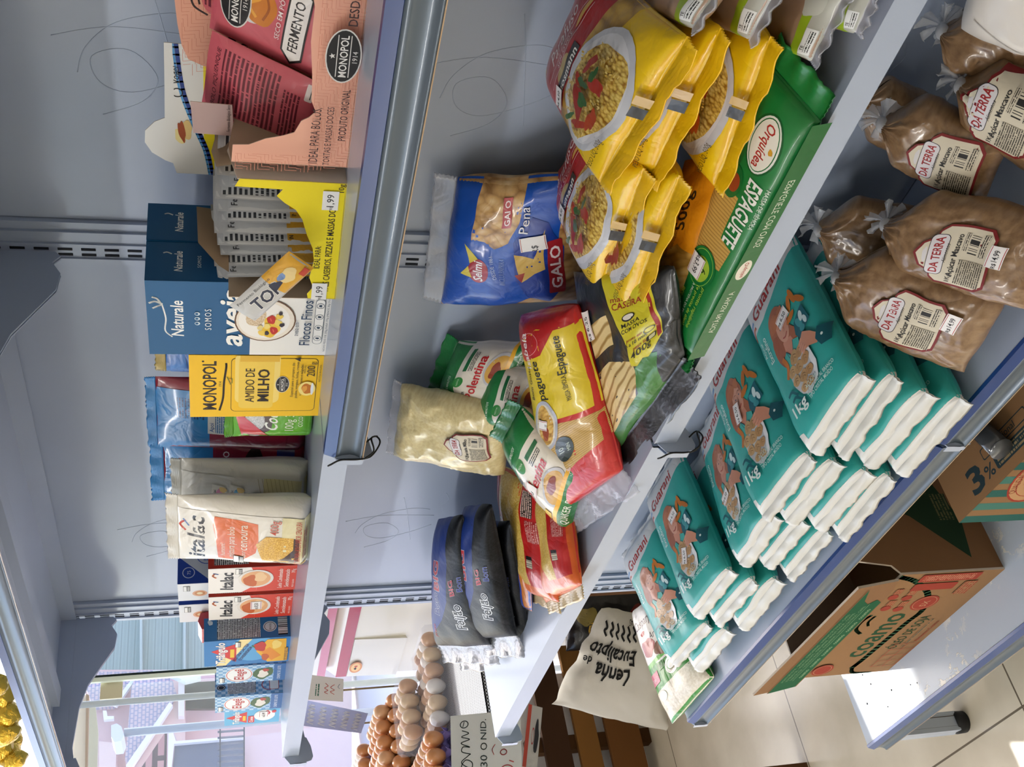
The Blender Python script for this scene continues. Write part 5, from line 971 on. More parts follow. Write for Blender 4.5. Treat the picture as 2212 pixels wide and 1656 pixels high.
# ---- black bean bags
BE = 'speck:#050608:#15171b:3.2:0.45:0.62'
def bean():
    a = Art(26, 15, 'dull', bg='#1e2024'); a.rect(0, 0, 26, 15, BE).poly([(3, 15), (26, 15), (26, 4.8), (18, 5.2), (12, 6.4), (8, 9)], '#12307c')
    a.text('BIG', 17.0, 8.6, 2.6, '#b02330', bold=.06, sh=.15, wid=5.4, out='#d0d4dc', ow=.05).text('Bom', 11.4, 9.6, 1.9, '#1a2c78', bold=.05, sh=.2, wid=4.6, out='#c8ccd6', ow=.06).text('Preto', 5.4, 11.4, 1.1, '#b0303a', sh=.2, wid=3.4)
    a.text('Feijão', 8.2, 2.6, 2.2, '#1d2026', bold=.04, sh=.25, wid=5.6, out='#dfe1e6', ow=.12).text('BIG', 14.6, 3.6, 1.3, '#b02330', bold=.05, wid=3.0, out='#c8ccd6', ow=.04).text('Bom', 14.8, 1.6, 1.2, '#25378a', bold=.04, sh=.2, wid=2.8, out='#c8ccd6', ow=.04); return a
BN = bean(); CS = clear_film('clear_seal_grey', '#9a9ea6', .6, .2)
def be(cn, label, seed, t=.06):
    e, B = quad('black_bean_bag', cn, t, BN, M(BE, 'dull'), label, 'bag', seed, 'blue and black bean bags', lump=.003, ls=12, px=.5, py=.42, under=.2, crease=.0, fin='dull', seals=[('left', .035, CS, .012)]); return e, B
def lift(cn, dz, dx=0, dy=0): return [Vector((p.x+dx, p.y+dy, p.z+dz)) for p in cn]
b1 = (c3(1062, 1392, -.175), c3(1000, 1112, -.120), c3(948, 1122, -.055), c3(944, 1392, -.075))
b2 = (c3(1118, 1372, -.215), c3(1062, 1088, -.16), c3(1004, 1094, -.09), c3(1014, 1375, -.12))
be(b1, 'black bean bag on top of the back pile, blue band with red letters', 121)
be(b2, 'black bean bag on top of the front pile, next to the corn flakes', 122)
be(lift(b1, -.040, -.03, -.005), 'black bean bag lying under the back top one, only its clear crimped end showing', 123, .03)
be(lift(b2, -.034, -.04, -.004), 'black bean bag lying under the front top one, only its clear crimped end showing', 124, .03)
# small snack bag wedged between
a = Art(12, 8, 'film', bg='#2440a0'); a.blob(7, 4, 3.2, 2.0, '#b8793a', 3).blob(6.4, 4.2, 2.2, 1.2, 'cells:#c98c4a:#7a4a22:2.0:#dca868', 5).rect(0, 0, 12, 1.4, '#c8782a')
quad('peanut_bag', (c3(1150, 1320, -.195), c3(1140, 1140, -.17), c3(1085, 1120, -.10), c3(1092, 1290, -.13)), .02, a, '#2440a0', 'small blue and brown bag wedged between the beans and the corn flakes', 'bag', 131, lump=.003)
# ---- brown paper bags with lime bands at the right end
def lime(seed):
    a = Art(14, 24, 'paper', bg='#a88a72'); a.rect(0, 0, 14, 2.6, '#b4b5ab').rect(0, 2.4, 14, 2.0, '#9ab826').rect(1.0, .3, 4.6, 2.0, '#eef0ee').text('TE', 2.0, 1.45, .6, '#2c2f2c', bold=.03).rect(1.4, .5, 3.8, .8, 'tiny:#eef0ee:#3a3c3a:0.4:0.4').blob(10, 3.4, 2.6, 2.2, '#c6c8be', seed).blob(9, 16, 3, 5, '#9c7e66', seed+2); return a
for i, (bl, br, tr, tl) in enumerate((((1498, 62), (1588, -80), (1470, -160), (1385, 20)), ((1620, 88), (1700, -60), (1560, -150), (1490, 20)), ((1752, 132), (1836, -30), (1700, -130), (1610, 50)), ((1850, 70), (1900, -40), (1780, -110), (1720, 40)))):
    ys = ((-.245, -.25, -.12, -.10), (-.255, -.26, -.14, -.12), (-.262, -.266, -.16, -.14), (-.278, -.278, -.18, -.17))[i]
    quad('seasoning_bag', (c3(*bl, ys[0]), c3(*br, ys[1]), c3(*tr, ys[2]), c3(*tl, ys[3])), (.03, .028, .026, .02)[i], lime(i), '#a88a72', ('top', 'second', 'third', 'lowest')[i]+' of the brown bags with lime green bands at the right end', 'bag', 140+i, 'brown bags with lime bands', fin='soft', lump=.005, px=.4, py=.4, seals=[('bottom', .010, clear_film('clear_seal'))])
# ================================================================ sugar shelf
TEAL = '#34a9a2'
def guarani():
    a = Art(15, 24, 'soft', bg=TEAL)
    a.rect(0, 0, 15, .55, '#dcdcd8').poly([(0, 24), (15, 24), (15, 21.6), (10, 19.6), (5, 18.4), (0, 18.2)], '#d2d4d6').poly([(0, 0), (0, 2.2), (2.0, 1.5), (2, 0)], '#dcdcd8')
    a.curve([(.4, 18.3), (.9, 19.4), (2.2, 19.9)], .5, '#5a8cc4').curve([(.8, 17.8), (1.6, 18.8), (2.4, 18.9)], .4, '#b8502c')
    a.text('Guarani', 7.4, 20.0, 1.9, '#a82420', bold=.04, wid=9.0, rot=8)
    a.text('Açúcar', 1.9, 15.4, .8, '#cfe6e2', wid=2.6, rot=86).text('Extrafino', 3.1, 14.6, 1.0, '#e4f0ec', bold=.02, wid=4.0, rot=86)
    # woman: hair, neck, face, blouse
    a.blob(7.0, 15.2, 2.3, 2.5, '#a8664a', 3, .12).blob(5.6, 12.2, 1.7, 2.6, '#9c5a40', 7, .15).blob(8.8, 11.9, 1.0, 1.6, '#a8664a', 9, .15)
    a.poly([(6.4, 12.6), (8.3, 12.6), (8.7, 10.6), (5.8, 10.2)], '#c98a74').ell(7.6, 14.1, 1.45, 1.95, '#d29a84').blob(6.4, 15.9, 1.5, .8, '#b5704c', 5, .2, rot=30).blob(8.5, 16.1, .8, .6, '#b5704c', 6)
    a.ell(7.1, 14.3, .18, .1, '#2c4a68').ell(8.4, 14.4, .18, .1, '#2c4a68').curve([(6.7, 14.75), (7.1, 14.95), (7.5, 14.8)], .08, '#7a4430').curve([(8.0, 14.8), (8.4, 15.0), (8.8, 14.8)], .08, '#7a4430').curve([(7.75, 14.4), (7.9, 13.7), (7.6, 13.6)], .06, '#a8664e').curve([(7.0, 12.95), (7.6, 12.75), (8.2, 13.0)], .16, '#a83c34')
    a.poly([(5.2, 10.9), (6.2, 11.3), (7.2, 9.9), (8.4, 11.4), (9.6, 10.8), (9.2, 8.4), (5.4, 8.4)], '#49b0a6').line([(6.2, 11.3), (7.2, 9.8), (8.4, 11.4)], .1, '#1d5c66').line([(6.2, 11.3), (6.4, 10.2), (7.1, 9.8)], .08, '#1d5c66')
    for (x, y, r) in ((10.6, 15.4, 60), (11.7, 15.8, 95), (12.6, 14.6, 130), (9.9, 13.8, 15)): a.ell(x, y, 1.15, .42, '#c4742c', rot=r)
    a.curve([(5.0, 11.0), (5.4, 9.6), (4.6, 8.4)], .7, '#c4742c').curve([(5.2, 8.2), (5.9, 7.9), (5.6, 7.2)], .3, '#d98a3c')
    a.poly([(10.0, 12.6), (12.6, 13.6), (13.0, 11.0), (10.2, 9.9), (9.4, 11.2)], '#1d6270').ell(10.9, 11.9, .5, .9, '#3f97a0', rot=30).ell(11.7, 12.4, .4, .7, '#d3e6e8', rot=-20).ell(11.2, 10.9, .45, .6, '#3f97a0', rot=70).ell(12.2, 11.5, .35, .6, '#d3e6e8', rot=10)
    # bowl and cookies
    a.poly([(5.2, 8.6), (10.8, 8.8), (11.0, 6.0), (10.0, 4.2), (7.6, 3.6), (6.2, 4.6), (5.4, 6.2)], '#c4c6ca').poly([(10.2, 8.6), (10.9, 8.8), (11.0, 6.2), (10.2, 4.4), (9.2, 4.0), (10.0, 6)], '#e6e8ec')
    k = 0
    for (x, y, r) in ((7.4, 9.4, 1.05), (8.9, 9.2, .95), (6.0, 8.2, .9), (7.6, 7.7, 1.0), (9.4, 7.6, .95), (6.2, 6.6, .85), (7.8, 6.1, .9), (9.2, 6.0, .8), (7.2, 4.9, .75), (8.6, 4.7, .7)):
        a.blob(x, y, r, r*.8, ('#c09a6c', '#b78d5e', '#c9a577')[k % 3], k, .15).curve([(x-r*.5, y+r*.1), (x, y+r*.4), (x+r*.5, y+r*.1)], .09, '#83603a').curve([(x-r*.4, y-r*.3), (x, y), (x+r*.4, y-r*.3)], .08, '#8a683e'); k += 1
    a.poly([(9.6, 9.6), (11.0, 10.4), (12.4, 9.4), (13.6, 7.9), (12.6, 7.3), (11.2, 8.0), (10.0, 8.2)], '#cf8f74')
    for (x, y) in ((9.8, 9.7), (9.6, 9.2), (9.8, 8.7), (10.1, 8.3)): a.ell(x, y, .6, .26, '#d89a80', rot=20).curve([(x-.4, y+.1), (x+.5, y+.35)], .05, '#9c5c48')
    a.poly([(12.6, 7.9), (13.6, 9.0), (14.9, 8.2), (14.4, 6.2), (13.0, 6.6)], '#1b5a66').ell(13.7, 7.7, .18, .18, '#e4f0ec')
    for i in range(3): a.curve([(3.4+i*.5, 6.2-i*1.1), (4.4+i*.4, 6.3-i*1.1), (5.4+i*.4, 5.2-i*1.0)], .38, '#14606a')
    a.text('1kg', 4.6, 3.2, 1.5, '#e4f0ec', bold=.04, wid=3.4).text('AÇÚCAR', 8.6, 4.4, .55, '#cfe8e2', bold=.02, wid=2.6).text('CLASSE CRISTAL BRANCO', 10.2, 3.7, .5, '#cfe8e2', bold=.02, wid=6.4).text('TIPO CRISTAL MOÍDO', 9.9, 3.0, .5, '#cfe8e2', bold=.02, wid=5.6)
    return a
GUA = guarani(); side_txt = Art(24, 3, 'soft').text('Guarani Extrafino', 12, .8, 1.3, '#a8dcd4', wid=12)
def sugar_proto(seed, fold):
    """one sugar bag, local x = width, y = length (white sealed end at y = 0), z up"""
    w, h, t = .140, .235, .036
    B = Bag(w, h, t, seed=seed, lump=.003, ls=15, px=.40, py=.36, kx=4, ky=6)
    e = empty('sugar_bag', Matrix.Identity(4)); mb = MB(); B.mesh(mb, (TEAL, 'soft'), 26, 38, ends=(4, 3, ('#dcdcd8', 'soft')))
    kx = w*100/15; ky = h*100/24; GUA.lay(mb, (lambda x, y, q: B.S(x*kx, y*ky, q)), g=.7, fin='soft', eps=.0007)
    mb.build('bag', e)
    c = crimp(w, .011, ('#d9d9d4', 'soft'), .002, -1, 2, seed=seed, parent=e, thick=.004, curl=fold, name='folded_end'); tag(c, 'white folded end of the bag')
    c = crimp(w*.98, .014, ('#d2d4d6', 'soft'), h-.002, 1, 2, seed=seed+1, parent=e, thick=.002, name='top_seal'); tag(c, 'whitish top seal')
    return e, B
protos = [sugar_proto(200, -.010), sugar_proto(207, -.006), sugar_proto(215, -.012)]; used_p = [False]*3
def frame4(BL, BR, TL): return frame(BL, BR, TL)
cols = [  # front left, front right (pixels), y front, back left pixel, y back, layers, label
    ((1752, 975), (1873, 800), -.252, (1598, 722), -.020, 4, 'right-hand stack beside the brown sugar'),
    ((1648, 1116), (1750, 984), -.250, (1500, 885), -.012, 4, 'second stack from the right'),
    ((1600, 1216), (1672, 1112), -.240, (1492, 1010), -.02, 3, 'third stack from the right'),
    ((1500, 1332), (1580, 1228), -.238, (1402, 1082), -.015, 3, 'fourth stack from the right, tilted'),
    ((1455, 1432), (1540, 1336), -.236, (1366, 1190), -.03, 2, 'last stack towards the street')]
gi = 0
for ci, (bl, br, yf, tl, yb, n_, nm) in enumerate(cols):
    BL = at(*bl, y=yf); BR = at(*br, y=yf); TL = at(*tl, y=yb); F0 = frame(BL, BR, TL); top = BL.z
    th = (top-Z3-.002)/(n_-.5); th = min(th, .036)
    for L in range(n_):
        pi = (ci+L) % 3; p, B = protos[pi]
        if used_p[pi]: e = copy_tree(p)
        else: e = p; used_p[pi] = True
        sx = (BR-BL).length/.140
        jit = Matrix.Translation((.004*math.sin(ci*3+L*2.3), -.011*L-.004*math.cos(L*2+ci) if L else 0, 0)) @ Matrix.Rotation(.03*math.sin(L*2.1+ci) if L else 0, 4, 'Z')
        tilt = F0.copy(); z0 = Vector((BL.x, BL.y, 0))
        # lower layers flatten towards the shelf
        f = L/max(1, n_-1); TL2 = Vector((TL.x, TL.y, TL.z-(TL.z-(BL.z))*f)); TL2.z -= 0
        Fx = frame(BL, Vector((BR.x, BR.y, BL.z+(BR.z-BL.z)*(1-f))), TL2)
        M4 = Matrix.Translation((0, 0, -L*th)) @ Fx @ jit @ Matrix.Diagonal((min(1.12, max(.92, sx)), (TL-BL).length/.235 if L == 0 else 1.0, 1, 1))
        if M4.translation.z < Z3+.018: M4.translation.z = Z3+.018
        e.matrix_world = M4
        lab = 'teal Guarani sugar bag, '+('top of the '+nm if L == 0 else ('bottom of the ' if L == n_-1 else ('second in the ' if L == 1 else 'third in the '))+nm)
        tag(e, lab, 'bag', 'teal sugar bags in five stacks')
        if L == 0 and ci < 4:
            px_ = ((.58, .62), (.44, .52), (.42, .36), (.50, .32))[ci]
            sticker(lambda a, b, q, B=B: B.S(a, b, q), B.w*px_[0], B.h*px_[1], 2.6, 1.6, '6,50', e, (10, 75, 15, 60)[ci], 'white price sticker with red lines', g=.5, h0=.004)
# ---- brown sugar bags
BS = 'speck:#7c5e40:#957654:1.4:0.35:0.68'
def brown(cn, label, seed, t=.06, lab=None, stick=None, neck=.24):
    e, B = quad('brown_sugar_bag', cn, t, None, M(BS, 'crinkle'), label, 'bag', seed, 'tied bags of brown sugar', lump=.006, ls=12, px=.42, py=.38, neck=neck, crease=.0045, nu=44, nv=60)
    # knot and tuft of clear film
    a, b_ = B.P(.5, 1.0, 1), B.P(.5, .96, 1); m = clear_film('knot_film', '#cfd2d8', .5, .25); mb = MB()
    d = (a-b_).normalized(); mb.tube([a-d*.012, a-d*.006, a, a+d*.006], [.006, .0075, .0065, .004], m, 10)
    s1 = d.cross(Vector((0, 0, 1))).normalized(); s2 = d.cross(s1).normalized(); nq = 22; rr = random.Random(seed)
    for sx_, up_ in ((s1, s2), (s2, s1), ((s1+s2).normalized(), (s1-s2).normalized())):
        vs = []
        for r_ in range(6):
            for q_ in range(nq+1):
                t_ = q_/nq-.5; rad = .003+r_*.0034*(1+.35*rr.random()); sp = t_*(1.7+.3*r_)
                vs.append(a+d*(rad*math.cos(sp)+.001)+sx_*(rad*math.sin(sp)*1.1)+up_*(.005*math.sin(q_*1.4+seed)*(r_/5)+.001*rr.random()))
        mb.add(vs, [(r_*(nq+1)+q_, r_*(nq+1)+q_+1, (r_+1)*(nq+1)+q_+1, (r_+1)*(nq+1)+q_) for r_ in range(5) for q_ in range(nq)], m, smooth=True)
    tag(mb.build('knot', e), 'knotted end of clear film')
    if lab: stuck_label(e, B, *lab, 'Açúcar Mascavo', 'cream paper label edged in dark red')
    if stick: cr = B.crease; B.crease = 0; sticker(lambda x, y, q: B.S(x, y, q), B.w*stick[0], B.h*stick[1], 2.5, 1.6, '14,99', e, stick[2], 'white price sticker reading 14,99', g=.5, h0=.0035); B.crease = cr
    return e, B
ZZ = Z3+.02
brown((c3(2086, 806, -.276, ZZ), c3(2178, 640, -.272, ZZ), c3(1846, 512, -.14, ZZ), c3(1772, 668, -.15, ZZ)), 'tied clear bag of brown sugar at the front, lower of the two with price stickers', 301, lab=(.50, .46, .86, 4), stick=(.66, .21, 0))
brown((c3(2222, 668, -.270, Z3+.05), c3(2310, 470, -.262, Z3+.05), c3(1950, 392, -.15, Z3), c3(1884, 560, -.15, Z3)), 'tied clear bag of brown sugar resting on the front one, its sticker further right', 302, lab=(.47, .48, .86, 4), stick=(.58, .24, 0))
brown((c3(1990, 610, -.12, ZZ), c3(2060, 470, -.12, ZZ), c3(1800, 412, -.06, ZZ), c3(1738, 560, -.06, ZZ)), 'tied clear bag of brown sugar behind the front ones, close to the teal stack', 303, t=.05)
brown((c3(2120, 440, -.17, ZZ), c3(2190, 290, -.17, ZZ), c3(1940, 192, -.09, ZZ), c3(1872, 330, -.09, ZZ)), 'tied clear bag of brown sugar further back, label half covered by the bag in front', 304, t=.06, lab=(.50, .42, .8, 4))
brown((c3(2270, 390, -.20, ZZ), c3(2350, 220, -.20, ZZ), c3(2110, 105, -.12, ZZ), c3(2042, 255, -.12, ZZ)), 'tied clear bag of brown sugar with a large label cut by the picture edge', 305, t=.06, lab=(.62, .60, .86, 4))
brown((c3(2250, 200, -.14, ZZ), c3(2300, 40, -.14, ZZ), c3(2070, -10, -.07, ZZ), c3(2006, 130, -.07, ZZ)), 'tied clear bag of brown sugar behind the white bag at the corner', 306, t=.055)
brown((c3(2010, 360, -.06, ZZ), c3(2060, 240, -.06, ZZ), c3(1890, 150, -.03, ZZ), c3(1830, 280, -.03, ZZ)), 'tied clear bag of brown sugar deep in shadow at the back of the shelf', 307, t=.045)
quad('white_bag', (c3(2360, 130, -.22, Z3+.03), c3(2420, -120, -.22, Z3+.03), c3(2130, -160, -.16, Z3+.03), c3(2076, 60, -.16, Z3+.03)), .07, Art(10, 10, 'soft').curve([(1, 2), (1.6, 6), (3, 9)], .1, '#b9b4ae'), '#cfcac4', 'plain white bag at the right end of the sugar shelf', 'bag', 311, fin='soft', px=.5, py=.5, lump=.005)
# ---- rice bag at the street end
a = Art(15, 26, 'film', bg='#2c8a2a'); a.rect(0, 0, 15, 6.0, 'speck:#e4ddcb:#d6cdb8:2:0.4:0.6').poly([(0, 13), (0, 26), (15, 26), (15, 10.5), (6, 11)], '#e8e2d8').rect(0, 11.4, 9, 1.0, '#58b032').text('Caspary', 5.0, 20.4, 2.0, '#4a1a1e', sh=.25, bold=.01, wid=8).text('Arroz', 8.6, 16.4, 1.6, '#3a2a24', sh=.25, wid=5).blob(4.4, 15.4, 2.4, 2.2, '#9c2c2c', 4).blob(8.4, 13.6, 2.6, 1.6, '#7a4a2a', 6).blob(4.0, 19.0, .9, .5, '#c03a34', 2)
a.ell(9.0, 8.4, 1.9, 1.9, '#e8e8e0').ell(9.0, 8.6, 1.3, 1.2, '#2c8a2a').ell(9.0, 8.6, 1.1, 1.0, '#e8e8e0').text('CASPARY', 9.0, 7.2, .5, '#8a2020', wid=2.4).rect(.6, 7.4, 3.8, 2.6, '#c85a70').text('Tipo 1', 2.5, 8.2, .8, '#f0d8dc', wid=2.6).ell(3.2, 4.6, 1.3, 1.0, '#ddeedd').rect(5.2, 9.2, 2.2, 1.6, 'tiny:#2c8a2a:#1a4a1a:0.3:0.4')
e, B = quad('rice_bag', (c3(1452, 1562, -.278, Z3+.01), c3(1543, 1462, -.262, Z3+.01), c3(1440, 1270, -.06, Z3+.02), c3(1368, 1320, -.06, Z3+.02)), .05, a, '#2c8a2a', 'green and white rice bag at the street end, half under the sugar', 'bag', 321, lump=.003, px=.42, py=.4)
# ================================================================ boxes on the base shelf
CB_ = '#8f6c49'
x0, x1, yf, zt, dd = .152, .543, -.277, .411, .24
fr = Matrix(((1, 0, 0, x0), (0, 0, -1, yf), (0, 1, 0, Z4), (0, 0, 0, 1))); root = empty('oil_box', fr, 'open brown cardboard box reading coamo ÓLEO DE SOJA on the base shelf', 'box')
Wd = x1-x0; Hh = zt-Z4
fa = Art(39.1, 18.9, 'cardboard')
fa.text('coamo', 16.5, 9.9, 4.4, '#23482c', bold=.035, wid=17).curve([(3, 9.2), (6.5, 8.8), (14, 8.4), (21, 8.0), (26, 7.6), (32, 10.2), (36.5, 15), (38.4, 18.9)], 1.1, '#23482c').curve([(0, 4), (.6, 7.8), (3, 9.2)], .8, '#23482c').curve([(18.0, 15.4), (20, 17.2), (23, 17.6), (25, 17.0)], .7, '#23482c').curve([(21, 15.4), (22.6, 16.2), (24.6, 16)], .5, '#23482c')
fa.text('ÓLEO DE SOJA', 17.0, 4.4, 1.9, '#23482c', wid=13).rect(11, 2.8, 11, .7, 'tiny:#9c7450:#5c5c48:0.6:0.42').text('Alimentos Coamo', 17, 1.3, .8, '#963c2c', wid=8)
fa.ell(28.6, 8.8, 2.6, 2.4, '#963c2c').ring(28.6, 8.8, 2.2, 2.0, .12, '#b08060').text('5X', 28.4, 8.1, 1.2, '#b08060', bold=.03, wid=2.0)
for (x, y) in ((27.5, 15.6), (31.5, 16.4), (27, 13.0), (31, 13.6)): fa.ell(x, y, .9, .9, '#963c2c').rect(x+1.0, y-.7, 1.8, 1.4, 'tiny:#9c7450:#963c2c:0.4:0.4')
fa.rrect(33.5, 6.6, 2.3, 8, .3, '#963c2c').rrect(36.4, 3.8, 2.4, 11, .3, '#963c2c').rect(36.8, 4.6, 1.6, 9.5, 'tiny:#963c2c:#c08a6c:0.4:0.45').rect(31.5, 3.0, 4.4, 2.4, 'tiny:#9c7450:#963c2c:0.5:0.44')
for i in range(5): fa.line([(3.0+i*2.4, .4), (3.0+i*2.4, 5.6)], .12, '#a04a34')
for j in range(3): fa.line([(3.0, .6+j*2.4), (12.6, .6+j*2.4)], .12, '#a04a34')
fa.ell(3.4, 15.6, 2.3, 2.0, '#963c2c').ring(3.4, 15.6, 1.9, 1.6, .15, '#b08060')
sheet('front_wall', root, [(0, 0), (39.1, 0), (39.1, 18.9), (0, 18.9)], lambda x, y, h: Vector((x, y, h)), CB_, fa, th=.004, fin='cardboard', label='printed front wall')
sa = Art(24, 26, 'cardboard'); sa.poly([(2, 5), (9, 3.6), (16, 6), (17, 15), (13, 19), (10, 13), (5, 8)], '#263f2a').rect(9, 4.6, 5, 3.0, 'tiny:#263f2a:#6a6a48:0.6:0.42').rect(14, 8, 5, 8, 'tiny:#263f2a:#5a6044:0.6:0.45')
sheet('right_wall', root, [(0, 0), (24, 0), (24, 18.9), (22, 25.5), (2.5, 26), (1.4, 20), (0, 18.9)], lambda x, y, h: Vector((Wd-.001+h, y, -.004-x)), '#8a6646', sa, th=.004, fin='cardboard', label='brown right side with its flap standing up')
sheet('left_wall', root, [(0, 0), (24, 0), (24, 18.9), (0, 18.9)], lambda x, y, h: Vector((.001-h, y, -.244+x)), CB_, th=.004, fin='cardboard')
sheet('back_wall', root, [(0, 0), (38.9, 0), (38.9, 18.9), (0, 18.9)], lambda x, y, h: Vector((x, y, -.243+h)), '#84623f', th=.004, fin='cardboard')
sheet('bottom', root, [(0, 0), (38.9, 0), (38.9, 24), (0, 24)], lambda x, y, h: Vector((x, .005+h, -.003-y)), '#84623f', th=.004, fin='cardboard')
fp = Art(40, 10, 'cardboard'); fp.poly([(.0, .0), (33.5, 0), (35.0, 1.6), (34.0, 3.0), (35.6, 4.6), (38.4, 5.6), (40, 6.2), (0, 6.2)], '#1f5a3a')
fp.poly([(0, 6.2), (40, 6.2), (40, 6.5), (0, 6.5)], '#7c5838')
for i in range(6): fp.text('coamo', 6.4+i*4.7, .9, 1.0, '#8fb088', bold=.02, wid=3.6)
fp.line([(4, 2.6), (34, 2.6)], .08, '#8fb088').text('ÓLEO DE SOJA - GORDURAS VEGETAIS - MARGARINAS - FARINHAS DE TRIGO - CAFÉS', 19, 3.1, .55, '#7fa078', wid=29).text('SOYBEAN OIL - VEGETABLE FATS - MARGARINE - WHEAT FLOUR - COFFEE', 18, 4.1, .55, '#7fa078', wid=27).text('ACEITE DE SOYA - GRASAS - MARGARINAS - HARINAS DE TRIGO - CAFÉS', 18, 5.1, .55, '#7fa078', wid=27)
lean = .35
sheet('front_flap', root, [(-2.6, -.6), (31.0, -.6), (36.0, 0), (38.5, .6), (39, 9.0), (-1.6, 9.6)], lambda x, y, h: Vector((x, .189+y*math.cos(lean), .006+y*math.sin(lean)*.4+h)), '#8a6646', None, th=.004, fin='cardboard', label='opened front flap with a green printed band')
mb = MB(); fp.lay(mb, lambda x, y, h: Vector((x-.024, .187+y*math.cos(lean), .006+y*math.sin(lean)*.4+h)), fin='cardboard'); tag(mb.build('green_band', root), 'green printed band of the flap')
# second box
x0, x1, yf, zt, dd = .698, 1.06, -.277, .404, .25
fr = Matrix(((1, 0, 0, x0), (0, 0, -1, yf), (0, 1, 0, Z4), (0, 0, 0, 1)))
fa = Art(36, 18.2, 'cardboard', bg='#8f6c49')
for i in range(12): fa.poly([(i*3.4, 2), (i*3.4+1.8, 2), (i*3.4+1.8, 18.2), (i*3.4, 18.2)], '#2f6058' if i % 2 == 0 else '#47786c')
ta = Art(36, 25, 'cardboard', bg='#8f6c49')
ta.text('3', 6.8, 1.2, 3.6, '#26383e', bold=.07, wid=2.8).text('%', 9.9, 1.5, 1.8, '#26383e', bold=.03, wid=2.0).rrect(11.4, 1.5, 9, 2.0, .4, '#26383e').rect(12, 1.8, 7.8, 1.4, 'tiny:#26383e:#8c7a58:0.6:0.42').rrect(9.8, 4.0, 10.6, 1.7, .3, '#26383e').rrect(9.95, 4.15, 10.3, 1.4, .3, '#8f6c49').text('Tradicional', 14.4, 4.4, 1.0, '#26383e', wid=6.4)
ov = Art(20, 12); ov.ell(10, 6, 8, 5, '#a03c2c').ell(10, 6, 7.6, 4.7, '#c09468').ring(10, 6, 6.4, 3.8, .14, '#a03c2c').curve([(5.6, 5.6), (7.4, 8), (9.6, 6.2), (8.2, 4.2), (11, 3.6), (13.6, 6.4), (12.2, 8)], .9, '#a03c2c').text('QUALIDADE', 7.6, 9.2, 1.0, '#8a3a2a', wid=6.5, rot=16)
fa.put(ov, 3.5, 6.2, .95)
o = carton('cardboard_box', fr, .362, .182, .25, CB_, {'front': fa, 'top': ta}, 'cardboard', 'brown and green striped cardboard box reading 3% Tradicional on the base shelf', 'box')
p = at(2128, 938, z=zt+.017); mb = MB(); mb.tube([(-.035, 0, 0), (.035, 0, 0)], .0155, ('#3c4044', 'gloss'), 18); mb.tube([(.035, 0, 0), (.0365, 0, 0)], .0165, ('#5a5e62', 'gloss'), 18)
o = mb.build('metal_tube', None, Matrix.Translation((p.x, p.y, zt+.0168)) @ Matrix.Rotation(-1.2, 4, 'Z')); tag(o, 'short dark metal tube lying on the striped box', 'tube')
gold = bpy.data.materials.new('gold_foil'); n, new, lk, b = nodes_of(gold); b.inputs['Base Color'].default_value = hexc('#e8c24a'); b.inputs['Metallic'].default_value = .8; b.inputs['Roughness'].default_value = .25; add_bump(n, new, lk, b, .6, 60, True)
# gold wrapped sweets peeking over the topmost shelf
for i, (px, py, r) in enumerate(((8, 1500, .020), (12, 1540, .024), (6, 1580, .026), (26, 1600, .020), (14, 1625, .026), (30, 1640, .020), (-10, 1530, .025), (-8, 1610, .03), (-14, 1480, .02), (-20, 1560, .03))):
    p = at(px, py, y=-.22-.02*(i % 3)); mb = MB(); rr = []
    for j in range(9):
        a_ = PI*j/8; rr.append((max(.0004, r*math.sin(a_)*(1+.12*math.sin(i+j*2.2))), -r*.8*math.cos(a_)))
    mb.lathe(rr, gold, 14); o = mb.build('wrapped_sweet', None, Matrix.Translation((p.x, p.y, max(p.z, Z0+r*.8))) @ Matrix.Rotation(i, 4, 'X')); tag(o, 'gold foil wrapped sweet in the heap on the topmost shelf', 'sweet', 'gold foil sweets on the topmost shelf')
# ================================================================ towards the street: freezer, egg table, firewood, storefront
# ---- freezer behind the egg table
fx0, fx1, fy = -1.80, .05, .62
root = empty('chest_freezer', (fx0, fy, 0), 'cream chest freezer with red stripes near its top, behind the egg table', 'freezer')
mb = MB(); L = fx1-fx0
mb.prism([(0, .11), (.55, .11), (.55, 1.067), (.04, 1.067), (.0, 1.02)], 0, L, ('#e2dfd0', 'paint')); mb.box((.0, .02, 0), (L, .55, .11), ('#8a8078', 'paint')); mb.build('cabinet', root)
mb = MB(); mb.box((0, -.004, .985), (L, .0, 1.022), ('#a8203a', 'paint')); mb.box((0, -.004, 1.061), (L, .56, 1.09), ('#c87890', 'paint')); tag(mb.build('stripe', root), 'red and pink trim stripes')
mb = MB(); mb.box((-.002, -.006, 1.09), (L, .56, 1.18), ('#dcdcd8', 'paint')); mb.build('lid', root)
mb = MB(); mb.prism([(-.010, .805), (0, .811), (0, .983), (-.004, .983)], 0, .30, ('#dbd9cc', 'paint')); mb.build('left_panel', root)
# oval sticker without the character
p = at(768, 1438, y=fy-.006); a = Art(9, 5, 'paper'); a.ell(4.5, 2.5, 4.4, 2.2, '#e09a6c').ell(4.5, 2.5, 3.4, 1.6, '#f0c890').blob(3.6, 2.6, .8, .5, '#3a3a40', 3).blob(5.4, 2.5, .8, .5, '#c85a50', 5)
mb = MB(); a.lay(mb, lambda x, y, h: Vector((x-.045, -h, y-.025))); o = mb.build('sticker', root); o.location = (p.x-fx0, -.0115, p.z)
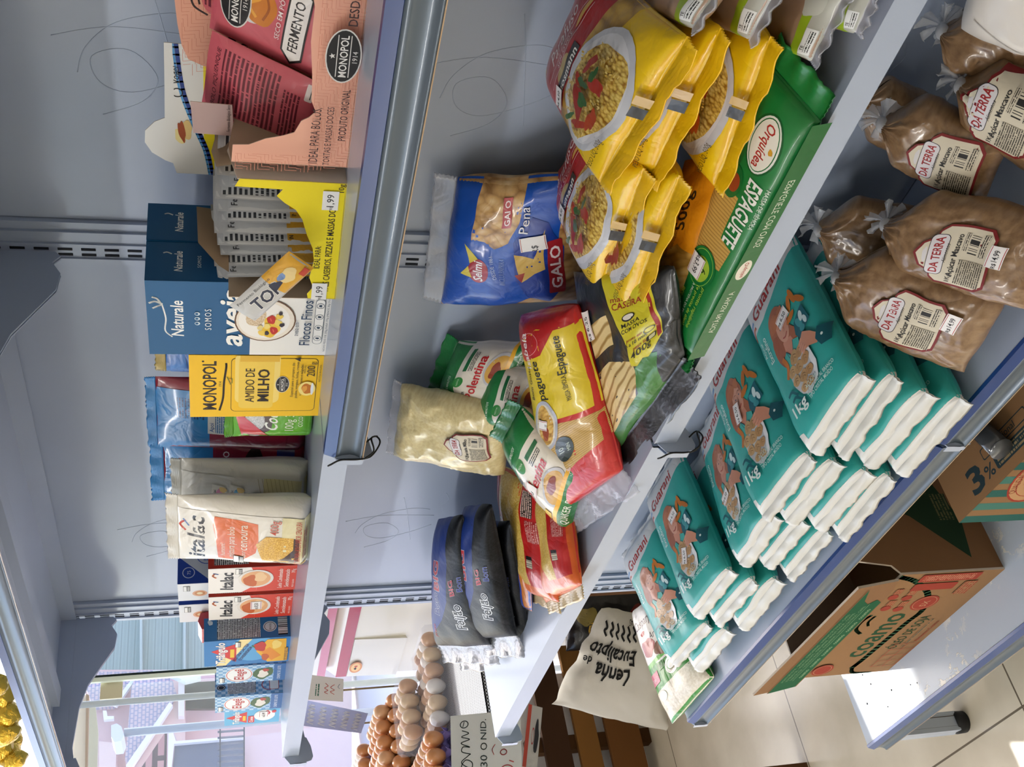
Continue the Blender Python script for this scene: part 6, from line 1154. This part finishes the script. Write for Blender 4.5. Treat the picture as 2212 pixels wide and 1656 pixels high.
# ---- table with dotted cloth
m, n, new, lk, b = mk('dotted_cloth')
g = new('ShaderNodeNewGeometry'); vm = new('ShaderNodeVectorMath'); vm.operation = 'MULTIPLY'; vm.inputs[1].default_value = (230, 230, 230); ck = new('ShaderNodeTexChecker'); ck.inputs['Scale'].default_value = 1.0; ck.inputs[1].default_value = hexc('#1a1b20'); ck.inputs[2].default_value = hexc('#c9ccd2')
lk(g.outputs['Position'], vm.inputs[0]); lk(vm.outputs[0], ck.inputs['Vector']); lk(ck.outputs[0], b.inputs['Base Color']); b.inputs['Roughness'].default_value = .8
TZ = .80; tx0, tx1, ty0, ty1 = -1.94, -.62, -.24, .37
root = empty('display_table', (tx0, ty0, 0), 'wooden table under the black and white dotted cloth, holding the eggs', 'table')
mb = MB(); mb.box((0, 0, TZ-.03), (tx1-tx0, ty1-ty0, TZ-.004), ('#6a4a2c', 'cardboard')); mb.build('tabletop', root)
for (x, y) in ((.0, .02), (tx1-tx0-.04, .0), (.0, ty1-ty0-.06), (tx1-tx0-.04, ty1-ty0-.06)): mb = MB(); mb.box((x, y, 0), (x+.04, y+.04, TZ-.03), ('#5a3c22', 'cardboard')); mb.build('leg', root)
mb = MB(); n_ = 24; mb.box((tx0, ty0, TZ-.0035), (tx1+.004, ty1, TZ+.0005), MATS['dotted_cloth']); mb.box((tx1+.001, ty0, TZ-.06), (tx1+.004, ty1, TZ), MATS['dotted_cloth']); tag(mb.build('tablecloth'), 'black and white dotted cloth spread over the egg table', 'tablecloth')
# ---- eggs
EC = {'o': '#bd8150', 'b': '#cba078', 'c': '#d8bc94', 'w': '#e2ddd4'}
egg_me = {}
def egg(p, c, label, group, tilt=0, s=1.0):
    if c not in egg_me:
        mb = MB(); pr = []
        for j in range(15):
            t = PI*j/14; r = .0218*math.sin(t)*(1-.10*math.cos(t)); pr.append((max(r, .0001), -.0285*math.cos(t)))
        mb.lathe(pr, (EC[c], 'paint'), 20); o = mb.build('egg'); egg_me[c] = o
    else: o = egg_me[c].copy(); link(o)
    o.matrix_world = Matrix.Translation(p) @ Matrix.Rotation(tilt, 4, 'X') @ Matrix.Scale(s, 4); tag(o, label, 'egg', group); return o
# clear pack in front right: 6 by 4 eggs
rnd = random.Random(5); colr = ['b', 'c', 'b', 'w', 'c', 'w']
for j in range(4):
    for i in range(6):
        c = colr[i] if j == 0 else rnd.choice('bcwb'); p = Vector((-.985-.046*j-.004*i, .325-.0455*i, TZ+.036)); p.y += .04
        egg(p, c, 'hen egg in the long clear plastic pack nearest the shelving', 'eggs in the near clear pack')
for j in range(3):
    for i in range(4):
        p = Vector((-1.12-.046*j, .285-.0455*i, TZ+.092)); egg(p, 'c' if (i+j) % 3 else 'b', 'hen egg in the small clear pack stacked on the long one', 'eggs in the upper clear pack')
def film_box(a, c, label):
    m_ = clear_film('egg_film', '#dfe4f2', .16, .08); mb = MB(); (x0, y0, z0), (x1, y1, z1) = a, c; n_ = 10; vs = []; fs = []; k = .012
    mb.prism([(y0, z0), (y1, z0), (y1, z1-k), (y1-k, z1), (y0+k, z1), (y0, z1-k)], x0, x1, m_)
    tag(mb.build('clear_egg_pack'), label, 'egg pack', 'clear plastic egg packs')
film_box((-1.155, .11, TZ+.003), (-.955, .397, TZ+.066), 'long clear plastic pack over mixed white and brown eggs')
film_box((-1.24, .12, TZ+.068), (-1.09, .32, TZ+.124), 'small clear plastic egg pack stacked on the long one')
# moulded trays
def tray(x0, y0, nx, ny, z, c, label, rot=0):
    mb = MB(); s = .047; X = nx*s; Y = ny*s; N = 6; vs = []; fs = []
    def hgt(x, y): return .012*math.cos(2*PI*x/s)*math.cos(2*PI*y/s)+.014
    cx, cy = nx*N, ny*N
    for j in range(cy+1):
        for i in range(cx+1): vs.append((i*s/N-s/2, j*s/N-s/2, hgt(i*s/N, j*s/N+s/2*0)))
    for j in range(cy):
        for i in range(cx): fs.append((j*(cx+1)+i, j*(cx+1)+i+1, (j+1)*(cx+1)+i+1, (j+1)*(cx+1)+i))
    v2 = [(a, b_, z_-.002) for a, b_, z_ in vs]; mb.add(vs, fs, (c, 'cardboard'), smooth=True); mb.add(v2, [f[::-1] for f in fs], (c, 'cardboard'), smooth=True)
    mb.prism([(-s/2-.006, .006), (-s/2, .03), (-s/2, .0), ], -s/2, X-s/2, (c, 'cardboard'))
    o = mb.build('egg_tray', None, Matrix.Translation((x0, y0, z)) @ Matrix.Rotation(rot, 4, 'Z')); tag(o, label, 'egg tray', 'moulded egg trays'); return o
def tray_eggs(x0, y0, nx, ny, z, cols_, label, group, rot=0, skip=()):
    R = Matrix.Rotation(rot, 4, 'Z')
    for j in range(ny):
        for i in range(nx):
            if (i, j) in skip: continue
            q = R @ Vector((i*.047, j*.047, 0)); c = cols_[(i*3+j*5) % len(cols_)]; egg(Vector((x0+q.x, y0+q.y, z+.044)), c, label, group)
PUR = '#7468a0'
tray(-1.19, -.17, 6, 6, TZ+.002, PUR, 'purple moulded tray underneath the front tray of brown eggs')
tray(-1.19, -.17, 6, 6, TZ+.026, PUR, 'purple moulded tray of brown eggs at the front of the table')
tray_eggs(-1.19, -.17, 6, 6, TZ+.026, 'oooob', 'brown egg in the purple tray at the front of the table', 'eggs in the front purple tray')
for k in range(4): tray(-1.52, .075, 6, 6, TZ+.002+k*.020, '#6c5a48', 'grey-brown moulded egg tray, '+('bottom', 'second', 'third', 'top')[k]+' of the stack in the centre')
tray_eggs(-1.52, .075, 6, 6, TZ+.062, 'ooo', 'brown egg on the stacked grey trays in the centre', 'eggs on the centre stack')
tray_eggs(-1.50, .10, 5, 5, TZ+.100, 'oob', 'brown egg heaped on top of the centre stack', 'eggs heaped in the centre')
tray(-1.86, .02, 5, 7, TZ+.115, PUR, 'purple moulded tray of white and brown eggs at the back left')
mb = MB(); mb.box((-1.885, .0, TZ+.001), (-1.65, .325, TZ+.112), ('#6a5c90', 'cardboard')); tag(mb.build('tray_stack'), 'stack of purple trays under the back left eggs', 'egg tray stack')
for j in range(7):
    for i in range(5): egg(Vector((-1.86+i*.047, .02+j*.047, TZ+.159)), 'o' if i == 4 else 'w', 'white egg in the back left purple tray' if i < 4 else 'brown egg in the back left purple tray', 'white eggs in the back left tray' if i < 4 else 'brown eggs in the back left tray')
# ---- paper signs
def paper(name, cn, art, label, cat='sign', thick=.0006, stick=None):
    P = [Vector(p) for p in cn]; mb = MB()   # BL BR TR TL
    def S(x, y, h):
        u, v = x*100/art.w, y*100/art.h; p = P[0]*(1-u)*(1-v)+P[1]*u*(1-v)+P[2]*u*v+P[3]*(1-u)*v; nn = (P[1]-P[0]).cross(P[3]-P[0]).normalized(); return p+nn*h
    base = Art(art.w, art.h, art.fin).rect(0, 0, art.w, art.h, art.bgc); base.lay(mb, S, eps=0); mb.add([S(0, 0, -thick), S(art.w/100, 0, -thick), S(art.w/100, art.h/100, -thick), S(0, art.h/100, -thick)], [(3, 2, 1, 0)], (art.bgc, 'paper'))
    art.lay(mb, S, eps=.0006); o = mb.build(name)
    if stick: mb = MB(); q = (P[0]+P[1])/2; mb.tube([(q.x-.004, q.y+.002, stick), (q.x-.004, q.y+.002, q.z+.04)], .003, ('#8a7a5c', 'cardboard'), 8); mb.build('stick', o)
    return tag(o, label, cat)
a = Art(17, 20, 'paper'); a.bgc = '#dfe2e0'
K = '#263434'; a.curve([(-2, 14.6), (-.4, 17), (.8, 15.4), (0, 14.2)], .28, K).curve([(2.0, 14.6), (3.4, 17.2), (5.2, 16.0), (4.4, 14.2), (3.0, 14.6), (4.6, 17.2), (6.0, 15.6), (6.6, 14.6)], .24, K).curve([(6.6, 14.6), (7.4, 17), (8.6, 16.6), (8.4, 14.8), (9.6, 17.2), (10.4, 14.8), (11.2, 17.0), (12.0, 15), (12.8, 16.8)], .24, K).ring(14.4, 16.2, .9, 1.1, .24, K, 10).curve([(13.8, 16.6), (15.0, 16.2)], .2, K)
a.text('30', 4.4, 9.9, 2.0, K, wid=3.0, sh=.1).poly([(-.4, 9.8), (1.4, 10.6), (-.2, 11.6)], K).ring(8.2, 10.8, .8, .8, .24, K).text('NID.', 12.6, 10.0, 1.7, K, wid=5.4, sh=.1).ring(1.2, 4.4, 1.6, 2.0, .26, '#b83a3a').ring(6.2, 5.2, .7, .9, .24, '#b83a3a').line([(3.4, 2.4), (3.9, 3.6)], .25, '#b83a3a').curve([(5.8, 8.0), (7.2, 8.4), (8.4, 7.6)], .2, '#b83a3a')
XS = -.600
paper('price_sign', (at(1128, 1672, x=XS), at(1124, 1532, x=XS), at(973, 1546, x=XS), at(976, 1690, x=XS)), a, 'handwritten white paper sign about 30 eggs standing at the edge of the egg table')
a = Art(12, 14, 'paper'); a.bgc = '#e2e6e4'; a.rect(2, 8.6, 6, 1.8, 'tiny:#e2e6e4:#4a7a6c:1.0:0.42').curve([(3.4, 5.8), (4.2, 7), (5.2, 5.8), (6.2, 7), (7.4, 5.8), (8.6, 6.8)], .25, '#c8504c').curve([(3.4, 3.4), (4.6, 4.8), (5.6, 3.4), (6.8, 4.8), (8.4, 3.4)], .25, '#c8504c').curve([(6.6, 1.4), (7.4, 2), (9, 1.4)], .2, '#5a7a8a')
paper('price_sign', (at(741, 1515, x=-1.55), at(742, 1466, x=-1.55), at(664, 1456, x=-1.55), at(658, 1510, x=-1.55)), a, 'small white handwritten sign in front of the red freezer stripe', stick=TZ)
a = Art(13, 30, 'paper'); a.bgc = '#a9b4e0'; 
for i in range(5):
    for q in range(5): a.curve([(1.4+q*2.0, 24-i*5.4), (2.2+q*2.0, 27-i*5.4), (3.0+q*2.0, 24.4-i*5.4), (3.2+q*2.0, 26.4-i*5.4)], .5, '#e2e8f8')
paper('price_sign', (at(780, 1583, x=-1.62), at(795, 1540, x=-1.62), at(655, 1510, x=-1.62), at(648, 1566, x=-1.62)), a, 'pale blue handwritten sign behind the purple egg tray', stick=TZ)
# ---- slatted wooden rack under the table
root = empty('slatted_rack', (-1.56, -.30, 0), 'brown wooden slatted rack below the egg table', 'rack')
def slat(pts, c):
    P = [at(px, py, x=-1.55) for px, py in pts]; z0 = min(p.z for p in P); z1 = max(p.z for p in P); z1 = max(z1, z0+.04); mb = MB(); mb.box((0, -.08, max(z0, .004)), (.02, .86, max(z1, .06)), (c, 'cardboard')); mb.build('slat', root)
slat([(1172, 1600), (1228, 1600)], '#3c2718'); slat([(1250, 1620), (1296, 1620)], '#7a5428'); slat([(1320, 1630), (1392, 1630)], '#6e4824')
for y in (-.02, .50): mb = MB(); mb.box((-.04, y, 0), (-.001, y+.05, .44), ('#4a3018', 'cardboard')); mb.build('post', root)
mb = MB(); mb.box((-1.88, -.34, 0.0), (-1.64, .50, .46), ('#e9e9ec', 'paper')); tag(mb.build('white_carton'), 'plain white carton standing behind the wooden slats', 'box')
p0 = at(1180, 1508, x=-.60); a = Art(8, 12, 'paper'); a.bgc = '#b9b6b0'; a.rect(0, 9, 8, 3, '#b84838').ring(4, 6, 1, 1, .2, '#b83a3a').blob(4, 3, 2, 2, '#26262a', 4)
paper('tea_towel', (at(1160, 1660, x=-.615), at(1172, 1528, x=-.615), at(1142, 1520, x=-.615), at(1128, 1655, x=-.615)), a, 'grey towel with a red band hanging below the handwritten sign', 'towel')
# ---- firewood sack on a crate, charcoal bag behind
a = Art(34, 40, 'cardboard'); INK = '#1e1e1e'
f0 = at(1442, 1580, z=.03); f1 = at(1440, 1330, z=.03)
cn = (f0, f1, at(1300, 1312, x=f1.x-.01), at(1194, 1520, x=f0.x-.01))
a.text('Lenha', 17.5, 26, 5.0, INK, bold=.05, wid=14, rot=90).text('de', 18.5, 36.8, 2.4, INK, bold=.04, rot=90).text('Eucalipto', 23.2, 27.0, 4.4, INK, bold=.05, wid=20, rot=90)
for q in range(9): a.curve([(26.2, 9.5+q*3.0), (27.6, 10.6+q*3.0), (28.6, 9.8+q*3.0), (30.2, 11.0+q*3.0)], .9, INK)
a.text('PARA LAREIRAS', 32.6, 15.6, 1.8, INK, bold=.02, wid=14, rot=92)
e, B = quad('firewood_sack', cn, .16, a, '#cbc8bf', 'white woven firewood sack lettered Lenha de Eucalipto, standing on the floor', 'sack', 401, fin='cardboard', lump=.014, ls=6, crease=.008, px=.5, py=.5, kx=2.4, ky=2.6, nu=36, nv=44, g=1.2, under=.6)
mb = MB(); XL = f0.x+.02
mb.tube(smooth2([tuple(at(q[0], q[1], x=XL)) for q in ((1205, 1470), (1194, 1510), (1198, 1560), (1218, 1590), (1275, 1600), (1340, 1592), (1400, 1575))]), [.026]*37, ('#cbc8bf', 'cardboard'), 12)
tag(mb.build('handle_loop', e), 'frayed loop handle')
a = Art(20, 30, 'film', bg='#18181a'); a.text('CARVÃO', 10, 16, 5, '#c8a03a', bold=.05, wid=15, rot=90).blob(9, 6, 5, 4, '#7a2018', 4).blob(12, 24, 3, 3, '#8a7a3c', 5)
g0 = at(1222, 1405, x=-1.36); g1 = at(1222, 1268, x=-1.20)
quad('charcoal_bag', (Vector((g0.x, g0.y, .015)), Vector((g1.x, g1.y, .015)), g1, g0), .10, a, '#18181a', 'black charcoal bag with yellow letters reading CARVÃO behind the firewood sack', 'bag', 404, lump=.006)
# ---- storefront glass and frame
GL = bpy.data.materials.new('glass'); MATS['glass'] = GL; n, new, lk, b = nodes_of(GL); b.inputs['Base Color'].default_value = (.80, .90, .90, 1); b.inputs['Alpha'].default_value = .14; b.inputs['Roughness'].default_value = .03
yA = at(300, 1457, x=XF-.02).y
root = empty('glass_panel', (XF-.03, yA, 0), 'fixed glass shop front panel with a bright edge and a round fitting', 'glass panel')
mb = MB(); mb.box((0, 0, .01), (.010, 1.05, 1.913), GL); mb.build('pane', root)
mb = MB(); mb.box((-.002, -.016, .01), (.012, 0, 1.913), ('#d9e6d6', 'paint')); mb.box((.0, .0, .01), (.013, .008, 1.913), ('#1d2a28', 'matte')); tag(mb.build('edge_strip', root), 'pale greenish edge with a dark seal')
yB = at(240, 1495, x=XF-.02).y
root = empty('glass_door', (XF-.06, yB-.75, 0), 'frameless glass shop door with a round lock fitting near the top', 'glass door')
hw = yA-.02-(yB-.75)
mb = MB(); mb.box((0, 0, .012), (.010, hw, 1.905), GL); mb.build('pane', root)
pf = at(243, 1480, x=XF-.045); mb = MB(); mb.box((.010, pf.y-(yB-.75)-.05, pf.z-.035), (.018, pf.y-(yB-.75)+.03, pf.z+.04), ('#c9c3a4', 'paint')); mb.lathe([(.0005, .02), (.014, .018), (.016, .008), (.018, 0)], ('#c0c0c0', 'gloss'), 16, (0, 0, 0))
tag(mb.build('lock_fitting', root), 'beige lock plate')
# steel post outside
pp = at(320, 1511, x=-2.35); mb = MB(); mb.tube([(pp.x, pp.y, -.1), (pp.x, pp.y, 2.6)], .013, ('#7c8080', 'metal'), 12); tag(mb.build('steel_post'), 'thin grey steel post just outside the shop door', 'post')
# ---- outside
mb = MB(); mb.box((-30, -20, -.12), (XF-.101, 20, -.06), ('#c9c5d2', 'cardboard')); tag(mb.build('street'), kind='structure')
def plate(name, pts, X, th, c, root=None, fin='paper', art=None, label=None, cat=None, group=None, kind=None):
    """solid slab of a facade standing at x = X, outline from sight points"""
    P = [at(px, py, x=X) for px, py in pts]; k = len(P); mb = MB()
    tri = tessellate_polygon([[Vector((p.y, p.z, 0)) for p in P]]); v = P+[p-Vector((th, 0, 0)) for p in P]
    m_ = c if not isinstance(c, str) else (c, fin)
    uv = [(p.y*100, p.z*100) for p in v]
    def ar(t): return (P[t[1]].y-P[t[0]].y)*(P[t[2]].z-P[t[0]].z)-(P[t[1]].z-P[t[0]].z)*(P[t[2]].y-P[t[0]].y)
    tri = [t if ar(t) > 0 else t[::-1] for t in tri]
    mb.add(v, [tuple(t) for t in tri]+[tuple(k+i for i in t[::-1]) for t in tri]+[(i, k+i, k+(i+1) % k, (i+1) % k) for i in range(k)], m_, uv)
    o = mb.build(name, root); 
    if label: tag(o, label, cat, group, kind)
    return o
m, n, new, lk, b = mk('roof_tiles'); br = new('ShaderNodeTexBrick'); br.inputs['Scale'].default_value = 1; br.inputs['Brick Width'].default_value = 5; br.inputs['Row Height'].default_value = 3.6; br.inputs['Mortar Size'].default_value = .6; br.inputs['Color1'].default_value = hexc('#d2bcc2'); br.inputs['Color2'].default_value = hexc('#d4c2c6'); br.inputs['Mortar'].default_value = hexc('#a3a2b8'); lk(uvn(new).outputs[0], br.inputs[0]); lk(br.outputs[0], b.inputs['Base Color']); b.inputs['Roughness'].default_value = .9
m, n, new, lk, b = mk('dark_roof_tiles'); br = new('ShaderNodeTexBrick'); br.inputs['Scale'].default_value = 1; br.inputs['Brick Width'].default_value = 30; br.inputs['Row Height'].default_value = 9; br.inputs['Mortar Size'].default_value = 2.2; br.inputs['Color1'].default_value = hexc('#c79c9c'); br.inputs['Color2'].default_value = hexc('#b98c90'); br.inputs['Mortar'].default_value = hexc('#5a4a52'); lk(uvn(new).outputs[0], br.inputs[0]); lk(br.outputs[0], b.inputs['Base Color']); b.inputs['Roughness'].default_value = .9
m, n, new, lk, b = mk('white_brick'); br = new('ShaderNodeTexBrick'); br.inputs['Scale'].default_value = 1; br.inputs['Brick Width'].default_value = 24; br.inputs['Row Height'].default_value = 9; br.inputs['Mortar Size'].default_value = .9; br.inputs['Color1'].default_value = hexc('#e4e6e6'); br.inputs['Color2'].default_value = hexc('#dcdfe0'); br.inputs['Mortar'].default_value = hexc('#a8aeb2'); lk(uvn(new).outputs[0], br.inputs[0]); lk(br.outputs[0], b.inputs['Base Color']); b.inputs['Roughness'].default_value = .9
m, n, new, lk, b = mk('metal_siding'); wv = new('ShaderNodeTexWave'); wv.bands_direction = 'Y'; wv.inputs['Scale'].default_value = .045; r = ramp(new, [(.0, '#8fa3a4'), (.8, '#9db0b0'), (1, '#7b9092')]); lk(uvn(new).outputs[0], wv.inputs[0]); lk(wv.outputs[0], r.inputs[0]); lk(r.outputs[0], b.inputs['Base Color']); b.inputs['Roughness'].default_value = .5
XH = -9.0
root = empty('pink_house', (XH, 3.0, 0), 'pink rendered house with tiled roofs across the street', 'house')
def part(*a, **k):
    o = plate(*a, **k); o.parent = root; o.matrix_parent_inverse = root.matrix_world.inverted(); return o
part('wall', [(185, 1446), (185, 1700), (760, 1740), (760, 1446)], XH-.3, .3, '#e6c4c4')
part('roof', [(176, 1450), (300, 1450), (246, 1521), (200, 1523), (178, 1464)], XH-.1, .12, MATS['roof_tiles'])
part('roof', [(298, 1447), (366, 1447), (382, 1500), (376, 1512), (282, 1648), (270, 1640), (284, 1484)], XH+.1, .12, MATS['roof_tiles'])
part('bargeboard', [(366, 1516), (373, 1522), (282, 1660), (272, 1652)], XH+.2, .08, '#f2f2f6')
part('bargeboard', [(292, 1456), (300, 1456), (252, 1524), (243, 1520)], XH+.02, .06, '#f2f2f6')
part('bargeboard', [(222, 1534), (230, 1534), (232, 1546), (246, 1546), (246, 1552), (224, 1554)], XH+.02, .06, '#f2f2f6')
part('gable_wall', [(376, 1516), (400, 1500), (400, 1700), (290, 1660)], XH+.05, .1, '#e2c4be')
part('column', [(385, 1470), (398, 1470), (398, 1545), (385, 1545)], XH+.15, .1, '#ece4e2')
part('window', [(399, 1474), (470, 1470), (470, 1530), (399, 1530)], XH-.02, .05, '#2c1e20', fin='paint')
part('beam', [(330, 1448), (432, 1443), (434, 1462), (400, 1470), (368, 1456)], XH+.3, .1, '#e9f0e2')
part('ledge', [(214, 1600), (252, 1604), (250, 1656), (262, 1700), (214, 1700)], XH, .2, '#ecd4d0')
root = empty('garage', (-7, 2.4, 0), 'low house with dark tiled roof and grey garage door before the pink house', 'garage')
part('roof', [(360, 1576), (356, 1700), (290, 1690), (306, 1656)], -7.0, .12, MATS['dark_roof_tiles'])
part('wall', [(356, 1576), (376, 1580), (384, 1604), (530, 1590), (760, 1560), (760, 1740), (355, 1740)], -7.2, .2, '#dcc6cc')
part('door_frame', [(364, 1580), (374, 1582), (380, 1600), (526, 1588), (526, 1593), (376, 1606), (366, 1700), (360, 1700)], -6.98, .05, '#eceef2')
part('garage_door', [(378, 1606), (526, 1593), (526, 1740), (366, 1740)], -7.05, .05, '#6a7288')
root = empty('balcony_railing', (-6.5, 2.2, 0), 'thin dark metal railing in front of the grey garage door', 'railing')
part('rail', [(474, 1574), (477, 1574), (477, 1740), (474, 1740)], -6.5, .03, '#4a4c58'); part('rail', [(526, 1570), (529, 1570), (529, 1740), (526, 1740)], -6.5, .03, '#4a4c58')
for i in range(9): part('baluster', [(470, 1578+i*13), (526, 1574+i*13), (526, 1577+i*13), (470, 1581+i*13)], -6.52, .02, '#7a7c8a')
o = plate('street_lamp', [(240, 1566), (252, 1562), (262, 1568), (268, 1586), (262, 1600), (246, 1602), (240, 1590)], -6.0, .25, '#d4dcf0', label='pale round street lamp in front of the tiled roof', cat='street lamp')
p = at(268, 1582, x=-6.1); mb = MB(); mb.tube([(p.x, p.y, -.1), (p.x, p.y, p.z)], .03, ('#9aa0a8', 'paint'), 8); mb.build('lamp_post', o)
root = empty('metal_clad_building', (-9.6, 5, 0), 'grey-green metal clad building with white brick top, seen through the shop glass', 'building')
part('siding', [(205, 1200), (205, 1449), (760, 1449), (760, 1200)], -9.6, .4, MATS['metal_siding'])
part('brick_wall', [(120, 1200), (120, 1449), (206, 1449), (206, 1200)], -9.62, .4, MATS['white_brick'])
for px in (302, 396): part('ledge', [(px, 1200), (px, 1449), (px+5, 1449), (px+5, 1200)], -9.45, .14, '#b4c4c4')
part('gutter', [(206, 1446), (206, 1454), (760, 1454), (760, 1446)], -9.4, .2, '#e4ede0')
# soffit and beam just outside the shop
root = empty('awning', (-2.6, .5, 2.0), 'beige awning with a brown edge hanging outside the shop door', 'awning')
part('panel', [(110, 1500), (186, 1500), (186, 1700), (110, 1700)], -2.5, .02, '#d8cfbf'); part('edge', [(186, 1498), (192, 1500), (188, 1700), (183, 1700)], -2.48, .03, '#8a6a4a')
part('panel', [(192, 1518), (206, 1522), (212, 1580), (208, 1700), (190, 1700)], -3.2, .03, '#a8a896')
